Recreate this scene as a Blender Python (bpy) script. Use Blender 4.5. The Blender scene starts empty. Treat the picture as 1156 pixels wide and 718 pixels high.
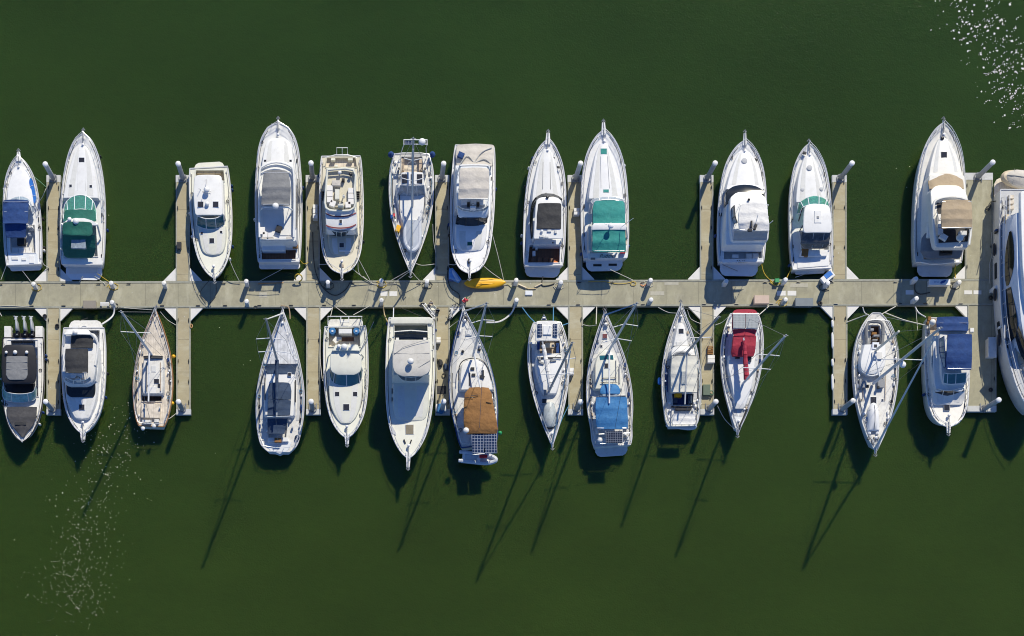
import bpy, math, random
from mathutils import Vector, noise
from mathutils.geometry import tessellate_polygon
random.seed(7)
R = math.radians
SC = bpy.context.scene
COL = SC.collection
# ------------------------------------------------------------------ camera point and image pixel coordinates
CAM_H = 150.0                       # drone height, metres
NAD = Vector((-12.75, -43.4))       # point on the water straight below the drone
def G(px, py): return Vector(((px-578)/12.0, (359-py)/12.0))
def W(px, py, h=0.0):               # world point from image pixel coordinates (at water level, 12 pixels to the metre) at height h
    g = G(px, py); f = (CAM_H-h)/CAM_H; p = NAD+(g-NAD)*f
    return Vector((p.x, p.y, h))
# ------------------------------------------------------------------ materials
MATS = {}
def nodes(name):
    m = bpy.data.materials.new(name); m.use_nodes = True
    nt = m.node_tree; b = nt.nodes['Principled BSDF']; return m, nt, b
def mat(name, col, rough=.5, var=.12, scale=1.5, bump=0.0, bscale=20, metal=0.0, spec=.5, coat=0.0, dirt=None, dscale=.7, damt=.5, stretch=None, trans=0.0):
    if name in MATS: return MATS[name]
    m, nt, b = nodes(name); N = nt.nodes; L = nt.links
    tc = N.new('ShaderNodeTexCoord')
    mp = N.new('ShaderNodeMapping'); L.new(tc.outputs['Object'], mp.inputs[0])
    if stretch: mp.inputs['Scale'].default_value = stretch
    n1 = N.new('ShaderNodeTexNoise'); n1.inputs['Scale'].default_value = scale; n1.inputs['Detail'].default_value = 6; n1.inputs['Roughness'].default_value = .65
    L.new(mp.outputs[0], n1.inputs['Vector'])
    cr = N.new('ShaderNodeValToRGB'); L.new(n1.outputs['Fac'], cr.inputs[0])
    cr.color_ramp.elements[0].position = .3; cr.color_ramp.elements[1].position = .7
    lo = [max(0, c*(1-var)) for c in col]; hi = [min(1, c*(1+var*.6)) for c in col]
    cr.color_ramp.elements[0].color = (*lo, 1); cr.color_ramp.elements[1].color = (*hi, 1)
    out = cr.outputs[0]
    if dirt:
        n2 = N.new('ShaderNodeTexNoise'); n2.inputs['Scale'].default_value = dscale; n2.inputs['Detail'].default_value = 8; n2.inputs['Roughness'].default_value = .75
        L.new(tc.outputs['Object'], n2.inputs['Vector'])
        r2 = N.new('ShaderNodeMapRange'); r2.inputs[1].default_value = .5; r2.inputs[2].default_value = .75; r2.inputs[4].default_value = damt
        L.new(n2.outputs['Fac'], r2.inputs[0])
        mx = N.new('ShaderNodeMix'); mx.data_type = 'RGBA'; L.new(r2.outputs[0], mx.inputs[0]); L.new(out, mx.inputs[6]); mx.inputs[7].default_value = (*dirt, 1)
        out = mx.outputs[2]
    L.new(out, b.inputs['Base Color'])
    b.inputs['Roughness'].default_value = rough; b.inputs['Metallic'].default_value = metal
    b.inputs['Specular IOR Level'].default_value = spec; b.inputs['Coat Weight'].default_value = coat
    if trans: b.inputs['Transmission Weight'].default_value = trans
    if bump:
        n3 = N.new('ShaderNodeTexNoise'); n3.inputs['Scale'].default_value = bscale; n3.inputs['Detail'].default_value = 4
        L.new(tc.outputs['Object'], n3.inputs['Vector'])
        bp = N.new('ShaderNodeBump'); bp.inputs['Strength'].default_value = bump; bp.inputs['Distance'].default_value = .10 if 'canvas' in name else .03; n3.inputs['Scale'].default_value = 2.2 if 'canvas' in name else bscale; n3.inputs['Detail'].default_value = 2 if 'canvas' in name else 4
        L.new(n3.outputs['Fac'], bp.inputs['Height']); L.new(bp.outputs[0], b.inputs['Normal'])
    MATS[name] = m; return m
def planks(name, col, seam, width=.12, axis='X', rough=.6, wear=.25):
    if name in MATS: return MATS[name]
    m, nt, b = nodes(name); N = nt.nodes; L = nt.links
    tc = N.new('ShaderNodeTexCoord'); sp = N.new('ShaderNodeSeparateXYZ'); L.new(tc.outputs['Object'], sp.inputs[0])
    md = N.new('ShaderNodeMath'); md.operation = 'WRAP'; md.inputs[1].default_value = 0; md.inputs[2].default_value = width
    L.new(sp.outputs[axis], md.inputs[0])
    lt = N.new('ShaderNodeMath'); lt.operation = 'LESS_THAN'; lt.inputs[1].default_value = width*.14; L.new(md.outputs[0], lt.inputs[0])
    n = N.new('ShaderNodeTexNoise'); n.inputs['Scale'].default_value = 2.5; n.inputs['Detail'].default_value = 8; L.new(tc.outputs['Object'], n.inputs['Vector'])
    cr = N.new('ShaderNodeValToRGB'); L.new(n.outputs['Fac'], cr.inputs[0]); cr.color_ramp.elements[0].position = .3; cr.color_ramp.elements[1].position = .7
    cr.color_ramp.elements[0].color = (*[c*(1-wear) for c in col], 1); cr.color_ramp.elements[1].color = (*[min(1, c*(1+wear)) for c in col], 1)
    mx = N.new('ShaderNodeMix'); mx.data_type = 'RGBA'; L.new(lt.outputs[0], mx.inputs[0]); L.new(cr.outputs[0], mx.inputs[6]); mx.inputs[7].default_value = (*seam, 1)
    L.new(mx.outputs[2], b.inputs['Base Color']); b.inputs['Roughness'].default_value = rough
    MATS[name] = m; return m
def cells(name, cell, line, w=.32, h=.32):
    if name in MATS: return MATS[name]
    m, nt, b = nodes(name); N = nt.nodes; L = nt.links
    tc = N.new('ShaderNodeTexCoord'); br = N.new('ShaderNodeTexBrick'); L.new(tc.outputs['Object'], br.inputs['Vector'])
    br.offset = 0; br.inputs['Scale'].default_value = 1; br.inputs['Brick Width'].default_value = w; br.inputs['Row Height'].default_value = h
    br.inputs['Mortar Size'].default_value = .02; br.inputs['Color1'].default_value = (*cell, 1); br.inputs['Color2'].default_value = (*[c*1.2 for c in cell], 1); br.inputs['Mortar'].default_value = (*line, 1)
    L.new(br.outputs['Color'], b.inputs['Base Color']); b.inputs['Roughness'].default_value = .2
    MATS[name] = m; return m
white = mat('gelcoat_white', (.78, .78, .76), .32, .06, 1.2, dirt=(.48, .46, .40), dscale=1.3, damt=.4, bump=.05, bscale=6)
cool = mat('gelcoat_cool', (.74, .77, .80), .3, .05, 1.2, dirt=(.5, .5, .48), dscale=1.3, damt=.2)
cream = mat('gelcoat_cream', (.69, .69, .60), .38, .06, 1.0, dirt=(.46, .44, .36), dscale=1.3, damt=.4, bump=.05, bscale=6)
beige = mat('gelcoat_beige', (.60, .56, .44), .45, .08, 1.4, dirt=(.38, .34, .26), dscale=1.3, damt=.35)
weather = mat('weathered_deck', (.68, .67, .63), .6, .14, 2.6, dirt=(.25, .23, .2), dscale=2.4, damt=.55, bump=.15, bscale=14)
nonskid = mat('nonskid_deck', (.70, .70, .675), .7, .05, 2.2, bump=.25, bscale=60, dirt=(.5, .48, .43), dscale=1.2, damt=.25)
greyskid = mat('grey_nonskid_deck', (.50, .51, .52), .7, .07, 2.2, bump=.25, bscale=60, dirt=(.33, .32, .3), dscale=1.8, damt=.4)
liner = mat('cockpit_liner', (.62, .62, .60), .5, .08, 2.5, dirt=(.35, .34, .31), dscale=2.2, damt=.45)
vinyl = mat('white_vinyl', (.76, .74, .70), .55, .05, 3)
tanvin = mat('tan_vinyl', (.55, .46, .33), .55, .08, 3)
blackv = mat('black_canvas', (.030, .031, .034), .8, .25, 2.2, bump=.6, bscale=7, dirt=(.09, .09, .09), dscale=1.5, damt=.4)
greyv = mat('grey_canvas', (.20, .205, .21), .85, .14, 2.0, bump=.5, bscale=6, dirt=(.3, .3, .3), dscale=1.4, damt=.4)
lightgreyv = mat('pale_grey_canvas', (.42, .42, .41), .85, .14, 2.0, bump=.5, bscale=6, dirt=(.56, .55, .52), dscale=1.2, damt=.5)
navyv = mat('navy_canvas', (.010, .045, .17), .85, .2, 2.4, bump=.6, bscale=7, dirt=(.025, .09, .25), dscale=1.7, damt=.5)
steelv = mat('slate_blue_canvas', (.03, .055, .105), .85, .2, 2.4, bump=.6, bscale=7, dirt=(.06, .09, .14), dscale=1.7, damt=.5)
bluev = mat('azure_canvas', (.028, .155, .37), .8, .14, 2.2, bump=.6, bscale=6, dirt=(.10, .28, .48), dscale=1.7, damt=.6)
tealv = mat('teal_canvas', (.025, .25, .22), .8, .12, 2.2, bump=.6, bscale=5, dirt=(.07, .36, .33), dscale=1.5, damt=.6)
greenv = mat('green_canvas', (.006, .115, .085), .8, .2, 2.2, bump=.5, bscale=6, dirt=(.02, .16, .12), dscale=1.5, damt=.5)
redv = mat('crimson_canvas', (.34, .02, .045), .8, .16, 2.4, bump=.6, bscale=7, dirt=(.4, .05, .08), dscale=1.7, damt=.5)
tanv = mat('tan_canvas', (.40, .31, .20), .85, .1, 2.0, bump=.5, bscale=6, dirt=(.47, .38, .27), dscale=1.4, damt=.5)
sandv = mat('sand_canvas', (.56, .52, .46), .85, .1, 2.0, bump=.6, bscale=5, dirt=(.42, .39, .33), dscale=1.6, damt=.5)
brownv = mat('brown_canvas', (.27, .13, .038), .85, .18, 2.2, bump=.8, bscale=5, dirt=(.18, .085, .03), dscale=1.9, damt=.6)
whitev = mat('white_canvas', (.72, .71, .68), .85, .08, 2.2, bump=.7, bscale=6, dirt=(.5, .49, .45), dscale=1.9, damt=.35)
glass = mat('dark_glass', (.012, .016, .02), .08, .3, 1.5, spec=.6)
greenglass = mat('green_glass', (.22, .62, .48), .06, .25, 2.2, trans=.75)
tealglass = mat('teal_glass', (.02, .12, .15), .08, .3, 2.2, spec=.6)
clearvin = mat('clear_vinyl_window', (.30, .36, .42), .18, .45, 3.5, spec=.6)
smoke = mat('smoked_hatch', (.035, .035, .04), .12, .3, 3, spec=.6)
steel = mat('stainless', (.72, .72, .72), .3, .05, 3, metal=.3)
alu = mat('painted_spar', (.68, .69, .70), .4, .06, 2)
greyalu = mat('grey_spar', (.36, .38, .40), .45, .1, 2)
black = mat('black_plastic', (.018, .018, .02), .4, .3, 3)
grey = mat('grey_plastic', (.25, .26, .27), .5, .15, 3)
ropew = mat('rope_white', (.60, .58, .50), .9, .2, 8)
ropey = mat('rope_yellow', (.58, .40, .04), .9, .2, 8)
ropeb = mat('rope_blue', (.09, .27, .45), .9, .2, 8)
roped = mat('hose_dark', (.05, .05, .045), .7, .3, 8)
teak = planks('teak_planks', (.46, .36, .26), (.25, .19, .13), .14)
palet = planks('bleached_teak', (.64, .57, .47), (.46, .40, .32), .16)
dteak = planks('brown_teak', (.15, .07, .035), (.05, .025, .015), .14)
lines = planks('striped_deck', (.60, .61, .62), (.42, .43, .45), .30)
solar = cells('solar_cells', (.010, .022, .06), (.30, .33, .40), .26, .26)
greysolar = cells('pale_solar_cells', (.26, .28, .28), (.42, .44, .44), .12, .16)
orange = mat('orange_plastic', (.7, .18, .02), .5)
yellow = mat('yellow_plastic', (.80, .42, .006), .4, .08, 1.5, dirt=(.66, .34, .02), dscale=1.2, damt=.5, bump=.1, bscale=5)
bluep = mat('blue_plastic', (.03, .17, .55), .35, .15, 2)
redp = mat('red_plastic', (.6, .03, .04), .5)
greenp = mat('green_plastic', (.02, .3, .1), .5)
rubber = mat('inflatable_grey', (.52, .55, .60), .5, .07, 2, dirt=(.36, .38, .4), dscale=1.6, damt=.4)
shadeg = mat('seam_grey', (.15, .15, .15), .7, .2, 3)  # grey for the shadow line of the gunwale groove
# ------------------------------------------------------------------ geometry store
def catmull(pts, n):
    if n <= 1 or len(pts) < 3: return list(pts)
    out = []; P = [pts[0]]+list(pts)+[pts[-1]]
    for i in range(1, len(P)-2):
        a, b, c, d = P[i-1], P[i], P[i+1], P[i+2]
        for k in range(n):
            t = k/n
            out.append(tuple(.5*((2*b[j])+(-a[j]+c[j])*t+(2*a[j]-5*b[j]+4*c[j]-d[j])*t*t+(-a[j]+3*b[j]-3*c[j]+d[j])*t**3) for j in range(len(b))))
    out.append(tuple(pts[-1])); return out
SPLIT = {'handrail', 'deck_seam', 'antenna', 'arch_leg', 'hardtop_leg', 'hardtop_post', 'dodger_post', 'awning_post', 'bimini_post', 'outrigger', 'spare_pole', 'deck_tube', 'traveller', 'roof_seam', 'skylight_bar', 'solar_rail', 'cover_fold', 'enclosure_seam', 'stair_rail', 'tent_bow'}
class M:
    def __init__(s): s.v = []; s.f = []
    def add(s, vs, fs):
        o = len(s.v); s.v += [Vector(v) for v in vs]; s.f += [tuple(i+o for i in f) for f in fs]
    def prism(s, top, z0, flare=0.0, bev=0.0):     # top: world points, any z each
        n = len(top); c = sum((Vector(p) for p in top), Vector())/n
        if sum((top[i][0]*top[(i+1) % n][1]-top[(i+1) % n][0]*top[i][1]) for i in range(n)) < 0: top = top[::-1]
        def out(p, d):
            q = Vector(p); w = (q-c); w.z = 0; l = w.length or 1; return q+w/l*d
        rings = []
        if bev: rings = [[out(p, -bev) for p in top], [Vector(p)-Vector((0, 0, bev*.8)) for p in top]]
        else: rings = [[Vector(p) for p in top]]
        rings.append([Vector((out(p, flare).x, out(p, flare).y, z0)) for p in top])
        vs = [v for r in rings for v in r]; fs = [tuple(range(n))]
        for k in range(len(rings)-1):
            for i in range(n):
                j = (i+1) % n; fs.append((k*n+i, (k+1)*n+i, (k+1)*n+j, k*n+j))
        fs.append(tuple(range((len(rings)-1)*n+n-1, (len(rings)-1)*n-1, -1)))
        s.add(vs, fs)
    def tube(s, pts, r, n=6, r2=None):
        pts = [Vector(p) for p in pts]; rings = []
        for i, p in enumerate(pts):
            d = (pts[min(i+1, len(pts)-1)]-pts[max(i-1, 0)])
            if d.length < 1e-6: d = Vector((0, 0, 1))
            d.normalize(); a = d.cross(Vector((0, 0, 1)))
            if a.length < .05: a = d.cross(Vector((0, 1, 0)))
            a.normalize(); b = d.cross(a)
            rr = r if r2 is None else r+(r2-r)*i/(len(pts)-1)
            rings.append([p+(a*math.cos(2*math.pi*k/n)+b*math.sin(2*math.pi*k/n))*rr for k in range(n)])
        fs = []
        for i in range(len(rings)-1):
            for k in range(n):
                fs.append((i*n+k, i*n+(k+1) % n, (i+1)*n+(k+1) % n, (i+1)*n+k))
        fs.append(tuple(range(n-1, -1, -1))); fs.append(tuple(range((len(rings)-1)*n, len(rings)*n)))
        s.add([v for r_ in rings for v in r_], fs)
    def lathe(s, c, prof, n=12, axis=None):        # prof: (radius, height) pairs
        c = Vector(c); vs = []; fs = []
        for (r, h) in prof:
            for k in range(n):
                a = 2*math.pi*k/n; vs.append(c+Vector((math.cos(a)*r, math.sin(a)*r, h)))
        for i in range(len(prof)-1):
            for k in range(n): fs.append((i*n+k, i*n+(k+1) % n, (i+1)*n+(k+1) % n, (i+1)*n+k))
        fs.append(tuple(range(n-1, -1, -1))); fs.append(tuple(range((len(prof)-1)*n, len(prof)*n)))
        s.add(vs, fs)
    def sphere(s, c, r, sq=1.0): s.lathe(c, [(r*math.cos(a), r*math.sin(a)*sq) for a in [R(x) for x in (-88, -60, -30, 0, 30, 60, 88)]], 10)
    def blob(s, a, b, r, n=8):                     # capsule from a to b
        a = Vector(a); b = Vector(b); prof = [(0, .15), (.06, .6), (.18, .95), (.5, 1), (.82, .95), (.94, .6), (1, .15)]
        d = (b-a).normalized(); u = d.cross(Vector((0, 0, 1)));
        if u.length < .05: u = Vector((1, 0, 0))
        u.normalize(); w = d.cross(u); vs = []; fs = []
        for (t, q) in prof:
            for k in range(n): vs.append(a.lerp(b, t)+(u*math.cos(2*math.pi*k/n)+w*math.sin(2*math.pi*k/n))*r*q)
        for i in range(len(prof)-1):
            for k in range(n): fs.append((i*n+k, i*n+(k+1) % n, (i+1)*n+(k+1) % n, (i+1)*n+k))
        fs.append(tuple(range(n-1, -1, -1))); fs.append(tuple(range((len(prof)-1)*n, len(prof)*n)))
        s.add(vs, fs)
def build(name, m, material, parent=None, org=Vector(), smooth=True, label=None):
    me = bpy.data.meshes.new(name)
    me.from_pydata([tuple(v-org) for v in m.v], [], m.f); me.validate()
    me.materials.append(material)
    import bmesh
    bm = bmesh.new(); bm.from_mesh(me); bmesh.ops.recalc_face_normals(bm, faces=bm.faces); bm.to_mesh(me); bm.free()
    if smooth:
        me.polygons.foreach_set('use_smooth', [True]*len(me.polygons)); me.set_sharp_from_angle(angle=R(38))
    o = bpy.data.objects.new(name, me); COL.objects.link(o)
    if parent is not None: o.parent = parent
    else: o.location = org
    if label: o['label'] = label
    return o
def tag(o, label=None, cat=None, group=None, kind=None):
    if label: o['label'] = label
    if cat: o['category'] = cat
    if group: o['group'] = group
    if kind: o['kind'] = kind
    return o
def solo(name, m, material, label, cat, group=None, org=None):
    org = org if org is not None else Vector(m.v[0]); 
    return tag(build(name, m, material, None, org), label, cat, group)
CRUISER = [(0, .03), (.012, .13), (.035, .27), (.07, .42), (.12, .58), (.18, .72), (.25, .825), (.34, .91), (.45, .965), (.6, 1), (.78, 1), (.9, .97), (1, .92)]
BLUNT = [(0, .06), (.008, .20), (.03, .42), (.07, .61), (.12, .75), (.2, .87), (.3, .93), (.42, .98), (.6, 1), (.8, .97), (.93, .93), (1, .88)]
SAIL = [(0, .02), (.04, .12), (.1, .28), (.18, .46), (.28, .66), (.38, .82), (.5, .94), (.62, 1), (.74, .98), (.85, .9), (.94, .78), (1, .66)]
solard = cells('dark_solar_cells', (.012, .018, .035), (.16, .18, .22), .21, .21)
class Thing:
    panelmat = None
    def __init__(s, Z, name, label, cat, x, y, h=0.0, group=None):
        s.Z = Z; o = bpy.data.objects.new(name, None); COL.objects.link(o); s.root = o
        p = s.A(x, y, h); o.location = p; s.org = Vector(p); o.empty_display_size = .5; tag(o, label, cat, group)
        s.label = label
    def A(s, x, y, h=0.0):
        x0, y0, k = s.Z; return W(x0+x/k, y0+y/k, h)
    def px(s, d): return d/s.Z[2]/12.0
    def put(s, name, m, material, parent=None, label=None, smooth=True):
        if material in (white, cool):
            k = (len(s.label)*7+int(abs(s.org.x)*3)) % 5
            if k: material = WV[k-1] if material is white else CV[k-1]
        return build(name, m, material, parent or s.root, s.org, smooth, label)
    # --- shapes, all in pixel coordinates read off zoomed image crops
    def loft(s, name, st, z0, material, inset=.12, crown=.06, edge=.05, thick=None, rnd=(0, 0), n=1, sag=0, parent=None, label=None, wob=0.0, panel=True):
        st0 = st; st = catmull(st, n)
        if rnd[0] or rnd[1] or sag:
            ys = [q[0] for q in st]; ya, yb = ys[0], ys[-1]; sg = 1 if yb > ya else -1
            def at(y):
                for i in range(len(st)-1):
                    a, b = st[i], st[i+1]
                    if (y-a[0])*sg >= -1e-6 and (b[0]-y)*sg >= -1e-6:
                        t = (y-a[0])/((b[0]-a[0]) or 1); return [a[j]+(b[j]-a[j])*t for j in range(4)]
                return list(st[-1])
            smp = {}
            for q in st: smp[q[0]] = q
            ext = []
            for a in (0, 25, 50, 75):
                if rnd[0]: ext.append(ya+sg*rnd[0]*(1-math.cos(R(a))))
                if rnd[1]: ext.append(yb-sg*rnd[1]*(1-math.cos(R(a))))
            if sag:
                k = max(8, sag*4)
                for i in range(k+1): ext.append(ya+(yb-ya)*i/k)
            yy = sorted(set([q[0] for q in st]+ext), reverse=sg < 0); res = []
            for y in yy:
                q = at(y); sh = 0
                if rnd[0] and (y-ya)*sg < rnd[0]: d = rnd[0]-(y-ya)*sg; sh = rnd[0]-math.sqrt(max(0, rnd[0]**2-d*d))
                if rnd[1] and (yb-y)*sg < rnd[1]: d = rnd[1]-(yb-y)*sg; sh = max(sh, rnd[1]-math.sqrt(max(0, rnd[1]**2-d*d)))
                z = q[3]
                if sag: z -= .05*abs(math.sin(math.pi*sag*(y-ya)/(yb-ya)))
                res.append((y, q[1]+sh, q[2]-sh, z))
            st = res
        rings = []; ns = len(st); cy = (s.A(0, st[0][0]).y, s.A(0, st[-1][0]).y)
        for i, (y, xl, xr, z) in enumerate(st):
            L = s.A(xl, y, z); Rr = s.A(xr, y, z); w = max(.001, (Rr-L).length); e = min(.45, edge/w)
            zb = z0 if thick is None else z-thick
            ins = inset if thick is None else 0
            ey = 0
            if i == 0: ey = ins*(1 if cy[0] > cy[1] else -1)
            if i == ns-1: ey = ins*(-1 if cy[0] > cy[1] else 1)
            ring = [Vector((L.x-ins, L.y+ey, zb)), Vector((L.x, L.y, z-edge))]
            for f in (e, .25, .5, .75, 1-e):
                c = L.lerp(Rr, f); cz = crown*(1-(2*f-1)**2)
                wz = wob*noise.noise(c*1.7+s.org) if wob else 0
                ring.append(Vector((c.x, c.y, z+cz+wz)))
            ring += [Vector((Rr.x, Rr.y, z-edge)), Vector((Rr.x+ins, Rr.y+ey, zb))]
            rings.append(ring)
        k = len(rings[0]); fs = []
        for i in range(ns-1):
            for j in range(k-1): fs.append((i*k+j, i*k+j+1, (i+1)*k+j+1, (i+1)*k+j))
            fs.append((i*k+k-1, i*k, (i+1)*k, (i+1)*k+k-1))
        fs.append(tuple(range(k))); fs.append(tuple(range(ns*k-1, ns*k-k-1, -1)))
        m = M(); m.add([v for r in rings for v in r], fs)
        o = s.put(name, m, material, parent, label)
        if name in ('foredeck_trunk', 'trunk_cabin') and panel: s.trunkpanel(st0, crown, n, o, 0)
        return o
    def trunkpanel(s, st, crown, n, o, z_):
        st = catmull(st, n); L_ = len(st)
        if L_ < 4: return
        q = [(y, xl+(xr-xl)*.13, xr-(xr-xl)*.13, z+crown*.44+.012) for (y, xl, xr, z) in st[1:-1]]
        for (fa, fb) in ((0, .47), (.53, 1)):
            s.loft('nonskid_panel', [(y, xl+(xr-xl)*fa, xl+(xr-xl)*fb, z) for (y, xl, xr, z) in q], 0, s.panelmat, thick=.02, crown=crown*.25, edge=.01, parent=o)
    def canvas(s, name, st, material, ribs=2, crown=.14, thick=.05, rnd=(0, 0), parent=None, label=None): 
        return s.loft(name, st, 0, material, crown=crown, edge=.04, thick=thick, rnd=rnd, sag=ribs, parent=parent, label=label, wob=.05)
    def poly(s, name, pts, z0, z1, material, bev=.02, flare=0, n=1, parent=None, label=None):
        if n > 1: pts = catmull(list(pts)+[pts[0]], n)[:-1]
        m = M(); m.prism([s.A(p[0], p[1], z1) for p in pts], z0, flare, bev); return s.put(name, m, material, parent, label)
    def boxm(s, m, x, y, w, l, z0, z1, rot=0, bev=.02):
        c, sn = math.cos(R(rot)), math.sin(R(rot)); pts = []
        for a, b in ((-1, -1), (1, -1), (1, 1), (-1, 1)):
            u, v = a*w/2, b*l/2; pts.append(s.A(x+u*c-v*sn, y+u*sn+v*c, z1))
        m.prism(pts, z0, 0, bev)
    def box(s, name, x, y, w, l, z0, z1, material, rot=0, bev=.02, parent=None, label=None):
        m = M(); s.boxm(m, x, y, w, l, z0, z1, rot, bev); return s.put(name, m, material, parent, label)
    def boxes(s, name, lst, z0, z1, material, parent=None):
        for q in lst: m = M(); s.boxm(m, q[0], q[1], q[2], q[3], z0, z1, q[4] if len(q) > 4 else 0); o = s.put(name, m, material, parent)
        return o
    def tubes(s, name, paths, r, material, n=5, parent=None, sm=1):
        m = M()
        if name in SPLIT:
            for p in paths: m = M(); m.tube([s.A(*q) for q in catmull(p, sm)], r, n); o = s.put(name, m, material, parent)
            return o
        for p in paths: m.tube([s.A(*q) for q in catmull(p, sm)], r, n)
        return s.put(name, m, material, parent)
    def dome(s, name, x, y, h, r, material=None, sq=.7, parent=None):
        m = M(); c = s.A(x, y, h); m.lathe(c, [(r*.9, -r*.3), (r, 0)]+[(r*math.cos(R(a)), r*sq*math.sin(R(a))) for a in (25, 50, 75, 88)], 14)
        m.lathe(c, [(r*.3, -.35), (r*.3, 0)], 8)
        return s.put(name, m, material or white, parent)
    def hatch(s, x, y, w, l, z, material=None, rot=0, name='hatch'):
        f = s.box(name, x, y, w+3, l+3, z-.06, z+.02, cool, rot, .01); s.box('pane', x, y, w, l, z-.04, z+.045, material or smoke, rot, .01, parent=f); return f
    def strip(s, name, lo, up, material, th=.03, n=3, mull=0, frame=None, parent=None):
        A_ = [s.A(*q) for q in catmull(lo, n)]; B_ = [s.A(*q) for q in catmull(up, n)]; k = len(A_); m = M()
        c = sum(A_+B_, Vector())/(2*k); off = Vector((0, 0, -th))
        vs = A_+B_+[p+off for p in A_]+[p+off for p in B_]; fs = []
        for i in range(k-1):
            fs += [(i, i+1, k+i+1, k+i), (2*k+i, 3*k+i, 3*k+i+1, 2*k+i+1), (i, 2*k+i, 2*k+i+1, i+1), (k+i, k+i+1, 3*k+i+1, 3*k+i)]
        fs += [(0, k, 3*k, 2*k), (k-1, 3*k-1, 4*k-1, 2*k-1)]
        m.add(vs, fs); o = s.put(name, m, material, parent)
        if frame:
            fm = M(); fm.tube(A_, .035, 5); fm.tube(B_, .04, 5)
            for j in range(mull+1):
                i = round(j*(k-1)/max(1, mull)); fm.tube([A_[i]+Vector((0, 0, .02)), B_[i]+Vector((0, 0, .02))], .035, 5)
            s.put('window_frame', fm, frame, None if parent is not None else o) if parent is None else s.put('window_frame', fm, frame, parent)
        return o
WV = [mat('gelcoat_white_'+n, c, r_, .07, 1.0+i*.3, dirt=d, dscale=1+.4*i, damt=a, bump=.06, bscale=6) for i, (n, c, r_, d, a) in enumerate((('chalky', (.72, .725, .72), .6, (.46, .45, .41), .5), ('yellowed', (.76, .745, .69), .4, (.5, .46, .36), .45), ('clean', (.80, .80, .79), .25, (.6, .58, .54), .3), ('grimy', (.72, .715, .69), .5, (.38, .37, .33), .55)))]
CV = [mat('gelcoat_cool_'+n, c, r_, .07, 1.0+i*.3, dirt=d, dscale=1+.4*i, damt=a, bump=.06, bscale=6) for i, (n, c, r_, d, a) in enumerate((('chalky', (.66, .69, .71), .6, (.42, .42, .41), .5), ('yellowed', (.70, .70, .68), .4, (.46, .44, .38), .45), ('clean', (.75, .78, .80), .25, (.55, .55, .54), .3), ('grimy', (.65, .66, .66), .5, (.36, .36, .34), .55)))]
Thing.panelmat = mat('foredeck_nonskid', (.66, .66, .63), .75, .05, 2.5, bump=.25, bscale=60, dirt=(.42, .41, .36), dscale=1.8, damt=.4)
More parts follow.
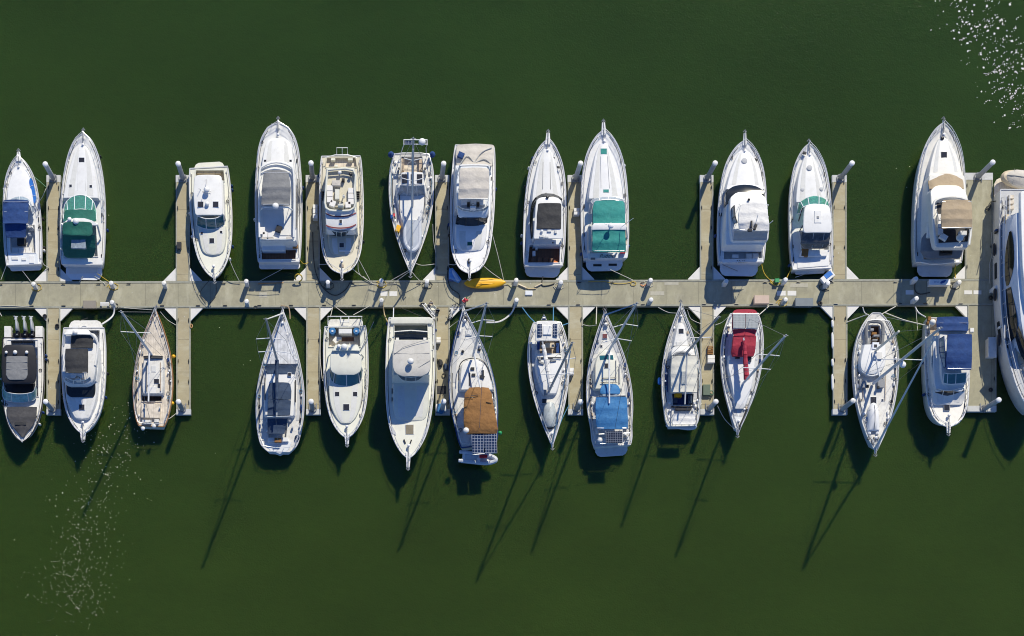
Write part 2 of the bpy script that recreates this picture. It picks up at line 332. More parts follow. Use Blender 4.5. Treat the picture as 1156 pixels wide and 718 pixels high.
class Boat(Thing):
    def __init__(s, Z, name, label, cat, bow, stern, hb=1.7, hs=1.2, group=None, short=''):
        s.Z = Z; s.hb, s.hs = hb, hs; s.short = short
        b0 = Thing.A(s, bow[0], bow[1], hb); s0 = Thing.A(s, stern[0], stern[1], hs)
        super().__init__(Z, name, label, cat, 0, 0, 0, group)
        mid = (b0+s0)/2; mid.z = 0; s.root.location = mid; s.org = mid
        s.B = b0; s.S = s0; d = (b0-s0); d.z = 0; s.len = d.length; s.d = d.normalized(); s.s = Vector((s.d.y, -s.d.x, 0))
        if s.s.x < 0: s.s = -s.s
    def z(s, t): return s.hs+(s.hb-s.hs)*max(0, 1-t)**1.7
    def tof(s, p): return 1-((Vector((p[0], p[1], 0))-Vector((s.S.x, s.S.y, 0))).dot(s.d))/s.len
    def c(s, t, z=0): p = s.B.lerp(s.S, t); return Vector((p.x, p.y, z))
    def hw(s, t):
        T = s.tab
        for i in range(len(T)-1):
            if T[i][0] <= t <= T[i+1][0]:
                return T[i][1]+(T[i+1][1]-T[i][1])*(t-T[i][0])/(T[i+1][0]-T[i][0])
        return T[0][1] if t < T[0][0] else T[-1][1]
    def edge(s, t, side, inset=0, dz=0):
        h = max(0.02, s.hw(t)-inset); return s.c(t, s.z(t)+dz)+s.s*side*h
    def hull(s, beam, table=CRUISER, material=None, wl=.86, rake=.07, railm=None, stripe=None, deckin=.06):
        hb = s.px(beam)/2; tb = catmull(table, 3); tt = []
        for q in tb:
            if not tt or q[0] > tt[-1][0]+1e-5: tt.append((q[0], max(.01, min(1, q[1]))*hb))
        s.tab = tt; s.beam = hb
        lv = [(1, 1, 0), (.55, .975, .35), (.0, wl, .8), (-1, wl*.75, 1.1)]; m = M(); rings = []
        for (fz, fw, fr) in lv:
            ring = []
            for side in (-1, 1):
                seq = tt if side == 1 else tt[::-1]
                for (t, h) in seq:
                    t2 = t+rake*fr*(1-t)**2; z = s.z(t)*fz if fz >= 0 else -.45
                    p = s.c(t2, z)+s.s*side*h*(fw+(1-fw)*.5*t); ring.append(p)
            rings.append(ring)
        n = len(rings[0]); fs = []
        for k in range(len(rings)-1):
            for i in range(n-1): fs.append((k*n+i, k*n+i+1, (k+1)*n+i+1, (k+1)*n+i))
            fs.append((k*n+n-1, k*n, (k+1)*n, (k+1)*n+n-1))
        m.add([v for r in rings for v in r], fs); h = s.put('hull', m, material or white)
        rm = M(); pts = [s.edge(t, -1) for (t, q) in tt[::-1]]+[s.edge(t, 1) for (t, q) in tt]; rm.tube(pts+[pts[0]], .055, 6); s.put('rub_rail', rm, railm or steel)
        if stripe:
            sm = M()
            for side in (-1, 1):
                a = []; b_ = []
                for (t, q) in tt:
                    a.append(s.c(t+rake*.12*(1-t)**2, s.z(t)*.85)+s.s*side*(q*.99+.02)); b_.append(s.c(t+rake*.3*(1-t)**2, s.z(t)*.62)+s.s*side*(q*.975+.025))
                k = len(a); sm.add(a+b_, [(i, i+1, k+i+1, k+i) for i in range(k-1)])
            s.put('hull_stripe', sm, stripe)
        return h
    def deck(s, material=None, wells=(), inset=.05, lip=True, name='deck', seam=True):
        tt = s.tab; outer = [s.edge(t, -1, inset, -.03) for (t, q) in tt[::-1]]+[s.edge(t, 1, inset, -.03) for (t, q) in tt]
        loops = [outer]; ws = []
        for w in wells:
            pts = w[0]
            if len(w) > 3: pts = catmull(list(pts)+[pts[0]], w[3])[:-1]
            zz = s.hs; pp = []
            for (x, y) in pts:
                p = s.A(x, y, zz); t = s.tof(p); z = s.z(t)-.03; p = s.A(x, y, z); pp.append(p)
            loops.append(pp); ws.append((pp, w[1], w[2]))
        if seam:
            for sd in (-1, 1):
                sm_ = M(); sm_.tube([s.edge(t, sd, .2, -.01) for t in [.05+.9*i/24 for i in range(25)]], .028, 4); s.put('gunwale_seam', sm_, shadeg)  # gunwale groove as a dark tube, its shadow line put into the colour
        tris = tessellate_polygon(loops); flat = [p for l in loops for p in l]; m = M(); m.add(flat, [tuple(t) for t in tris])
        d = s.put(name, m, material or white, smooth=False)
        for pp, zf, fm in ws:
            k = len(pp); wm = M(); wm.add(pp+[Vector((p.x, p.y, zf)) for p in pp], [(i, (i+1) % k, k+(i+1) % k, k+i) for i in range(k)])
            if lip: wm.tube([p+Vector((0, 0, .04)) for p in pp]+[pp[0]+Vector((0, 0, .04))], .06, 6)
            w_ = s.put('cockpit', wm, white if material is None else material)
            fl = M(); fl.prism([Vector((p.x, p.y, zf)) for p in pp], zf-.05); s.put('cockpit_floor', fl, fm, w_)
        return d
    def rail(s, t0=.0, t1=.55, inset=.12, h=.55, r=.024, n=7, sides=(-1, 1), material=None, name='bow_rail', mid=False, closed=True):
        m = M(); ts = [t0+(t1-t0)*i/14 for i in range(15)]
        tops = []
        for sd in sides:
            top = [s.edge(t, sd, inset, h) for t in ts]; top.append(s.edge(t1+.015, sd, inset, 0)); tops.append(top); m.tube(top, r, 5)
            if mid: m.tube([p-Vector((0, 0, h*.5)) for p in top[:-1]], r*.7, 4)
            for i in range(n):
                t = t0+(t1-t0)*(i+.3)/n; m.tube([s.edge(t, sd, inset*.7, 0), s.edge(t, sd, inset, h)], r*.9, 4)
        if len(sides) == 2 and closed: m.tube([tops[0][0], s.c(t0-.008, s.z(t0)+h), tops[1][0]], r, 5)
        return s.put(name, m, material or steel)
    def pulpit(s, w=12, l=26, anchor=True, back=.04):
        z = s.hb+.03; a = s.c(-s.px(l)/s.len*.6, z); b = s.c(back, z); hw = s.px(w)/2; m = M()
        pts = [a-s.s*hw*.6, a+s.s*hw*.6, b+s.s*hw, b-s.s*hw]; m.prism([p+Vector((0, 0, .05)) for p in pts], z-.1, 0, .02); s.put('bow_pulpit', m, white)
        if anchor:
            m = M(); m.tube([a+s.d*.15+Vector((0, 0, .12)), b-s.d*.5+Vector((0, 0, .12))], .045, 6)
            m.tube([a+s.d*.1+s.s*.16+Vector((0, 0, -.02)), a+s.d*.28+Vector((0, 0, .1)), a+s.d*.1-s.s*.16+Vector((0, 0, -.02))], .05, 5); s.put('anchor', m, grey)
            m = M(); m.lathe(b-s.d*.6+Vector((0, 0, .02)), [(.14, 0), (.14, .1), (.08, .14), (.1, .24), (.04, .26)], 10); s.put('windlass', m, steel)
    def fittings(s, seed):
        rr = random.Random(seed)
        for i in range(13):
            t = rr.uniform(.12, .97); sd = rr.choice((-1, 1)); p = s.edge(t, sd, rr.uniform(.12, .34), .0); k = rr.random(); m = M()
            if k < .3: m.lathe(p, [(.055, 0), (.055, .03), (.03, .035)], 8); s.put('filler_cap', m, steel)
            elif k < .55: m.prism([p+s.d*a*.16+s.s*b_*.04+Vector((0, 0, .05)) for a, b_ in ((-1, -1), (1, -1), (1, 1), (-1, 1))], p.z-.02, 0, .01); s.put('vent_grille', m, black)
            elif k < .8:
                a_ = s.edge(t, sd, .02, .0); m.tube([a_+Vector((0, 0, .05)), a_+s.s*sd*.12-Vector((0, 0, .3))], .015, 4); m.blob(a_+s.s*sd*.14-Vector((0, 0, .25)), a_+s.s*sd*.14-Vector((0, 0, .85)), .12); s.put('side_fender', m, rr.choice((white, black, navyv)))
            else: m.tube([p+Vector((math.cos(a)*.13, math.sin(a)*.13, .01*a+.02)) for a in [q*.7 for q in range(16)]], .02, 4); s.put('coiled_rope', m, rr.choice((ropew, black)))
    def cleats(s, ts=(.1, .5, .95), inset=.14):
        for t in ts:
            for sd in (-1, 1):
                m = M(); p = s.edge(t, sd, inset, .05); m.tube([p-s.d*.15, p+s.d*.15], .03, 5); m.tube([p-s.d*.05-Vector((0, 0, .06)), p-s.d*.05], .025, 4); m.tube([p+s.d*.05-Vector((0, 0, .06)), p+s.d*.05], .025, 4); s.put('cleat', m, steel)
        if 'sail' not in s.root.name and 'ketch' not in s.root.name: s.fittings(len(s.label)+int(s.len*10))
    def sidepanels(s, spans, material=None, out=.22, wd=.42):
        for (t0, t1) in spans:
            for sd in (-1, 1):
                m = M(); A_ = [s.edge(t0+(t1-t0)*i/6, sd, out, -.01) for i in range(7)]; B_ = [s.edge(t0+(t1-t0)*i/6, sd, out+wd, -.01) for i in range(7)]
                A_[0] = A_[0].lerp(B_[0], .15); m.prism([p+Vector((0, 0, 0)) for p in A_+B_[::-1]], s.hs-.2) if False else m.add(A_+B_+[p-Vector((0, 0, .03)) for p in A_+B_], [(i, i+1, 8+i, 7+i) for i in range(6)]+[(14+i, 14+i+1, i+1, i) for i in range(6)]+[(21+i, 21+i+1, 7+i+1, 7+i) for i in range(6)])
                s.put('nonskid_panel', m, material or greyskid, smooth=False)
    def yachtbits(s, tr=(.5, .8), seed=1, n=10):
        rr = random.Random(seed)
        for sd in (-1, 1):
            m = M(); m.tube([s.edge(tr[0]+(tr[1]-tr[0])*i/8, sd, .3, .03) for i in range(9)], .028, 4); s.put('genoa_track', m, black)
            m = M(); m.tube([s.edge(.1+.8*i/12, sd, .16+.03*rr.random(), .04) for i in range(13)], .018, 4); s.put('jack_line', m, rr.choice((ropew, ropeb, grey)))
        for i in range(n):
            t = rr.uniform(.15, .93); sd = rr.choice((-1, 1)); p = s.edge(t, sd, rr.uniform(.18, .5), .02); k = rr.random()
            m = M()
            if k < .35: m.lathe(p, [(.1, 0), (.085, .08), (.1, .16), (.03, .18)], 8); s.put('winch', m, steel)
            elif k < .6: m.tube([p+Vector((math.cos(a)*.14, math.sin(a)*.14, .01*a)) for a in [q*.7 for q in range(18)]], .022, 4); s.put('coiled_rope', m, rr.choice((ropew, ropeb, black)))
            elif k < .8: m.blob(p+s.d*.22+Vector((0, 0, .08)), p-s.d*.22+Vector((0, 0, .08)), .09); s.put('stowed_fender', m, rr.choice((white, navyv, white)))
            else: m.prism([p+s.d*a*.12+s.s*b_*.07+Vector((0, 0, .12)) for a, b_ in ((-1, -1), (1, -1), (1, 1), (-1, 1))], p.z-.02, 0, .01); s.put('deck_box', m, rr.choice((black, grey, teak)))
    def platform(s, w, l, z=.35, material=None, rnd=.5, name='swim_platform'):
        hw = s.px(w)/2; ln = s.px(l); m = M(); S = Vector((s.S.x, s.S.y, z)); r = min(rnd, ln*.6)
        pts = [S-s.s*hw+s.d*.1, S-s.s*hw-s.d*(ln-r), S-s.s*(hw-r*.4)-s.d*(ln-r*.3), S-s.s*(hw-r)-s.d*ln, S+s.s*(hw-r)-s.d*ln, S+s.s*(hw-r*.4)-s.d*(ln-r*.3), S+s.s*hw-s.d*(ln-r), S+s.s*hw+s.d*.1]
        m.prism(pts, z-.12, 0, .02); return s.put(name, m, material or white)
    def lounge(s, pts, z, material=None, h=.35, w=.5, name='seat'):      # bench along a polyline, cushions with a backrest
        m = M(); P = [s.A(x, y, z) for x, y in pts]
        for i in range(len(P)-1):
            a, b = P[i], P[i+1]; d = (b-a); L = d.length; d.normalize(); nn = Vector((-d.y, d.x, 0))*w/2; k = max(1, round(L/.6))
            for j in range(k):
                p = a.lerp(b, j/k)+d*.015; q = a.lerp(b, (j+1)/k)-d*.015
                m.prism([v+Vector((0, 0, h)) for v in (p-nn, q-nn, q+nn, p+nn)], z, 0, .04)
        return s.put(name, m, material or vinyl)
    def helm(s, x, y, z, facing=-1, material=None):
        o = s.box('helm_console', x, y, 22, 9, z, z+.95, material or white, bev=.05)
        m = M(); c = s.A(x, y+facing*-1*7, z+.95); ring = [c+Vector((math.cos(R(a))*.2, math.sin(R(a))*.08, math.sin(R(a))*.18)) for a in range(0, 361, 30)]; m.tube(ring, .02, 4); m.tube([c-Vector((.2, 0, 0)), c+Vector((.2, 0, 0))], .015, 4); s.put('steering_wheel', m, black, o)
    def seat(s, x, y, z, facing=-1, material=None):
        o = s.box('helm_seat', x, y, 9, 8, z+.35, z+.55, material or vinyl, bev=.05); s.box('backrest', x, y-facing*4.5, 9, 2.5, z+.4, z+1.0, material or vinyl, bev=.03, parent=o)
        m = M(); p = s.A(x, y, z); m.tube([p, p+Vector((0, 0, .4))], .06, 6); s.put('pedestal', m, grey, o)
    def aft(s): return -s.d
    def rig(s, base, top, h=16.5, zb=1.5, r=.115, spr=((.45, 1.1), (.7, .85)), sweep=.3, boom=None, bz=1.6, cover=None, br=.14, furl=True, material=None, stays=True, furlm=None, chain_t=None, sprm=None, jib_r=.085, backstay=True):
        material = material or alu
        b0 = s.A(base[0], base[1], zb); t0 = s.A(top[0], top[1], h); m = M(); m.tube([b0, b0.lerp(t0, .7), t0], r, 10, r*.8)
        m.tube([t0+Vector((0, 0, -.05)), t0+Vector((0, 0, .1)), t0+Vector((0, 0, .45))], .02, 4); mast = s.put('mast', m, material)
        m = M(); m.box = None
        mm = M(); mm.tube([t0+s.s*-.22+Vector((0, 0, .1)), t0+s.s*.22+Vector((0, 0, .1))], .03, 5); mm.sphere(t0+Vector((0, 0, .18)), .09); s.put('masthead_light', mm, grey, mast)
        tips = []
        for (f, hf) in spr:
            p = b0.lerp(t0, f); mm = M(); A1 = p-s.s*hf-s.d*sweep*hf; A2 = p+s.s*hf-s.d*sweep*hf; tips.append((A1, A2))
            mm.tube([A1, p-s.d*.03, A2], .042, 6); s.put('spreader', mm, sprm or white, mast)
        if stays:
            tb = s.tof(b0) if chain_t is None else chain_t; mm = M()
            for i, sd in enumerate((-1, 1)):
                ch = s.edge(tb+.02, sd, .12, 0); mm.tube([ch]+[t[i] for t in tips]+[t0], .017, 4)
                if tips: mm.tube([s.edge(tb+.05, sd, .15, 0), b0.lerp(t0, spr[0][0]*.98)], .014, 4)
            if backstay: mm.tube([s.c(.985, s.hs), t0], .017, 4)
            if not furl: mm.tube([s.c(.01, s.hb), t0], .017, 4)
            s.put('rigging', mm, grey)
            if furl:
                mm = M(); a = s.c(.02, s.hb+.25); mm.tube([a, a.lerp(t0, .12), a.lerp(t0, .5), a.lerp(t0, .93)], jib_r, 7, jib_r*.55); mm.tube([a.lerp(t0, .93), t0], .02, 4); mm.lathe(a-Vector((0, 0, .12)), [(.13, 0), (.13, .1)], 10); s.put('furled_jib', mm, furlm or whitev)
        if boom:
            g = b0.lerp(t0, (bz)/(h-zb)); e = s.A(boom[0], boom[1], g.z+.1); mm = M(); mm.tube([g, e], .075, 8); bo = s.put('boom', mm, material)
            if cover:
                mm = M(); k = 12
                pts = [g.lerp(e, i/k)+Vector((0, 0, .12+.03*math.sin(i*2.1))) for i in range(k)]
                for i in range(k-1): mm.tube([pts[i], pts[i+1]], br*(1.15-.5*i/k)*(1+.12*math.sin(i*3)), 8, br*(1.15-.5*(i+1)/k)*(1+.12*math.sin(i*3+3)))
                s.put('sail_cover', mm, cover, bo)
        return mast
    def lifelines(s, t0=.05, t1=.97, h=.6, n=9, inset=.1):
        m = M(); ts = [t0+(t1-t0)*i/20 for i in range(21)]
        for sd in (-1, 1):
            m.tube([s.edge(t, sd, inset, h) for t in ts], .014, 4); m.tube([s.edge(t, sd, inset, h*.5) for t in ts], .01, 4)
            for i in range(n+1):
                t = t0+(t1-t0)*i/n; m.tube([s.edge(t, sd, inset, -.02), s.edge(t, sd, inset, h)], .018, 4)
        s.put('lifelines', m, steel)
        m = M()
        a = [s.edge(t0+.05, -1, inset, h), s.edge(t0*.5+.01, -1, .05, h), s.c(-.012, s.hb+h), s.edge(t0*.5+.01, 1, .05, h), s.edge(t0+.05, 1, inset, h)]; m.tube(a, .028, 5)
        for p in (a[1], a[3]): m.tube([p, p-Vector((0, 0, h))], .024, 4)
        s.put('pulpit_rail', m, steel)
        m = M(); a = [s.edge(t1-.08, -1, inset, h), s.edge(t1+.01, -1, inset+.02, h), s.edge(t1+.02, -1, s.beam*.4, h), s.edge(t1+.02, 1, s.beam*.4, h), s.edge(t1+.01, 1, inset+.02, h), s.edge(t1-.08, 1, inset, h)]
        m.tube(a, .028, 5)
        for p in a: m.tube([p, p-Vector((0, 0, h))], .022, 4)
        s.put('stern_rail', m, steel)
    def dinghy(s, *a, **k): return dinghy(s.Z, *a, **k)
def dinghy(Z, label, x, y, L, Wd, z, ang=0, material=None, floor=None, cover=None, group=None, r=.2, upturned=False):
    """inflatable: U-shaped tube with a pointed bow, rigid floor and thwart; ang 0 = bow up the image"""
    t = Thing(Z, 'dinghy', label, 'dinghy', x, y, z, group); c = t.org; a = R(ang); d = Vector((math.sin(a), math.cos(a), 0)); q = Vector((d.y, -d.x, 0)); L = t.px(L)/2; w = t.px(Wd)/2-r
    P = lambda u, v, h=0: c+q*u+d*v+Vector((0, 0, h+r))
    pts = [P(-w, -L), P(-w, -L*.3), P(-w, L*.25), P(-w*.82, L*.6), P(-w*.42, L*.88, .06), P(0, L*.97, .1), P(w*.42, L*.88, .06), P(w*.82, L*.6), P(w, L*.25), P(w, -L*.3), P(w, -L)]
    m = M(); m.tube([Vector(p) for p in catmull([tuple(p) for p in pts], 3)], r, 9)
    for u in (-w, w): m.blob(P(u, -L+.05), P(u, -L-.28), r*.85)
    t.put('inflatable_tube', m, material or rubber)
    m = M(); m.prism([P(-w, -L*.95, -.05), P(-w, L*.3, -.05), P(0, L*.85, -.05), P(w, L*.3, -.05), P(w, -L*.95, -.05)], c.z+.02); t.put('floor', m, floor or grey)
    m = M(); m.prism([P(-w, -L*.9, .12), P(-w, -L*.8, .12), P(w, -L*.8, .12), P(w, -L*.9, .12)], c.z+.05); t.put('transom', m, white)
    if upturned:
        m = M(); sec = [(-.9, 1), (-.3, 1), (.3, .98), (.65, .75), (.88, .35)]; vs = []
        for (v, k) in sec:
            for u, hh in ((-1, r*.6), (-.5, r*1.05), (0, r*1.5), (.5, r*1.05), (1, r*.6)): vs.append(P(u*w*k, v*L, hh))
        m.add(vs, [(i*5+j, i*5+j+1, i*5+j+6, i*5+j+5) for i in range(4) for j in range(4)]); t.put('hull_bottom', m, mat('dinghy_bottom', (.40, .44, .50), .5, .08, 2)); m = M(); m.tube([P(0, v*L, r*1.5) for v in (-.9, 0, .65)]+[P(0, L*.9, r)], .04, 5); t.put('keel', m, grey)
    elif cover:
        m = M(); sec = [(-.98, .8, .0), (-.9, 1, .1), (-.4, 1, .22), (.1, 1, .26), (.45, .92, .24), (.7, .7, .18), (.9, .4, .1), (1.0, .12, .0)]; vs = []
        for (v, k, cr) in sec:
            for u in (-1, -.92, -.6, -.2, .2, .6, .92, 1): vs.append(P(u*(w+r*1.02)*k, v*L, (r*.1 if abs(u) == 1 else r*.9+cr*(1-u*u)*1.6)+(.03*math.sin(v*9+u*5))))
        m.add(vs, [(i*8+j, i*8+j+1, i*8+j+9, i*8+j+8) for i in range(len(sec)-1) for j in range(7)]); t.put('cover', m, cover); m = M(); m.tube([P(0, v*L, r*.9+c_*1.5+.04) for v, k, c_ in sec[1:-1]], .03, 5)
        for v in (-.4, .1, .55): m.tube([P(u*(w+r)*.95, v*L, r*.93+.3*(1-u*u)) for u in (-1, -.5, 0, .5, 1)], .015, 4)
        t.put('cover_seam', m, grey)
    else:
        m = M(); m.prism([P(-w, -.14, .18), P(-w, .14, .18), P(w, .14, .18), P(w, -.14, .18)], c.z+.2, 0, .02); t.put('thwart', m, white)
    return t
def line(Z, label, pts, r=.03, material=None, name='mooring_line', cat='rope', group='mooring lines between boats and dock', n=4):
    x0, y0, k = Z; m = M(); m.tube([W(x0+p[0]/k, y0+p[1]/k, p[2]) for p in catmull(pts, n)], r, 5)
    return solo(name, m, material or ropew, label, cat, group)
ZA = (0, 130, 3.593); ZB = (180, 120, 3.419); ZC = (330, 130, 3.59); ZD = (480, 130, 3.59); ZE = (570, 130, 3.59); ZF = (780, 130, 3.59); ZG = (1000, 120, 3.419)
ZH = (0, 330, 3.989); ZI = (120, 330, 3.989); ZJ = (270, 330, 3.59); ZK = (420, 330, 3.419); ZL = (570, 330, 3.59); ZM = (730, 330, 3.989); ZN = (920, 330, 3.59); ZO = (1000, 320, 3.59)
UP = 'motor boats moored bow outwards or inwards along the upper side of the dock'
LO = 'motor boats moored along the lower side of the dock'
SL = 'sailing boats moored at the dock'
def bimini_frame(b, xl, xr, ys, z, zb, mat_=None):
    b.tubes('bimini_frame', [[(xl+2, y+6, zb), (xl+1, y, z-.15), (xl+4, y, z-.04), ((xl+xr)/2, y, z+.02), (xr-4, y, z-.04), (xr-1, y, z-.15), (xr-2, y+6, zb)] for y in ys], .02, mat_ or steel)
stripem = mat('stripe_red', (.22, .03, .035), .6)
# ---------------------------------------------------------------- T1 small navy cruiser
b = Boat(ZA, 'cabin_cruiser', 'small white cruiser with navy canvas top, first of the upper row from the left', 'boat', (76, 170), (97, 606), 1.7, 1.1, UP)
b.hull(152, CRUISER, white); b.deck(white, [([(36, 445), (142, 445), (146, 560), (42, 560)], .55, liner, 1)])
b.loft('cabin_top', [(212, 68, 96, 1.75), (240, 48, 118, 1.82), (290, 32, 128, 1.92), (340, 28, 134, 2.0), (368, 28, 136, 2.0)], 1.2, white, crown=.1, n=3)
b.strip('windshield', [(22, 392, 1.75), (34, 345, 1.95), (80, 325, 2.0), (122, 342, 1.95), (140, 392, 1.75)], [(22, 400, 2.2), (34, 362, 2.35), (78, 345, 2.4), (118, 360, 2.35), (132, 402, 2.2)], clearvin, frame=steel, mull=4)
b.canvas('bimini_top', [(344, 12, 117, 2.75), (440, 10, 112, 2.9)], navyv, 3, rnd=(8, 6)); b.canvas('aft_canvas', [(438, 18, 106, 2.75), (496, 24, 104, 2.3)], navyv, 1, crown=.08)
bimini_frame(b, 12, 115, (352, 392, 434), 2.85, 1.2)
b.lounge([(48, 552), (134, 552)], .55); b.box('engine_hatch', 86, 512, 34, 27, .6, .95, blackv, bev=.04); b.helm(122, 452, .6); b.seat(118, 476, .55)
b.poly('stern_deck', [(32, 562), (152, 560), (156, 604), (36, 608)], .95, 1.14, cool, .03); b.box('transom_door', 128, 585, 20, 30, 1.1, 1.2, white); b.boxes('step', [(60, 580, 26, 12), (96, 584, 18, 10)], 1.1, 1.22, nonskid)
b.platform(126, 14, .4); b.hatch(78, 254, 22, 18, 1.86); b.pulpit(20, 34); b.rail(0, .5); b.cleats()
b.tubes('antenna', [[(130, 400, 1.9), (150, 330, 4.4)]], .02, white)
m = M(); bb = b
t = Thing(ZA, 'paddle_board', 'blue paddle board lying on the side deck of the small navy-topped cruiser', 'paddle board', 131, 305, 1.75)
m = M(); pts = [(121, 256), (127, 256), (136, 275), (143, 310), (146, 345), (141, 358), (133, 346), (124, 305), (118, 272)]; m.prism([t.A(x, y, 1.95) for x, y in catmull(pts+[pts[0]], 3)[:-1]], 1.82, 0, .03); t.put('board', m, bluep)
t.tubes('deck_strap', [[(121, 290, 1.97), (136, 284, 1.97)], [(128, 330, 1.97), (144, 326, 1.97)]], .02, white)
# ---------------------------------------------------------------- T2 green express
b = Boat(ZA, 'express_cruiser', 'long white express cruiser with dark green canvas and green windscreen', 'boat', (338, 76), (334, 606), 1.9, 1.3, UP)
b.hull(181, [(0, .04), (.01, .14), (.03, .28), (.07, .44), (.13, .60), (.2, .73), (.3, .85), (.42, .94), (.55, .99), (.7, 1), (.85, .98), (.95, .95), (1, .9)], white)
b.deck(white, [([(262, 440), (390, 440), (398, 575), (256, 575)], .6, liner, 1)])
b.loft('foredeck_trunk', [(125, 318, 348, 1.95), (155, 300, 366, 2.02), (220, 280, 384, 2.08), (300, 262, 394, 2.12), (335, 256, 398, 2.12)], 1.2, white, crown=.09, n=3)
b.tubes('deck_seam', [[(316, 190, 2.13), (313, 308, 2.2)], [(345, 190, 2.13), (347, 308, 2.2)]], .012, grey)
b.hatch(331, 181, 22, 18, 2.12); b.hatch(286, 286, 10, 10, 2.17); b.hatch(368, 288, 10, 10, 2.17)
b.strip('windshield', [(256, 402, 2.1), (264, 360, 2.15), (290, 333, 2.2), (326, 324, 2.22), (358, 332, 2.2), (383, 358, 2.15), (391, 398, 2.1)], [(258, 428, 2.55), (268, 400, 2.7), (292, 386, 2.8), (326, 381, 2.85), (354, 385, 2.8), (378, 398, 2.7), (390, 425, 2.55)], greenglass, frame=cool, mull=5)
b.canvas('windshield_canvas', [(384, 262, 386, 2.9), (430, 256, 390, 3.1)], greenv, 1, rnd=(10, 0))
b.loft('radar_arch', [(418, 300, 345, 3.3), (426, 270, 372, 3.3), (438, 254, 392, 3.3), (446, 250, 398, 3.28)], 3.12, white, inset=.02, crown=.04)
b.tubes('arch_leg', [[(252, 440, 3.25), (246, 500, 1.4)], [(394, 440, 3.25), (408, 500, 1.4)]], .09, white)
b.canvas('bimini_top', [(434, 256, 372, 3.4), (490, 252, 378, 3.25)], greenv, 1, rnd=(8, 16), crown=.2)
b.dome('radar_dome', 308, 430, 3.55, .30); b.dome('satellite_dome', 282, 422, 3.5, .2)
b.canvas('aft_enclosure', [(486, 254, 384, 3.15), (540, 252, 388, 2.4), (578, 262, 380, 1.7)], greenv, 1, crown=.1, rnd=(0, 14))
b.poly('clear_window', [(290, 500), (346, 502), (348, 540), (288, 538)], 2.6, 2.93, clearvin, .01)
b.poly('stern_deck', [(247, 570), (262, 582), (400, 582), (418, 568), (414, 604), (252, 606)], 1.1, 1.34, white, .04)
b.platform(146, 50, .45, cool); b.poly('platform_mat', [(275, 612), (400, 610), (392, 640), (282, 642)], .4, .52, nonskid, .01); b.pulpit(10, 16); b.rail(0, .62, n=10, mid=True); b.cleats()
# ---------------------------------------------------------------- T3 cream lobster style, bow down
b = Boat(ZB, 'lobster_boat', 'cream hulled pilot cruiser with white roof, teal windows and bow over the dock', 'boat', (212, 662), (190, 236), 2.1, 1.2, UP)
b.hull(158, CRUISER, cream); b.deck(cream, [([(140, 246), (248, 246), (252, 290), (138, 290)], .6, tanvin, 1)])
b.platform(118, 32, .45, cream, name='swim_platform'); b.lounge([(146, 254), (240, 254)], .6, tanvin)
b.loft('deckhouse', [(285, 136, 244, 2.7), (418, 140, 250, 2.75)], 1.2, white, inset=.05, crown=.04)
b.loft('trunk_cabin', [(462, 148, 254, 1.98), (480, 150, 256, 1.98), (530, 158, 254, 1.95), (560, 168, 246, 1.92), (574, 185, 230, 1.9)], 1.3, cream, crown=.08, n=2, rnd=(0, 10))
b.loft('roof', [(266, 135, 240, 3.0), (340, 131, 243, 3.05), (420, 137, 246, 3.05)], 0, white, thick=.1, crown=.12, rnd=(12, 10), n=2)
b.strip('windshield', [(144, 460, 2.05), (172, 471, 2.08), (200, 474, 2.1), (228, 470, 2.08), (251, 455, 2.05)], [(146, 422, 2.9), (170, 432, 2.95), (198, 434, 2.95), (224, 430, 2.95), (246, 416, 2.9)], tealglass, frame=white, mull=3)
for x in (159, 217): b.hatch(x, 378, 21, 21, 3.16)
b.dome('radar_dome', 182, 322, 3.55, .28); b.dome('satellite_dome', 184, 376, 3.35, .2)
b.tubes('antenna', [[(180, 300, 3.1), (180, 282, 4.6)], [(160, 322, 3.1), (152, 318, 3.6)], [(165, 330, 3.15), (200, 330, 3.3)]], .022, grey)
b.hatch(202, 518, 18, 18, 2.03); b.hatch(163, 489, 9, 9, 2.02); b.hatch(238, 485, 9, 9, 2.02)
b.pulpit(12, 22); b.rail(0, .75, n=10); b.cleats()
# ---------------------------------------------------------------- T4 big flybridge yacht
b = Boat(ZB, 'flybridge_yacht', 'big white motor yacht with grey bimini above its flybridge and brown teak aft cockpit', 'boat', (458, 66), (461, 600), 2.3, 1.5, UP)
b.hull(178, BLUNT, white, stripe=black); b.deck(white, [([(392, 552), (528, 550), (526, 592), (394, 594)], 1.1, dteak, 1)])
b.loft('foredeck_trunk', [(124, 425, 490, 2.4), (150, 408, 508, 2.5), (215, 396, 516, 2.6), (245, 392, 520, 2.6)], 1.6, white, crown=.1, n=2, rnd=(14, 0))
b.loft('saloon', [(236, 392, 520, 3.1), (300, 386, 526, 3.2), (520, 388, 528, 3.2)], 1.5, white, inset=.1, crown=.05, rnd=(20, 6))
b.strip('side_window', [(379, 280, 2.3), (378, 360, 2.3), (382, 470, 2.3)], [(384, 280, 3.0), (383, 360, 3.0), (386, 470, 3.0)], glass); b.strip('side_window', [(537, 280, 2.3), (538, 360, 2.3), (534, 470, 2.3)], [(532, 280, 3.0), (532, 360, 3.0), (530, 470, 3.0)], glass)
b.strip('windshield', [(394, 262, 2.6), (406, 226, 2.62), (452, 212, 2.64), (500, 224, 2.62), (514, 260, 2.6)], [(394, 275, 3.2), (408, 242, 3.25), (452, 230, 3.3), (498, 240, 3.25), (512, 272, 3.2)], glass, frame=white, mull=4)
b.loft('flybridge', [(212, 424, 480, 3.55), (225, 400, 505, 3.6), (260, 386, 520, 3.65), (400, 382, 522, 3.65), (512, 386, 520, 3.6)], 3.2, white, inset=.03, crown=.02, n=2, rnd=(4, 14))
m = M()
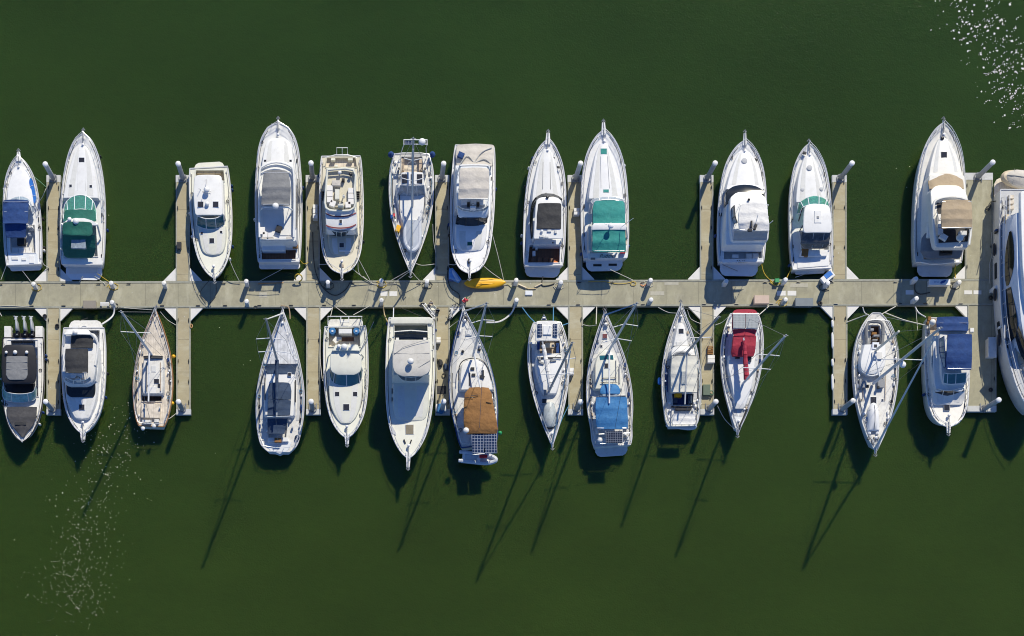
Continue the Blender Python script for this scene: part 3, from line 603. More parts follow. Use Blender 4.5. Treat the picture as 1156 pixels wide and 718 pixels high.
pts = [(386, 505), (384, 400), (386, 262), (400, 232), (450, 216), (502, 230), (518, 262), (520, 400), (518, 505)]
m.tube([b.A(x, y, 4.15) for x, y in catmull(pts, 3)], .09, 6); m.tube([b.A(x, y, 3.85) for x, y in catmull(pts, 3)], .1, 6); b.put('flybridge_coaming', m, white)
b.canvas('bimini_top', [(247, 403, 498, 5.3), (308, 396, 506, 5.5), (312, 396, 507, 5.5), (383, 392, 504, 5.25)], greyv, 4, rnd=(16, 5)); bimini_frame(b, 396, 504, (255, 308, 378), 5.4, 3.7)
b.tubes('radar_arch', [[(388, 402, 3.7), (400, 390, 5.0), (448, 386, 5.2), (496, 390, 5.0), (516, 402, 3.7)]], .08, white, 6); b.dome('radar_dome', 448, 385, 5.45, .3)
b.lounge([(398, 470), (398, 500), (440, 502)], 3.65, vinyl); b.seat(440, 330, 3.65); b.helm(440, 262, 3.65)
b.box('instrument_box', 460, 472, 22, 24, 3.7, 4.0, black, 20); b.poly('flybridge_floor', [(400, 400), (508, 400), (508, 498), (400, 498)], 3.6, 3.69, nonskid, .01)
b.tubes('aft_rail', [[(388, 512, 4.2), (452, 516, 4.2), (518, 512, 4.2)], [(388, 512, 3.9), (452, 516, 3.9), (518, 512, 3.9)]], .025, steel)
b.boxes('cushion', [(404, 508, 20, 8), (430, 508, 20, 8), (500, 508, 22, 8)], 3.65, 4.0, sandv)
b.poly('cockpit_seat', [(396, 532), (486, 532), (486, 556), (396, 556)], .9, 1.95, cool, .05)
b.box('fender_pile', 524, 538, 20, 16, 1.6, 1.9, brownv); b.platform(158, 14, .5, white)
b.hatch(457, 178, 18, 18, 2.58); b.hatch(408, 210, 9, 8, 2.6); b.hatch(506, 210, 9, 8, 2.6); b.pulpit(12, 22); b.rail(0, .62, n=11, mid=True); b.cleats()
b.tubes('handrail', [[(526, 300, 3.3), (526, 470, 3.3)], [(388, 300, 3.3), (388, 470, 3.3)]], .03, steel)
# ---------------------------------------------------------------- T5 beige trawler, bow down, red stripes
b = Boat(ZC, 'trawler', 'weathered beige trawler with red striped brow and open flybridge settees, bow over the dock', 'boat', (201, 640), (197, 166), 2.3, 1.5, UP)
b.hull(176, BLUNT, cream, stripe=None); b.deck(beige, [([(140, 172), (256, 172), (262, 212), (134, 212)], 1.2, palet, 1)])
b.loft('saloon', [(214, 136, 252, 3.7), (455, 136, 262, 3.8)], 1.5, cream, inset=.1, crown=.04)
b.poly('flybridge_deck', [(138, 216), (250, 216), (254, 372), (134, 372)], 3.75, 4.00, beige, .04)
m = M(); pts = [(142, 222), (246, 222), (252, 300), (250, 376), (192, 388), (136, 376), (136, 300), (142, 222)]
m.tube([b.A(x, y, 4.50) for x, y in catmull(pts, 3)], .08, 6); m.tube([b.A(x, y, 4.25) for x, y in catmull(pts, 3)], .12, 6); b.put('flybridge_coaming', m, cream)
b.lounge([(152, 290), (152, 360), (175, 368)], 4.00, vinyl, .4, .55); b.lounge([(238, 300), (238, 368), (214, 370)], 4.00, vinyl, .4, .55); b.lounge([(160, 282), (196, 282)], 4.00, sandv, .45, .5)
b.box('flybridge_table', 182, 320, 18, 40, 4.05, 4.45, cream, bev=.03); b.seat(208, 330, 4.00, 1); b.helm(196, 362, 4.00, 1, cream); b.box('locker', 206, 260, 12, 10, 3.95, 4.45, black)
b.loft('brow', [(384, 134, 254, 4.30), (400, 134, 260, 4.10), (440, 136, 262, 3.95), (466, 142, 256, 3.80)], 2.6, white, inset=.02, crown=.05, n=2, rnd=(0, 8))
b.strip('red_stripe', [(135, 396, 4.15), (160, 406, 4.17), (197, 409, 4.19), (234, 404, 4.17), (258, 394, 4.15)], [(135, 400, 4.15), (160, 410, 4.17), (197, 413, 4.18), (234, 408, 4.17), (259, 398, 4.15)], stripem)
b.strip('red_stripe', [(137, 444, 3.98), (160, 452, 3.99), (197, 455, 4.01), (234, 451, 3.99), (259, 440, 3.97)], [(137, 449, 3.97), (160, 457, 3.98), (197, 460, 4.00), (234, 456, 3.98), (258, 445, 3.96)], stripem)
b.hatch(196, 430, 10, 14, 4.07, black); b.strip('windshield', [(148, 484, 2.15), (198, 494, 2.15), (252, 480, 2.15)], [(146, 464, 3.70), (198, 474, 3.75), (254, 460, 3.70)], glass, frame=cream, mull=4)
b.loft('trunk_cabin', [(480, 146, 252, 2.2), (520, 148, 252, 2.18), (552, 154, 246, 2.1), (570, 168, 232, 2.05)], 1.6, beige, crown=.08, n=2, rnd=(0, 10))
b.hatch(200, 527, 18, 18, 2.28, smoke); b.poly('handrail_pad', [(188, 545), (240, 545), (236, 553), (190, 553)], 2.1, 2.22, white, .02)
b.tubes('stern_rail', [[(180, 160, 1.5), (180, 132, 1.9), (224, 132, 1.9), (224, 160, 1.5)], [(132, 172, 2.1), (176, 160, 2.1), (224, 160, 2.1), (262, 172, 2.1)], [(202, 160, 1.5), (202, 132, 1.8)]], .035, steel)
b.boxes('deck_locker', [(165, 178, 18, 8), (235, 178, 20, 8), (178, 205, 12, 8)], 1.2, 1.7, cream); b.dome('searchlight', 192, 232, 4.4, .18); b.dome('hailer', 236, 240, 4.4, .16, black)
b.boxes('side_ladder', [(128, 310, 14, 4), (128, 318, 14, 4), (128, 326, 14, 4), (128, 334, 14, 4)], 1.5, 1.9, black); b.boxes('side_ladder', [(266, 310, 14, 4), (266, 318, 14, 4), (266, 326, 14, 4), (266, 334, 14, 4)], 1.5, 1.9, black)
b.pulpit(14, 34); b.rail(0, .95, n=16, material=steel, name='deck_rail', closed=True); b.cleats(); b.box('chain_locker', 203, 610, 10, 10, 2.2, 2.45, teak)
# ---------------------------------------------------------------- T6 sailing boat, bow down, radar on a stern arch
b = Boat(ZC, 'sailing_yacht', 'white sailing yacht with stern arch, radar and grey inflatable on its foredeck, upper row', 'sailboat', (479, 638), (484, 158), 1.9, 1.4, SL)
b.hull(178, [(0, .02), (.04, .10), (.1, .24), (.18, .41), (.28, .60), (.38, .76), (.5, .90), (.62, .98), (.74, 1), (.86, .97), (.95, .88), (1, .8)], white, wl=.75)
b.deck(weather, [([(440, 168), (528, 168), (530, 238), (440, 238)], .9, palet, 1)])
b.loft('coachroof', [(280, 425, 540, 1.95), (330, 424, 540, 2.0), (400, 436, 528, 2.0), (470, 455, 508, 1.95), (500, 466, 498, 1.9)], 1.4, white, crown=.08, n=2)
b.loft('hard_dodger', [(232, 440, 532, 3.0), (282, 438, 534, 3.0)], 0, white, thick=.08, crown=.08, rnd=(6, 4)); b.boxes('roof_window', [(455, 257, 22, 36), (516, 257, 22, 36), (486, 257, 12, 36)], 2.98, 3.12, smoke)
b.strip('windshield', [(424, 325, 2.0), (486, 330, 2.05), (538, 325, 2.0)], [(438, 283, 2.95), (486, 286, 2.98), (534, 283, 2.95)], clearvin, frame=white, mull=4)
b.tubes('dodger_post', [[(442, 236, 2.95), (442, 240, 1.5)], [(530, 236, 2.95), (530, 240, 1.5)]], .03, steel)
b.tubes('stern_arch', [[(436, 170, 1.5), (448, 130, 3.4), (454, 118, 3.6), (548, 118, 3.6), (542, 130, 3.4), (544, 170, 1.5)], [(452, 100, 3.6), (546, 100, 3.6)], [(452, 98, 3.6), (452, 122, 3.6)], [(490, 98, 3.6), (490, 122, 3.6)], [(546, 98, 3.6), (546, 122, 3.6)]], .04, steel)
b.dome('radar_dome', 526, 108, 3.9, .33); b.boxes('solar_panel', [(470, 110, 30, 14)], 3.62, 3.68, solar)
m = M(); m.tube([b.A(485, 200, 1.7)+Vector((math.cos(R(a))*.4, math.sin(R(a))*.12, math.sin(R(a))*.35)) for a in range(0, 361, 30)], .02, 4); b.put('steering_wheel', m, steel)
b.boxes('cockpit_locker', [(448, 200, 12, 50), (520, 200, 12, 50)], .9, 1.35, teak); b.boxes('winch', [(432, 215, 7, 7), (538, 215, 7, 7), (444, 300, 6, 6), (528, 300, 6, 6), (430, 345, 6, 6)], 1.5, 1.75, black)
b.boxes('jerry_can', [(430, 225, 6, 12), (432, 248, 6, 10), (540, 235, 6, 14)], 1.45, 1.8, grey)
b.hatch(447, 387, 16, 18, 1.98, navyv); b.hatch(515, 387, 16, 18, 1.98, navyv); b.boxes('handrail', [(434, 360, 3, 90), (538, 360, 3, 90)], 1.98, 2.1, black)
b.rig((486, 372), (490, 97), 16.5, 1.9, spr=((.4, 1.0), (.7, .8)), boom=(486, 165), bz=2.0, cover=None, material=greyalu); b.lifelines(); b.cleats(); b.pulpit(10, 18)
b.boxes('bag', [(429, 458, 18, 26, 20)], 1.7, 2.1, yellow); b.boxes('buoy', [(412, 404, 9, 12)], 1.7, 2.0, redp); b.boxes('cushion', [(402, 410, 7, 14)], 1.7, 1.95, bluep)
b.sidepanels([(.3, .55), (.58, .8)]); b.yachtbits((.45, .8), 3, 16)
t = dinghy(ZC, 'grey inflatable dinghy stowed on the foredeck of the upper-row sailing yacht', 486, 490, 128, 76, 2.0, 180, rubber, rubber, upturned=True)
for x, w_ in ((400, 'left'), (567, 'right')):
    f = Thing(ZC, 'fender', f'round blue fender at the {w_} stern corner of the upper-row sailing yacht', 'fender', x, 160, 1.8, 'round blue fenders on the upper-row sailing yacht'); m = M(); m.sphere(f.org, .3); m.tube([f.org, f.org+Vector((0, 0, .4))], .05, 6); f.put('ball', m, navyv)
# ---------------------------------------------------------------- T7 sedan with sand canvas, bow down
b = Boat(ZD, 'sedan_cruiser', 'white bridge boat with crumpled sand cover and sand bimini, bow above the yellow kayak', 'boat', (180, 640), (201, 124), 2.2, 1.5, UP)
b.hull(176, BLUNT, white); b.deck(white, [([(130, 130), (268, 130), (272, 200), (124, 200)], .9, liner, 1)])
b.canvas('cockpit_cover', [(120, 128, 280, 1.75), (160, 123, 278, 1.95), (205, 128, 272, 2.0)], sandv, 3, crown=.25, thick=.2, rnd=(8, 0)); b.tubes('cover_fold', [[(140, 200, 2.2), (170, 165, 2.25), (196, 190, 2.2)], [(200, 190, 2.2), (230, 150, 2.2), (270, 132, 1.9)], [(205, 192, 2.2), (240, 178, 2.2), (264, 196, 2.0)]], .05, lightgreyv, sm=4)
b.box('dinghy_motor', 145, 160, 24, 22, 1.95, 2.35, navyv, 25)
b.loft('saloon', [(204, 122, 262, 3.30), (380, 124, 258, 3.35)], 1.5, white, crown=.04)
b.loft('flybridge', [(206, 128, 262, 3.80), (300, 126, 262, 3.90), (372, 130, 258, 3.90), (400, 134, 252, 3.60), (414, 136, 250, 3.40)], 3.30, cool, inset=.03, crown=.04, rnd=(8, 8))
b.tubes('radar_arch', [[(128, 240, 3.70), (140, 212, 4.90), (150, 204, 5.10), (244, 204, 5.10), (254, 212, 4.90), (264, 240, 3.70)]], .1, white, 6, sm=3)
b.canvas('bimini_top', [(214, 142, 256, 5.50), (228, 138, 260, 5.60), (300, 136, 260, 5.60), (341, 132, 256, 5.40)], sandv, 3, rnd=(6, 4)); bimini_frame(b, 138, 258, (222, 280, 338), 5.55, 3.90)
b.boxes('flybridge_seat', [(158, 352, 22, 20), (196, 350, 20, 26), (232, 352, 22, 20)], 3.90, 4.40, vinyl); b.boxes('console', [(176, 360, 10, 16), (214, 360, 10, 16)], 3.90, 4.30, black); b.helm(194, 372, 3.80, 1)
b.strip('flybridge_screen', [(130, 372, 3.90), (150, 386, 3.90), (194, 392, 3.90), (238, 386, 3.90), (256, 372, 3.90)], [(134, 366, 4.25), (152, 378, 4.25), (194, 383, 4.25), (236, 378, 4.25), (253, 366, 4.25)], clearvin, frame=steel, mull=4)
b.strip('windshield', [(124, 440, 2.2), (150, 449, 2.2), (188, 453, 2.2), (226, 448, 2.2), (250, 434, 2.2)], [(130, 406, 3.30), (154, 416, 3.35), (192, 420, 3.40), (228, 414, 3.35), (252, 400, 3.30)], glass, frame=blackv, mull=3)
b.loft('trunk_cabin', [(444, 124, 250, 2.25), (500, 122, 246, 2.2), (535, 130, 236, 2.1), (552, 146, 222, 2.0)], 1.5, white, crown=.08, n=2, rnd=(0, 12))
b.hatch(181, 521, 20, 14, 2.27, greenv); b.pulpit(14, 34); b.rail(0, .72, n=10); b.cleats(); b.box('chain_locker', 178, 590, 9, 18, 2.1, 2.3, black)
# ---------------------------------------------------------------- T8 express with black canvas
b = Boat(ZE, 'express_cruiser', 'white express cruiser with black canvas square and dark brown cockpit', 'boat', (174, 100), (156, 606), 1.9, 1.3, UP)
b.hull(168, CRUISER, white); b.deck(white, [([(98, 524), (224, 524), (222, 600), (92, 600)], .6, dteak, 1)])
b.loft('foredeck_trunk', [(140, 156, 186, 1.95), (180, 138, 202, 2.05), (250, 122, 216, 2.1), (320, 112, 230, 2.15), (350, 110, 234, 2.15)], 1.3, white, crown=.1, n=3)
b.tubes('deck_seam', [[(155, 190, 2.17), (153, 300, 2.26)], [(183, 190, 2.17), (185, 300, 2.26)]], .015, black)
b.strip('windshield', [(106, 500, 1.6), (102, 420, 2.0), (112, 352, 2.15), (150, 318, 2.2), (200, 320, 2.2), (232, 340, 2.15)], [(112, 500, 1.9), (112, 420, 2.35), (122, 362, 2.6), (152, 330, 2.7), (198, 332, 2.7), (228, 350, 2.6)], glass, frame=black, mull=3)
b.loft('hardtop', [(332, 148, 205, 3.0), (345, 128, 228, 3.1), (400, 122, 234, 3.15), (500, 116, 236, 3.1)], 0, white, thick=.12, crown=.05, rnd=(6, 4), n=2)
b.canvas('sunroof_canvas', [(357, 135, 229, 3.22), (400, 130, 229, 3.25), (460, 128, 228, 3.22)], blackv, 2, rnd=(6, 3), crown=.1)
b.boxes('hardtop_vent', [(180, 468, 16, 8), (150, 490, 16, 9), (170, 492, 14, 9), (206, 472, 10, 12)], 3.12, 3.3, liner); b.dome('horn', 172, 333, 3.2, .14, black); b.dome('gps_antenna', 150, 470, 3.3, .14)
b.tubes('hardtop_post', [[(120, 480, 3.05), (112, 512, 1.4)], [(232, 480, 3.05), (232, 512, 1.4)]], .08, white)
b.loft('wet_bar', [(506, 120, 228, 1.8), (524, 116, 228, 1.8)], .6, cool, inset=0); b.boxes('vent_grille', [(178, 517, 40, 6)], 1.8, 1.85, black)
b.lounge([(104, 590), (200, 592)], .6, dteak, .3); b.box('orange_bag', 205, 598, 16, 14, .65, 1.1, orange, 20); b.boxes('step', [(128, 530, 10, 26), (118, 560, 12, 20)], .6, 1.0, vinyl)
b.poly('stern_deck', [(80, 596), (92, 602), (222, 602), (236, 594), (236, 610), (82, 612)], 1.1, 1.32, white, .03)
b.platform(140, 38, .45, cool); b.boxes('platform_hatch', [(112, 620, 18, 10), (150, 622, 30, 10), (192, 630, 22, 12)], .43, .49, nonskid)
b.hatch(171, 198, 20, 18, 2.1); b.pulpit(22, 46); b.rail(0, .55, n=9); b.cleats(); b.boxes('deck_fitting', [(196, 172, 12, 7, 10), (217, 210, 12, 7, 10)], 1.9, 2.05, black)
# ---------------------------------------------------------------- T9 teal canvas
b = Boat(ZE, 'express_cruiser', 'white cruiser with two bright teal canvas panels and script name on its transom', 'boat', (400, 62), (408, 578), 2.0, 1.3, UP)
b.hull(190, CRUISER, white); b.deck(white, [([(352, 350), (486, 350), (492, 562), (350, 562)], .7, liner, 1)])
b.loft('foredeck_trunk', [(115, 385, 416, 2.05), (160, 366, 432, 2.12), (240, 352, 456, 2.2), (320, 340, 474, 2.25), (338, 340, 476, 2.25)], 1.3, white, crown=.1, n=3)
b.tubes('deck_seam', [[(388, 165, 2.27), (390, 296, 2.36)], [(416, 165, 2.27), (424, 296, 2.36)]], .012, grey)
b.hatch(401, 146, 24, 22, 2.2, tealv); b.hatch(410, 307, 22, 12, 2.32, tealv)
b.strip('windshield', [(340, 400, 2.0), (348, 350, 2.25), (380, 334, 2.3), (420, 330, 2.3), (460, 334, 2.3), (484, 350, 2.25), (490, 400, 2.0)], [(350, 400, 2.5), (358, 362, 2.75), (384, 346, 2.85), (420, 342, 2.85), (456, 346, 2.85), (478, 362, 2.75), (484, 400, 2.5)], clearvin, frame=steel, mull=6)
b.canvas('bimini_top', [(347, 362, 484, 3.4), (380, 356, 487, 3.5), (442, 356, 488, 3.4)], tealv, 2, rnd=(10, 4), crown=.12)
b.loft('radar_arch', [(438, 360, 488, 3.6), (450, 352, 492, 3.65), (464, 352, 492, 3.55)], 3.45, white, inset=0, crown=.04); b.tubes('arch_leg', [[(356, 450, 3.55), (348, 500, 1.4)], [(490, 450, 3.55), (496, 500, 1.4)]], .08, white)
b.dome('radar_dome', 429, 448, 4.1, .27); b.tubes('antenna', [[(430, 450, 3.7), (404, 440, 5.2)], [(470, 455, 3.6), (520, 418, 5.6)]], .025, white)
b.canvas('aft_canvas', [(464, 354, 488, 3.45), (520, 354, 490, 3.3), (555, 354, 490, 3.0)], tealv, 2, crown=.1, rnd=(0, 8))
bimini_frame(b, 358, 488, (352, 400, 470, 550), 3.42, 1.4); b.box('side_curtain', 343, 500, 10, 100, 1.4, 2.2, liner); b.box('boat_hook_rack', 491, 480, 5, 90, 1.4, 1.6, teak)
b.poly('transom_top', [(334, 560), (498, 558), (496, 578), (338, 582)], 1.1, 1.42, cool, .04); b.box('stern_grill', 478, 552, 22, 10, 1.3, 1.75, white); b.box('grill_handle', 478, 556, 20, 3, 1.5, 1.8, redp)
b.platform(148, 40, .4, cool); b.boxes('platform_recess', [(375, 608, 34, 9), (437, 606, 34, 9)], .39, .43, black); b.box('transom_vent', 357, 581, 18, 8, 1.3, 1.44, greyv)
b.pulpit(20, 52); b.rail(0, .6, n=11, mid=True); b.cleats()
def script(b, text, x, y, z, size, material, rot=0, tilt=0, shear=.35, name='boat_name'):
    cu = bpy.data.curves.new(name, 'FONT'); cu.body = text; cu.size = size; cu.align_x = 'CENTER'; cu.align_y = 'CENTER'; cu.extrude = .01; cu.shear = shear; cu.offset = -.008
    tmp = bpy.data.objects.new('tmp', cu); me = bpy.data.meshes.new_from_object(tmp); bpy.data.objects.remove(tmp)
    o = bpy.data.objects.new(name, me); COL.objects.link(o); me.materials.clear(); me.materials.append(material); o.parent = b.root; o.location = b.A(x, y, z)-b.org; o.rotation_euler = (tilt, 0, rot); return o
script(b, 'Puddles', 416, 571, 1.445, .5, black, R(1.5))
# ---------------------------------------------------------------- T10 white flybridge, white bimini
b = Boat(ZF, 'flybridge_cruiser', 'white flybridge cruiser with white bimini, black curved front window and blue-shaded stern', 'boat', (218, 104), (204, 594), 2.1, 1.4, UP)
b.hull(194, CRUISER, white); b.deck(white, [([(130, 528), (286, 524), (288, 584), (132, 588)], .8, liner, 1)])
b.loft('foredeck_trunk', [(150, 198, 238, 2.15), (175, 182, 258, 2.25), (230, 160, 282, 2.35), (300, 142, 298, 2.45)], 1.4, white, crown=.12, n=3)
b.loft('saloon', [(352, 146, 304, 3.0), (380, 144, 304, 3.05), (525, 140, 300, 3.0)], 1.4, white, crown=.04, rnd=(14, 4))
b.loft('front_window', [(283, 192, 246, 2.68), (290, 168, 272, 2.74), (304, 148, 292, 2.84), (324, 142, 299, 2.95), (360, 142, 302, 3.05)], 2.2, glass, inset=.03, crown=.05, n=2); b.tubes('window_trim', [[(141, 352, 2.9), (145, 316, 2.8), (168, 290, 2.7), (216, 281, 2.7), (264, 288, 2.7), (298, 312, 2.8), (302, 345, 2.9)]], .05, white, sm=3)
b.loft('flybridge', [(312, 188, 270, 3.5), (330, 164, 298, 3.6), (362, 158, 310, 3.7), (470, 162, 316, 3.7), (510, 168, 312, 3.5)], 3.0, white, inset=.03, crown=.03, n=2, rnd=(6, 8))
b.canvas('bimini_top', [(356, 202, 304, 5.4), (400, 192, 312, 5.5), (440, 192, 318, 5.5), (470, 196, 318, 5.3)], whitev, 3, rnd=(14, 5)); bimini_frame(b, 194, 316, (362, 410, 465), 5.4, 3.7)
b.strip('side_curtain', [(164, 378, 3.7), (166, 420, 3.7), (176, 440, 3.7)], [(176, 366, 4.6), (180, 410, 4.8), (188, 436, 4.8)], clearvin, frame=black, mull=2)
b.canvas('aft_curtain', [(468, 176, 312, 4.6), (508, 172, 308, 3.8)], lightgreyv, 2, crown=.06); b.tubes('ladder', [[(170, 480, 4.0), (172, 530, .9)], [(184, 480, 4.0), (186, 530, .9)]]+[[(170, 484+i*9, 3.8-i*.6), (186, 484+i*9, 3.8-i*.6)] for i in range(5)], .03, steel)
b.tubes('antenna', [[(262, 440, 5.5), (272, 402, 6.6)], [(318, 440, 5.3), (332, 428, 5.8)]], .03, white); b.dome('gps_antenna', 235, 342, 3.85, .13, black)
b.boxes('rod_holder', [(246, 440, 7, 26), (262, 452, 10, 22, 20), (240, 464, 16, 10)], 5.45, 5.7, blackv)
b.box('cooler', 180, 572, 26, 16, .8, 1.2, white); b.box('deck_bucket', 160, 540, 12, 12, .8, 1.15, liner); b.lounge([(220, 576), (272, 574)], .8); b.boxes('step', [(152, 535, 40, 4)], 1.35, 1.5, black)
b.poly('transom_top', [(126, 584), (290, 580), (290, 592), (128, 598)], 1.1, 1.45, cool, .03); b.platform(152, 44, .45, cool); b.tubes('tow_bar', [[(128, 606, .6), (190, 632, .55)]], .03, grey)
script(b, 'Malibu', 205, 594, 1.42, .42, black, 0, R(30))
m = M(); m.lathe(b.A(217, 185, 2.4), [(.27, 0), (.27, .05), (.22, .07)], 14); b.put('round_hatch', m, greyskid); b.pulpit(16, 50); b.rail(0, .62, n=11, mid=True); b.cleats(); b.box('anchor_locker', 263, 180, 14, 8, 2.0, 2.2, black, 40)
# ---------------------------------------------------------------- T11
b = Boat(ZF, 'hardtop_cruiser', 'white cruiser with plain white hard top, green windscreen and dark rear enclosure', 'boat', (478, 118), (492, 622), 1.9, 1.2, UP)
b.hull(170, CRUISER, white); b.deck(white, [([(440, 470), (562, 470), (560, 548), (446, 548)], .6, liner, 1)])
b.loft('foredeck_trunk', [(165, 462, 494, 1.98), (200, 448, 510, 2.05), (260, 434, 530, 2.12), (330, 426, 546, 2.15), (352, 426, 548, 2.15)], 1.3, white, crown=.1, n=3)
for (x, y, r_) in ((480, 214, .25), (452, 302, .18), (528, 300, .18)):
    m = M(); m.lathe(b.A(x, y, 2.16), [(r_, 0), (r_, .08), (r_*.8, .1)], 14); b.put('round_hatch', m, greyskid)
b.strip('windshield', [(430, 400, 1.9), (436, 358, 2.1), (462, 334, 2.15), (496, 325, 2.2), (530, 330, 2.15), (556, 352, 2.1), (560, 380, 1.9)], [(442, 400, 2.5), (450, 378, 2.7), (470, 366, 2.75), (498, 361, 2.8), (528, 364, 2.75), (550, 374, 2.7), (560, 395, 2.5)], greenglass, frame=cool, mull=5)
b.loft('hardtop', [(362, 482, 545, 3.1), (372, 462, 562, 3.15), (420, 456, 570, 3.2), (476, 454, 572, 3.15)], 0, white, thick=.12, crown=.1, rnd=(4, 12), n=2); b.box('roof_hatch', 515, 412, 28, 50, 3.2, 3.33, white, bev=.04); b.box('roof_light', 515, 413, 9, 9, 3.3, 3.38, grey)
b.tubes('hardtop_frame', [[(458, 440, 3.1), (440, 470, 1.4)], [(570, 440, 3.1), (560, 470, 1.4)], [(452, 376, 2.9), (436, 430, 1.7)]], .05, black)
b.canvas('rear_enclosure', [(474, 450, 568, 3.0), (520, 444, 560, 2.5), (541, 458, 550, 2.0)], mat('smoked_vinyl', (.09, .095, .10), .25, .4, 3, dirt=(.3, .3, .28), dscale=2.5, damt=.5), 2, crown=.08, rnd=(0, 14))
b.tubes('enclosure_seam', [[(497, 478, 3.1), (490, 540, 2.12)], [(540, 480, 3.1), (534, 534, 2.2)]], .02, liner)
b.poly('stern_seat', [(448, 548), (556, 546), (552, 570), (440, 572)], .6, 1.5, white, .08); b.box('teak_step', 463, 556, 26, 30, .9, 1.56, brownv, 6)
b.poly('stern_deck', [(428, 576), (560, 572), (560, 610), (430, 620)], .8, 1.24, white, .08, flare=.04); b.platform(120, 10, .4); b.pulpit(8, 12); b.rail(0, .6, n=10, mid=True); b.cleats(); b.box('windlass_cover', 462, 152, 12, 8, 1.95, 2.15, black, 20)
# ---------------------------------------------------------------- T12 flybridge, tan
b = Boat(ZG, 'flybridge_yacht', 'long white flybridge yacht with tan bimini and tan cover over its front windows', 'boat', (222, 66), (204, 602), 2.4, 1.5, UP)
b.hull(190, CRUISER, white); b.deck(white, [([(140, 500), (292, 500), (286, 592), (144, 594)], .8, liner, 1)])
b.loft('foredeck_trunk', [(125, 205, 238, 2.45), (150, 192, 254, 2.52), (210, 175, 282, 2.62), (270, 165, 298, 2.7)], 1.5, white, crown=.12, n=3)
b.loft('saloon', [(262, 168, 304, 3.1), (330, 162, 310, 3.15), (505, 160, 310, 3.1)], 1.5, white, crown=.04, rnd=(14, 4))
b.canvas('window_cover', [(262, 196, 268, 3.0), (270, 172, 292, 3.05), (290, 164, 300, 3.2), (318, 168, 302, 3.35)], tanv, 1, crown=.15, thick=.12)
b.strip('window_cover_side', [(158, 310, 2.3), (156, 380, 2.3)], [(166, 310, 3.2), (165, 380, 3.2)], glass)
b.loft('flybridge', [(306, 196, 280, 3.75), (322, 176, 300, 3.85), (352, 174, 316, 4.0), (470, 180, 330, 4.0), (545, 190, 318, 3.8)], 3.1, white, inset=.03, crown=.02, n=2, rnd=(6, 10))
b.poly('flybridge_floor', [(196, 372), (316, 368), (322, 520), (206, 526)], 3.9, 4.04, black, .01)
m = M(); pts = [(192, 535), (186, 470), (184, 390), (196, 362), (246, 350), (308, 360), (322, 392), (328, 470), (320, 535)]
m.tube([b.A(x, y, 4.6) for x, y in catmull(pts, 3)], .1, 6); m.tube([b.A(x, y, 4.25) for x, y in catmull(pts, 3)], .14, 6); b.put('flybridge_coaming', m, white)
b.canvas('bimini_top', [(362, 218, 330, 5.9), (400, 213, 334, 6.0), (434, 213, 335, 6.0), (473, 214, 333, 5.8)], tanv, 3, rnd=(8, 6)); bimini_frame(b, 214, 332, (368, 420, 468), 5.95, 4.0)
b.lounge([(206, 420), (206, 500), (232, 516)], 4.0, vinyl); b.seat(262, 400, 4.0); b.helm(262, 372, 4.0); b.box('wet_bar', 300, 488, 26, 16, 4.0, 4.6, liner, 0)
b.dome('radar_dome', 286, 508, 4.9, .34); b.tubes('antenna', [[(290, 520, 4.3), (262, 548, 4.9)], [(204, 440, 4.6), (196, 400, 6.6)]], .03, white)
b.canvas('aft_enclosure', [(490, 152, 180, 2.9), (510, 138, 296, 2.8), (560, 134, 298, 2.6), (588, 150, 288, 2.2)], greyv, 2, crown=.12, rnd=(0, 12)); b.poly('clear_window', [(208, 556), (258, 554), (256, 572), (210, 574)], 2.5, 2.72, glass, .01)
b.poly('stern_deck', [(134, 594), (292, 592), (284, 604), (140, 606)], 1.2, 1.54, white, .04); b.tubes('davit_bar', [[(134, 600, 1.7), (180, 610, 1.75), (230, 606, 1.75), (280, 598, 1.7)]], .05, steel)
b.platform(134, 42, .5, cool); m = M(); m.lathe(b.A(217, 125, 2.5), [(.16, 0), (.16, .15), (.05, .2)], 12); b.put('deck_vent', m, black); b.tubes('anchor_chain', [[(222, 80, 2.5), (218, 120, 2.55)]], .04, grey)
b.hatch(225, 187, 22, 22, 2.68); b.pulpit(10, 20); b.rail(0, .62, n=12, mid=True); b.cleats()
# ---------------------------------------------------------------- T13 large yacht cut by the frame
ZZ = (0, 0, 1.0)
b = Boat(ZZ, 'motor_yacht', 'huge white motor yacht cut off by the right edge, with black side windows', 'yacht', (1171, 470), (1168, 214), 3.2, 2.5, UP)
b.hull(78, [(0, .03), (.03, .22), (.07, .38), (.12, .53), (.18, .66), (.26, .79), (.36, .90), (.48, .97), (.62, 1), (.8, 1), (1, .97)], white, wl=.9, rake=.05)
b.deck(greyskid); b.platform(74, 21, .8, palet, .6)
b.loft('main_saloon', [(240, 1147, 1200, 4.8), (300, 1148, 1202, 5.0), (360, 1152, 1200, 4.8), (392, 1158, 1194, 4.2), (408, 1165, 1184, 3.6)], 2.5, cool, inset=.35, crown=.1, n=2, rnd=(2, 3))
b.loft('upper_deck', [(216, 1152, 1200, 5.2), (300, 1154, 1204, 5.5), (345, 1160, 1200, 5.4), (362, 1168, 1192, 5.2)], 4.9, white, inset=.05, crown=.05, n=2, rnd=(2, 4))
def sidewall(y, f, off=.16):          # a point on the sloping saloon wall, pushed off
    xt = 1147+(y-240)/60 if y < 300 else 1148+(y-300)/15 if y < 360 else 1152+(y-360)/5
    p = W(xt, y, 4.8); return Vector((p.x-.35*(1-f)-off, p.y, 2.5+2.25*f))
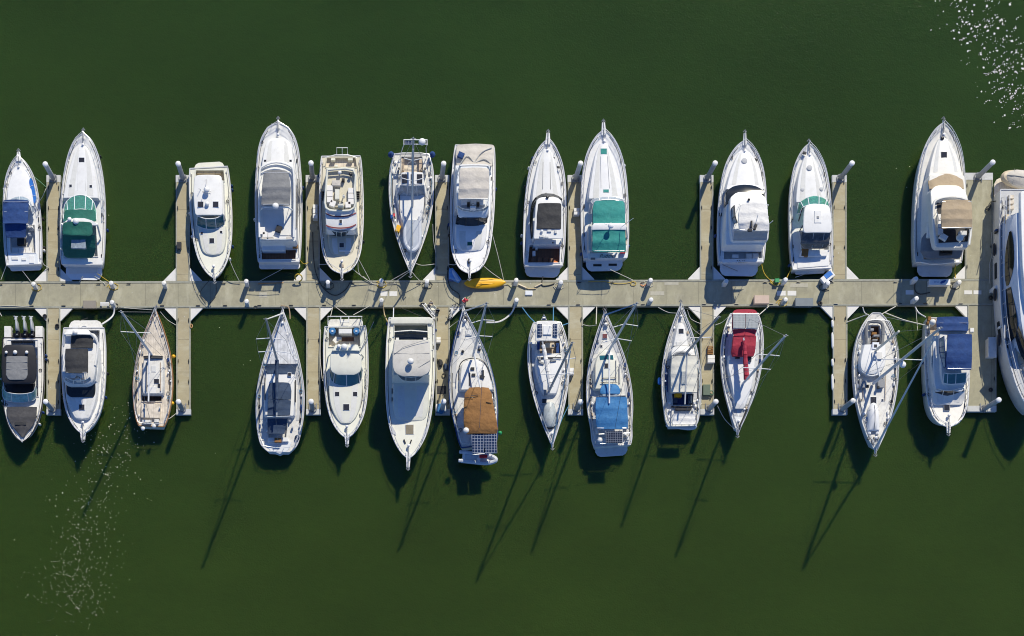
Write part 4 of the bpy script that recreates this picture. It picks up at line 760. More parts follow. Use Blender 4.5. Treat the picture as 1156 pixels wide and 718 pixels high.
def wallwin(nm, lo, up, par=None):
    m = M(); A_ = [sidewall(*q) for q in catmull(lo, 3)]; B_ = [sidewall(*q) for q in catmull(up, 3)]; k = len(A_); o_ = Vector((.03, 0, 0)); m.add(A_+B_+[v+o_ for v in A_+B_], [(i, i+1, k+i+1, k+i) for i in range(k-1)]+[(2*k+i, 2*k+i+1, i+1, i) for i in range(k-1)]+[(3*k+i, 3*k+i+1, k+i+1, k+i) for i in range(k-1)]); b.put(nm, m, glass)
wallwin('saloon_window', [(258, .62), (275, .35), (300, .2), (317, .3)], [(258, .75), (275, .9), (300, .88), (317, .45)])
wallwin('saloon_window', [(320, .2), (345, .15), (366, .15), (380, .2)], [(320, .6), (345, .8), (362, .85), (376, .6)])
b.strip('windshield', [(1146, 380, 3.6), (1153, 402, 3.3), (1164, 413, 3.2), (1176, 413, 3.2)], [(1150, 368, 5.0), (1158, 388, 4.6), (1166, 396, 4.2), (1176, 396, 4.2)], glass)
for t0_ in (.36, .62):
    m = M(); pts = [b.edge(t0_+.07*i/6, -1, -.04, dz) for dz in (-.75, -1.2) for i in range(7)]; m.add(pts+[q_+Vector((.1, 0, 0)) for q_ in pts], [(i, i+1, 8+i, 7+i) for i in range(6)]+[(14+i, 15+i, i+1, i) for i in range(6)]); b.put('hull_window', m, glass)
for k_ in range(3):
    m = M(); p_ = b.edge(.35+.2*k_, -1, -.15, -.9); m.blob(p_+Vector((0, .6, 0)), p_-Vector((0, .6, 0)), .16); f_ = solo('fender', m, black, 'black fender hanging on the dock side of the huge yacht, '+('lowest', 'middle', 'uppermost')[k_], 'fender', 'black fenders of the huge yacht')
m = M(); m.tube([b.edge(.1+.85*i/30, -1, .8, .03) for i in range(31)], .03, 4); b.put('deck_seam', m, grey)
b.poly('sunpad', [(1156, 414), (1184, 414), (1180, 436), (1164, 440)], 2.9, 3.3, vinyl, .06); b.lounge([(1150, 396), (1152, 412), (1160, 426)], 2.5, tanvin, .5, .6, 'bow_seat'); b.lounge([(1144, 378), (1147, 394)], 2.5, vinyl, .45, .6, 'bow_seat'); b.tubes('stair_rail', [[(1140, 220, 3.3), (1140, 245, 4.3)], [(1136, 222, 3.3), (1136, 246, 3.2)]], .04, steel); b.boxes('aft_step', [(1142, 222, 6, 4), (1142, 228, 6, 4), (1142, 234, 6, 4)], 2.5, 2.9, palet)
b.boxes('cushion', [(1138, 247, 6, 10)], 2.5, 3.1, tanvin); b.rail(.0, .95, .12, .8, .03, 16, name='deck_rail'); b.cleats((.1, .4, .7, .95))
b.tubes('boarding_pole', [[(1134, 367, 3.4), (1134, 382, 3.2)]], .06, white)
dinghy(ZZ, 'beige covered tender on the stern platform of the huge yacht at the right edge', 1152, 205, 42, 20, 1.2, -80, tanvin, tanvin, cover=sandv, r=.35)
# ---------------------------------------------------------------- B1 black hardtop, three outboards
b = Boat(ZH, 'centre_console_boat', 'white boat with black hardtop and three outboard motors, lower left corner of the dock', 'boat', (100, 672), (104, 204), 1.7, 1.2, LO)
b.hull(188, [(0, .04), (.012, .14), (.035, .28), (.07, .42), (.13, .60), (.2, .74), (.3, .87), (.42, .95), (.6, 1), (.8, .99), (1, .95)], white, railm=black); b.deck(white, [([(32, 215), (172, 215), (174, 470), (28, 470)], .6, greyskid, 1), ([(30, 520), (166, 518), (158, 585), (112, 648), (92, 648), (44, 590)], .8, liner, 1)])
b.boxes('stern_sponson', [(34, 200, 30, 96), (175, 200, 32, 96)], .3, 1.2, white)
for x in (72, 108, 140):
    e = b.loft('outboard_motor', [(122, x-4, x+3, 1.7), (136, x-5, x+5, 1.85), (160, x-4, x+8, 1.85), (172, x-1, x+8, 1.7)], 1.0, mat('cowl_grey', (.42, .44, .46), .35, .1, 3), inset=-.02, crown=.1, n=2)
    m = M(); m.tube([b.A(x-1, 108, 1.5), b.A(x-2, 122, 1.45)], .12, 8); m.tube([b.A(x-8, 122, 1.4), b.A(x+6, 120, 1.4)], .05, 6); b.put('gearcase', m, cool, e)
    b.box('bracket', x+4, 184, 15, 24, .5, 1.5, black, bev=.05, parent=e); b.box('bracket_cap', x+4, 190, 6, 5, 1.4, 1.58, grey, parent=e)
    m = M()
    for a in (0, 120, 240): p = b.A(x-2, 110, 1.5); m.tube([p, p+Vector((math.cos(R(a))*.22, 0, math.sin(R(a))*.22))], .05, 5)
    b.put('propeller', m, steel, e)
b.box('motor_well', 106, 196, 100, 24, .3, .75, black); b.boxes('rear_seat', [(76, 216, 42, 14), (124, 216, 42, 14)], .7, 1.15, blackv)
b.loft('hardtop', [(236, 26, 142, 3.0), (250, 14, 156, 3.1), (330, 8, 164, 3.15), (395, 10, 160, 3.1), (412, 18, 150, 3.0)], 0, black, thick=.12, crown=.06, rnd=(8, 12), n=2)
b.loft('roof_skylight', [(288, 28, 124, 3.22), (370, 26, 124, 3.24), (394, 36, 116, 3.2)], 0, greyv, thick=.04, crown=.06, rnd=(4, 10)); b.tubes('skylight_bar', [[(28, 314, 3.27), (124, 314, 3.27)], [(28, 346, 3.27), (124, 346, 3.27)]], .025, grey)
for x, r_ in ((28, .14), (68, .2), (120, .16)): b.dome('roof_antenna', x, 270, 3.35, r_)
b.tubes('hardtop_leg', [[(20, 300, 3.05), (30, 300, .8)], [(156, 300, 3.05), (166, 300, .8)], [(20, 400, 3.0), (26, 430, 1.3)], [(152, 400, 3.0), (160, 430, 1.3)]], .06, black)
b.strip('windshield', [(10, 440, 1.7), (16, 478, 1.7), (50, 492, 1.72), (90, 497, 1.74), (130, 492, 1.72), (160, 478, 1.7), (166, 436, 1.7)], [(14, 420, 2.3), (24, 446, 2.35), (54, 455, 2.4), (88, 458, 2.4), (124, 455, 2.4), (150, 446, 2.35), (160, 420, 2.3)], mat('pale_green_glass', (.22, .42, .40), .12, .5, 3), frame=steel, mull=3)
b.poly('dashboard', [(26, 410), (152, 410), (156, 450), (22, 450)], .9, 1.65, black, .05); b.helm(60, 405, .7, 1, black)
b.canvas('bow_cover', [(516, 30, 166, 1.75), (560, 32, 164, 1.85), (600, 52, 148, 1.85), (640, 86, 116, 1.85), (652, 96, 108, 1.85)], mat('charcoal_canvas', (.055, .055, .06), .85, .3, 2, bump=.6, dirt=(.12, .12, .125), dscale=1.4, damt=.6), 3, crown=.12)
b.boxes('cover_support', [(92, 590, 50, 14)], 1.8, 2.02, blackv); b.rail(0, .3, .1, .25, .02, 5, name='bow_rail'); b.cleats(); b.pulpit(6, 6, False)
# ---------------------------------------------------------------- B2 white sedan with black canvases
b = Boat(ZH, 'sedan_cruiser', 'white sport cruiser with black canvas and window, lower row beside the brown-grey dock box', 'boat', (374, 636), (378, 160), 2.1, 1.4, LO)
b.hull(195, CRUISER, white); b.deck(white, [([(304, 170), (450, 170), (448, 250), (310, 250)], .8, liner, 1)])
b.platform(150, 46, .5, white, .5); b.boxes('side_gate', [(420, 172, 36, 28)], .8, 1.2, greyv); b.box('engine_locker', 340, 160, 26, 22, .8, 1.4, white)
b.loft('saloon', [(250, 300, 440, 2.6), (340, 294, 444, 2.65), (400, 296, 434, 2.6)], 1.4, white, crown=.05)
b.loft('flybridge_shell', [(184, 290, 430, 3.3), (240, 284, 436, 3.4), (360, 280, 428, 3.4), (405, 290, 418, 3.2), (424, 310, 400, 2.9)], 2.6, white, inset=.03, crown=.03, n=2, rnd=(14, 12))
b.loft('radar_arch', [(168, 296, 400, 3.9), (190, 288, 410, 4.0)], 3.75, white, inset=.02, crown=.08, rnd=(8, 0)); b.dome('radar_dome', 338, 180, 4.2, .24); b.tubes('arch_side', [[(405, 185, 3.9), (440, 230, 3.4), (428, 330, 3.4)], [(292, 185, 3.9), (286, 240, 3.4)]], .12, white, 6, sm=3)
b.canvas('rear_canvas', [(190, 320, 420, 3.75), (250, 318, 418, 3.6)], blackv, 2); b.canvas('bimini_top', [(254, 294, 396, 5.0), (300, 292, 397, 5.1), (364, 294, 396, 4.95)], blackv, 3, rnd=(4, 4), crown=.1); bimini_frame(b, 294, 396, (258, 310, 360), 5.0, 3.4)
b.boxes('flybridge_seat', [(330, 378, 22, 16), (360, 378, 22, 16)], 3.4, 3.8, vinyl); b.helm(350, 392, 3.4, 1)
b.strip('flybridge_screen', [(292, 396, 3.4), (320, 410, 3.4), (352, 413, 3.4), (386, 410, 3.4), (410, 394, 3.4)], [(296, 382, 3.8), (322, 394, 3.8), (352, 397, 3.8), (384, 394, 3.8), (404, 380, 3.8)], clearvin, frame=steel, mull=3)
b.loft('trunk_cabin', [(400, 292, 436, 2.4), (480, 298, 432, 2.35), (530, 318, 418, 2.3), (570, 340, 402, 2.25)], 1.5, white, crown=.1, n=2, rnd=(0, 14))
b.loft('front_window', [(412, 298, 428, 2.62), (440, 298, 428, 2.6), (458, 302, 426, 2.52), (472, 318, 420, 2.48)], 2.2, glass, inset=.02, crown=.1, n=2, rnd=(0, 5))
b.strip('side_window', [(441, 250, 2.0), (444, 330, 2.0), (440, 380, 2.0)], [(436, 250, 2.5), (439, 330, 2.5), (435, 380, 2.5)], glass)
b.hatch(368, 517, 24, 24, 2.42); b.pulpit(30, 46); b.rail(0, .62, n=10, mid=True); b.cleats()
# ---------------------------------------------------------------- B3 teak-decked ketch
b = Boat(ZI, 'sailing_yacht', 'weathered sailing yacht with bleached teak deck and yellow fenders, lower row left', 'sailboat', (222, 84), (203, 603), 1.7, 1.3, SL)
b.hull(178, [(0, .03), (.04, .14), (.1, .3), (.18, .48), (.28, .68), (.38, .83), (.5, .94), (.62, 1), (.74, .98), (.85, .9), (.94, .78), (1, .64)], cream, wl=.7, railm=mat('varnished_wood', (.30, .15, .06), .4)); b.deck(palet, [([(160, 460), (250, 460), (250, 492), (160, 492)], .8, dteak, 1)])
b.loft('coachroof', [(284, 172, 252, 1.9), (330, 166, 256, 1.95), (420, 162, 256, 1.95), (455, 164, 254, 1.9)], 1.3, weather, crown=.08, rnd=(8, 2)); b.canvas('mast_cover', [(286, 166, 254, 2.0), (298, 168, 254, 2.05)], blackv, 1, thick=.08)
b.boxes('handrail', [(180, 380, 3, 130), (244, 380, 3, 130)], 1.95, 2.08, teak); b.hatch(213, 345, 18, 26, 2.03, liner); b.hatch(226, 400, 22, 20, 2.03, smoke); b.boxes('winch', [(166, 440, 7, 7), (252, 440, 7, 7), (170, 520, 6, 6), (240, 520, 6, 6), (232, 320, 6, 6)], 1.6, 1.85, steel)
b.boxes('companionway', [(208, 440, 34, 30)], 1.9, 2.15, white); b.boxes('coiled_rope', [(236, 420, 10, 16), (190, 420, 10, 8)], 1.95, 2.05, black)
b.poly('aft_cabin', [(158, 502), (244, 502), (240, 566), (156, 564)], 1.3, 1.6, palet, .04); b.boxes('stern_locker', [(182, 580, 40, 12), (226, 578, 20, 14)], 1.3, 1.7, weather)
b.rig((205, 282), (68, 88), 14.0, 1.9, spr=((.55, 1.35),), sweep=0, boom=(190, 492), bz=1.1, material=alu, furl=False, br=.1); b.lifelines(); b.cleats()
b.yachtbits((.45, .8), 7, 18)
for x, y in ((165, 613), (215, 603)): b.dome('life_ring', x, y, 1.9, .2)
b.tubes('spare_pole', [[(258, 300, 1.5), (252, 470, 1.45)], [(150, 330, 1.45), (146, 480, 1.4)]], .05, alu)
m = M(); c = b.c(-.03, 1.75); m.tube([c, b.c(.03, 1.75)], .09, 6); m.tube([c-b.s*.25, c+b.s*.25+b.d*.1], .06, 6); m.tube([b.c(.02, 1.8)-b.s*.2, b.c(-.05, 1.9)+b.s*.1], .06, 6); b.put('anchor', m, grey)
for x, y, w_ in ((303, 289, 'forward'), (297, 500, 'aft')):
    f = Thing(ZI, 'fender', f'yellow ball fender on the dock side of the teak-decked yacht, the {w_} one', 'fender', x, y, 1.0, 'yellow fenders of the teak-decked yacht'); m = M(); m.sphere(f.org, .19); m.tube([f.org, f.org+Vector((-.1, 0, .35))], .03, 5); f.put('ball', m, yellow)
# ---------------------------------------------------------------- B4 sailboat slate canvas
b = Boat(ZJ, 'sailing_yacht', 'white sailing yacht with slate blue cockpit canvas and striped grey foredeck', 'sailboat', (177, 78), (160, 640), 1.8, 1.3, SL)
b.hull(192, [(0, .02), (.04, .12), (.1, .26), (.18, .43), (.28, .63), (.38, .79), (.5, .93), (.62, 1), (.74, .99), (.85, .92), (.94, .8), (.98, .66), (1.01, .45)], white, wl=.75); b.deck(weather, [([(118, 510), (198, 508), (192, 590), (118, 590)], .9, liner, 1)])
b.loft('foredeck_panel', [(120, 165, 192, 1.85), (200, 132, 218, 1.75), (290, 108, 238, 1.66)], 1.5, lines, inset=.02, crown=.06)
b.canvas('mast_cover', [(298, 106, 232, 1.95), (330, 112, 226, 1.95)], steelv, 1, crown=.1, thick=.15); b.loft('coachroof', [(326, 110, 222, 1.9), (380, 102, 226, 1.95), (500, 104, 222, 1.9)], 1.3, white, crown=.08, rnd=(6, 4)); b.hatch(204, 332, 12, 12, 2.1)
b.canvas('dodger', [(366, 122, 206, 2.6), (400, 116, 212, 2.8), (435, 116, 210, 2.75)], steelv, 1, rnd=(10, 0)); b.canvas('bimini_top', [(437, 116, 210, 3.0), (500, 114, 206, 2.95)], steelv, 2, rnd=(3, 4)); b.canvas('aft_canvas', [(512, 114, 196, 2.4), (574, 116, 184, 2.2)], steelv, 2)
b.tubes('canvas_seam', [[(112, 504, 3.0), (208, 502, 3.0)]], .03, white); bimini_frame(b, 116, 210, (440, 498), 2.95, 1.4); b.boxes('handrail', [(104, 390, 4, 90), (228, 400, 4, 90)], 1.9, 2.05, black)
b.rig((158, 292), (109, 110), 17.0, 1.9, spr=((.33, 1.45), (.62, 1.3)), sweep=.12, boom=(152, 500), bz=1.5, cover=steelv, br=.16, material=greyalu, sprm=alu); b.lifelines(); b.cleats(); b.pulpit(12, 14)
b.yachtbits((.45, .8), 14, 18); b.sidepanels([(.14, .3), (.33, .52), (.55, .78)])
b.box('helm_pedestal', 150, 545, 12, 12, .9, 1.9, white); m = M(); m.tube([b.A(150, 552, 1.7)+Vector((math.cos(R(a))*.45, math.sin(R(a))*.12, math.sin(R(a))*.4)) for a in range(0, 361, 30)], .025, 4); b.put('steering_wheel', m, steel)
b.poly('stern_seat', [(118, 590), (196, 588), (200, 604), (116, 606)], .9, 1.55, white, .04); b.box('stern_grill', 157, 598, 28, 18, 1.5, 1.85, brownv); b.poly('transom_step', [(106, 610), (214, 606), (200, 640), (165, 656), (124, 642)], .7, 1.3, cool, .05, flare=.05)
b.boxes('winch', [(112, 520, 7, 7), (204, 520, 7, 7), (112, 560, 7, 7), (216, 545, 7, 7), (196, 470, 6, 6)], 1.4, 1.7, steel); b.boxes('jerry_can', [(206, 500, 8, 10), (206, 480, 7, 8)], 1.4, 1.8, white)
f = Thing(ZJ, 'fender', 'round dark fender at the stern quarter of the slate-canvas sailing yacht', 'fender', 235, 588, 1.4); m = M(); m.sphere(f.org, .24); m.tube([f.org, f.org+Vector((0, 0, .35))], .04, 5); f.put('ball', m, steelv)
# ---------------------------------------------------------------- B5 cream express with blue lids
b = Boat(ZJ, 'express_cruiser', 'cream cruiser with cream hard top and two round blue covers in its stern cockpit', 'boat', (437, 590), (430, 138), 2.0, 1.3, LO)
b.hull(178, CRUISER, cream); b.deck(cream, [([(362, 142), (488, 142), (492, 222), (362, 222)], .6, palet, 1)])
b.platform(142, 40, .45, weather, .3); b.tubes('platform_rail', [[(360, 132, 1.6), (360, 98, 1.6), (497, 98, 1.6), (497, 132, 1.6)], [(412, 98, 1.6), (412, 120, 1.6), (444, 120, 1.6), (444, 98, 1.6)], [(360, 98, 1.6), (360, 98, .5)], [(497, 98, 1.6), (497, 98, .5)], [(428, 98, 1.6), (428, 98, .5)]], .05, white)
for x in (378, 475):
    m = M(); m.lathe(b.A(x, 157, 1.35), [(.3, -.6), (.32, 0), (.28, .06)], 16); o = b.put('blue_lid', m, bluev); m = M(); m.lathe(b.A(x, 157, 1.43), [(.1, -.04), (.1, .03)], 10); b.put('lid_knob', m, white, o)
b.box('bait_table', 430, 157, 54, 20, .7, 1.5, white, bev=.05); b.lounge([(384, 190), (400, 205)], .6, vinyl); b.box('cockpit_mat', 440, 190, 50, 16, .6, .66, dteak); b.boxes('tackle_box', [(404, 186, 22, 12)], .6, 1.0, weather)
b.loft('hardtop', [(232, 380, 480, 2.95), (250, 370, 494, 3.0), (300, 368, 496, 3.0), (322, 376, 490, 2.95), (334, 400, 466, 2.9)], 0, cream, thick=.12, crown=.08, rnd=(8, 0), n=2)
b.loft('radar_arch', [(212, 390, 480, 3.2), (236, 376, 490, 3.25)], 3.05, cream, inset=.02, crown=.05); b.dome('radar_dome', 426, 221, 3.5, .3); b.dome('satellite_dome', 404, 218, 3.45, .18); b.dome('satellite_dome', 449, 226, 3.45, .15)
b.tubes('antenna', [[(490, 240, 3.2), (545, 120, 5.4)]], .025, grey); b.tubes('hardtop_leg', [[(372, 250, 2.95), (360, 262, 1.3)], [(492, 250, 2.95), (504, 262, 1.3)]], .06, cream)
b.strip('windshield', [(366, 322, 2.1), (374, 358, 2.05), (402, 376, 2.05), (436, 381, 2.05), (470, 376, 2.05), (494, 358, 2.05), (500, 318, 2.1)], [(368, 300, 2.9), (380, 318, 2.9), (404, 330, 2.9), (434, 334, 2.9), (466, 330, 2.9), (490, 316, 2.9), (496, 300, 2.9)], tealglass, frame=white, mull=4)
b.loft('foredeck_trunk', [(350, 366, 498, 2.0), (400, 364, 498, 2.0), (460, 372, 490, 1.98), (505, 392, 474, 1.95), (530, 412, 452, 1.93)], 1.3, cream, crown=.1, n=3, rnd=(0, 3))
m = M(); m.tube([b.A(x, y, 1.72) for x, y in catmull([(362, 380), (362, 420), (372, 470), (398, 515), (432, 534), (466, 515), (490, 470), (500, 420), (500, 380)], 3)], .03, 5); b.put('trunk_trim', m, black)
b.hatch(397, 412, 17, 17, 2.05); b.hatch(470, 412, 17, 17, 2.05); b.hatch(434, 465, 24, 24, 2.08); b.pulpit(22, 44); b.rail(0, .6, n=10, mid=True); b.cleats()
# ---------------------------------------------------------------- B6 weathered grey hardtop, long foredeck
b = Boat(ZK, 'sportfishing_boat', 'big cream sportfisher with weathered grey hard top and long bare foredeck, bow down', 'boat', (140, 640), (152, 100), 2.3, 1.5, LO)
b.hull(186, CRUISER, cream); b.deck(cream, [([(84, 122), (214, 122), (216, 186), (86, 186)], .8, mat('olive_floor', (.33, .35, .25), .6, .1, 2), 1)])
b.loft('stern_coaming', [(96, 74, 230, 1.75), (108, 68, 236, 1.75), (120, 72, 232, 1.7)], 1.1, cream, inset=.02, crown=.05, rnd=(8, 0))
b.boxes('black_bulkhead', [(150, 168, 124, 34)], .8, 1.4, glass); b.boxes('fish_box', [(98, 180, 12, 10), (204, 180, 12, 10)], 1.3, 1.6, white); b.tubes('cockpit_rail', [[(86, 152, 1.9), (150, 147, 1.9), (214, 152, 1.9)]], .05, white)
b.loft('deckhouse', [(190, 84, 222, 5.0), (318, 82, 222, 5.0)], 1.5, cream, inset=.1, crown=.03)
b.loft('hardtop', [(186, 86, 222, 5.3), (240, 80, 226, 5.4), (290, 80, 226, 5.4), (312, 92, 216, 5.35), (324, 118, 190, 5.3)], 0, mat('chalky_hardtop', (.56, .54, .49), .8, .1, 1.5, dirt=(.36, .34, .3), dscale=2.2, damt=.6, bump=.2, bscale=10), thick=.14, crown=.1, n=2)
b.dome('radar_dome', 149, 266, 5.95, .3); b.tubes('outrigger', [[(84, 240, 5.45), (120, 212, 5.55), (222, 178, 5.6)], [(180, 290, 5.5), (224, 262, 5.5)]], .02, grey)
b.tubes('roof_seam', [[(84, 234, 5.43), (150, 238, 5.5), (222, 234, 5.43)]], .02, grey)
b.strip('windshield', [(84, 312, 3.2), (96, 332, 3.2), (150, 343, 3.2), (200, 332, 3.2), (216, 312, 3.2)], [(84, 300, 5.1), (98, 316, 5.15), (150, 328, 5.2), (204, 316, 5.15), (220, 298, 5.1)], glass, frame=cream, mull=5)
b.loft('foredeck_trunk', [(330, 82, 218, 2.2), (400, 80, 218, 2.15), (460, 84, 214, 2.05), (495, 92, 204, 1.95)], 1.5, cream, crown=.08, n=2, rnd=(0, 16))
b.boxes('side_grille', [(77, 380, 3, 20), (77, 412, 3, 14)], 1.9, 2.1, black); b.hatch(145, 529, 30, 36, 2.06, mat('tan_hatch', (.22, .19, .13), .5, .2, 3))
for pts in ([(72, 515), (80, 518), (94, 545), (92, 552), (78, 545)], [(216, 515), (206, 520), (190, 570), (186, 584), (196, 578), (212, 545)]): b.poly('deck_locker', pts, 1.9, 2.12, greyskid, .03)
b.pulpit(20, 60); b.rail(0, .45, n=8); b.cleats(); b.boxes('deck_cleat', [(126, 575, 5, 16, -20), (150, 575, 5, 14, 20)], 2.1, 2.25, black)
# ---------------------------------------------------------------- B7 brown canvas
b = Boat(ZK, 'sailing_yacht', 'white sailing yacht with brown cockpit tent and two solar panels over its stern', 'sailboat', (352, 66), (412, 592), 1.8, 1.4, SL)
b.hull(180, SAIL[:-2]+[(.94, .84), (1, .74)], white, wl=.75, railm=navyv); b.deck(weather, [([(366, 380), (470, 370), (480, 530), (368, 535)], .9, liner, 1)])
b.loft('coachroof', [(262, 362, 420, 1.95), (280, 346, 442, 2.0), (330, 340, 458, 2.0), (375, 342, 466, 2.0)], 1.4, white, crown=.08, rnd=(4, 2))
m = M(); m.tube([b.A(x, y, 2.05) for x, y in catmull([(334, 340), (336, 290), (352, 264), (390, 254), (424, 262), (446, 290), (462, 340)], 3)], .05, 5); b.put('coachroof_rail', m, black)
b.hatch(372, 157, 20, 18, 1.72, cool); b.hatch(372, 157, 10, 10, 1.76, liner, name='hatch_lid'); m = M(); m.lathe(b.A(362, 100, 1.85), [(.18, 0), (.18, .1), (.08, .12)], 12); b.put('anchor_windlass', m, black)
for x, y in ((350, 229), (414, 222)): m = M(); m.lathe(b.A(x, y, 1.65), [(.14, 0), (.14, .1), (.07, .15)], 10); b.put('dorade_vent', m, black)
b.boxes('deck_gear', [(388, 294, 14, 10), (425, 326, 18, 12, 20), (392, 318, 14, 10), (428, 310, 8, 20)], 2.0, 2.2, black); b.hatch(377, 335, 5, 50, 2.08, smoke)
b.canvas('cockpit_tent', [(368, 376, 450, 3.1), (390, 358, 462, 3.25), (440, 354, 470, 3.3), (500, 354, 482, 3.3), (528, 358, 486, 3.2), (546, 366, 482, 3.0)], brownv, 3, crown=.22, thick=.3)
b.tubes('tent_bow', [[(356, 408, 3.3), (380, 404, 3.5), (390, 408, 3.5)], [(462, 428, 3.4), (440, 424, 3.5)], [(380, 400, 3.5), (410, 396, 3.55)]], .03, black)
for i, (x0_, x1_) in enumerate(((385, 430), (433, 480))): b.poly('solar_panel', [(x0_, 549), (x1_, 545), (x1_+2, 618), (x0_+3, 624)], 3.02, 3.08, solar, .01)
b.tubes('solar_frame', [[(384, 550, 3.0), (388, 626, 3.0), (482, 620, 3.0), (480, 545, 3.0)], [(386, 590, 3.0), (388, 590, 1.5)], [(480, 586, 3.0), (478, 586, 1.5)]], .035, steel); b.dome('radar_dome', 363, 533, 3.7, .28)
b.rig((389, 246), (441, 44), 16.8, 1.9, spr=((.42, 1.25), (.72, 1.05)), sweep=.2, boom=(437, 480), bz=1.3, material=alu, br=.12, furlm=whitev); b.lifelines(); b.cleats(); b.pulpit(14, 20)
b.yachtbits((.45, .8), 21, 18); b.sidepanels([(.14, .3), (.33, .52), (.55, .78)])
b.box('stern_bag', 430, 632, 30, 10, 1.3, 1.7, redp); b.boxes('fuel_can', [(395, 560, 8, 12), (404, 572, 8, 8)], 1.4, 1.8, bluep)
f = Thing(ZK, 'fender', 'small green fender at the stern of the brown-tented yacht', 'fender', 494, 543, 1.3); m = M(); m.sphere(f.org, .2); m.tube([f.org, f.org+Vector((0, 0, .3))], .03, 5); f.put('ball', m, greenp)
dinghy(ZK, 'grey blue inflatable hung across the stern of the brown-tented yacht', 412, 642, 134, 50, 1.0, 96, rubber, white)
# ---------------------------------------------------------------- B8 bow down sail, furled white
b = Boat(ZL, 'sailing_yacht', 'white sailing yacht with white stern awning, two dark solar strips and bow pointing down', 'sailboat', (192, 620), (170, 122), 1.8, 1.4, SL)
b.hull(164, [(0, .02), (.04, .11), (.1, .25), (.18, .42), (.28, .61), (.38, .77), (.5, .91), (.62, .99), (.74, 1), (.86, .92), (.95, .78), (1, .66)], cool, wl=.72); b.deck(weather, [([(134, 196), (222, 196), (226, 250), (140, 250)], .9, teak, 1)])
b.canvas('stern_awning', [(116, 128, 214, 3.0), (150, 124, 217, 3.1), (196, 122, 216, 3.0)], whitev, 1, rnd=(6, 4), crown=.08); b.boxes('solar_panel', [(141, 153, 18, 50), (204, 153, 18, 50)], 3.1, 3.19, solar); b.boxes('awning_pad', [(172, 153, 34, 36)], 3.12, 3.2, white)
b.tubes('awning_post', [[(128, 126, 3.0), (134, 130, 1.4)], [(214, 126, 3.0), (208, 130, 1.4)], [(126, 192, 3.0), (128, 196, 1.4)], [(214, 192, 3.0), (222, 196, 1.4)]], .03, steel)
b.tubes('stern_ladder', [[(148, 112, 1.9), (158, 90, 2.2), (168, 112, 1.9)], [(152, 104, 1.9), (165, 104, 1.9)]], .045, steel); b.box('outboard_bracket', 160, 102, 14, 9, 1.4, 1.9, navyv)
b.boxes('companionway', [(182, 214, 36, 20)], 1.3, 1.55, tanvin); b.boxes('cockpit_seat', [(136, 215, 10, 34), (214, 225, 12, 40)], .9, 1.5, navyv)
b.loft('coachroof', [(252, 132, 222, 1.95), (300, 126, 232, 2.0), (360, 138, 222, 1.98), (410, 156, 208, 1.92)], 1.4, white, crown=.08, n=2, rnd=(3, 4)); b.boxes('deck_gear', [(148, 285, 24, 8, 20), (196, 275, 24, 9, -10), (140, 268, 12, 14), (196, 215, 12, 8), (166, 405, 14, 22), (180, 372, 8, 26)], 1.95, 2.2, grey)
b.hatch(160, 440, 18, 18, 1.72); b.boxes('traveller', [(180, 265, 96, 5)], 2.0, 2.15, black)
b.rig((179, 400), (272, 206), 16.5, 1.9, spr=((.36, 1.5), (.68, 1.0)), sweep=.1, boom=(152, 200), bz=1.2, cover=whitev, br=.24, material=greyalu, furlm=whitev); b.lifelines(); b.cleats(); b.pulpit(12, 14)
b.yachtbits((.45, .8), 28, 18); b.sidepanels([(.14, .3), (.33, .52), (.55, .78)])
b.loft('upturned_tender', [(448, 166, 198, 1.95), (475, 158, 206, 2.1), (520, 158, 206, 2.1), (545, 166, 198, 1.95)], 1.6, mat('clear_cover', (.42, .46, .46), .4, .3, 3, bump=.5), inset=.05, crown=.25, n=3); b.tubes('tender_trim', [[(160, 500, 1.85), (162, 540, 1.8), (182, 553, 1.75), (202, 540, 1.8), (206, 500, 1.85)]], .06, black, sm=3)  # shadow line round the tender's lower edge put in as a black tube
# ---------------------------------------------------------------- B9 azure canvas
b = Boat(ZL, 'sailing_yacht', 'white sailing yacht with azure blue bimini and dodger and a solar panel at its stern', 'sailboat', (404, 84), (436, 622), 1.8, 1.4, SL)
b.hull(183, SAIL[:-2]+[(.94, .88), (1, .80)], cream, wl=.75); b.deck(weather, [([(378, 420), (490, 418), (494, 590), (380, 594)], .9, liner, 1)])
b.hatch(405, 177, 18, 18, 1.72, mat('red_brown_hatch', (.16, .05, .05), .3)); b.hatch(391, 218, 8, 8, 1.66); b.poly('deck_window', [(384, 256), (438, 254), (440, 272), (386, 274)], 1.8, 2.06, tealglass, .01)
b.loft('coachroof', [(236, 390, 424, 1.9), (270, 372, 448, 1.98), (330, 360, 466, 2.0), (390, 362, 472, 2.0)], 1.4, cream, crown=.08, n=2, rnd=(4, 2)); b.boxes('handrail', [(366, 330, 4, 80), (464, 330, 4, 80), (450, 320, 3, 90)], 2.0, 2.12, grey)
b.hatch(411, 297, 14, 18, 2.1); b.tubes('traveller', [[(392, 348, 2.2), (452, 346, 2.2)], [(388, 366, 2.2), (456, 366, 2.2)]], .04, black)
b.canvas('dodger', [(374, 396, 458, 2.5), (390, 386, 466, 2.7), (412, 386, 468, 2.75)], bluev, 1, rnd=(8, 6), crown=.15); b.canvas('bimini_top', [(424, 368, 494, 3.0), (470, 366, 497, 3.1), (530, 370, 499, 3.05), (555, 374, 498, 2.9)], bluev, 3, rnd=(4, 6), crown=.15)
bimini_frame(b, 370, 496, (428, 490, 550), 3.0, 1.4); b.box('clear_panel', 426, 417, 60, 8, 2.4, 2.8, clearvin)
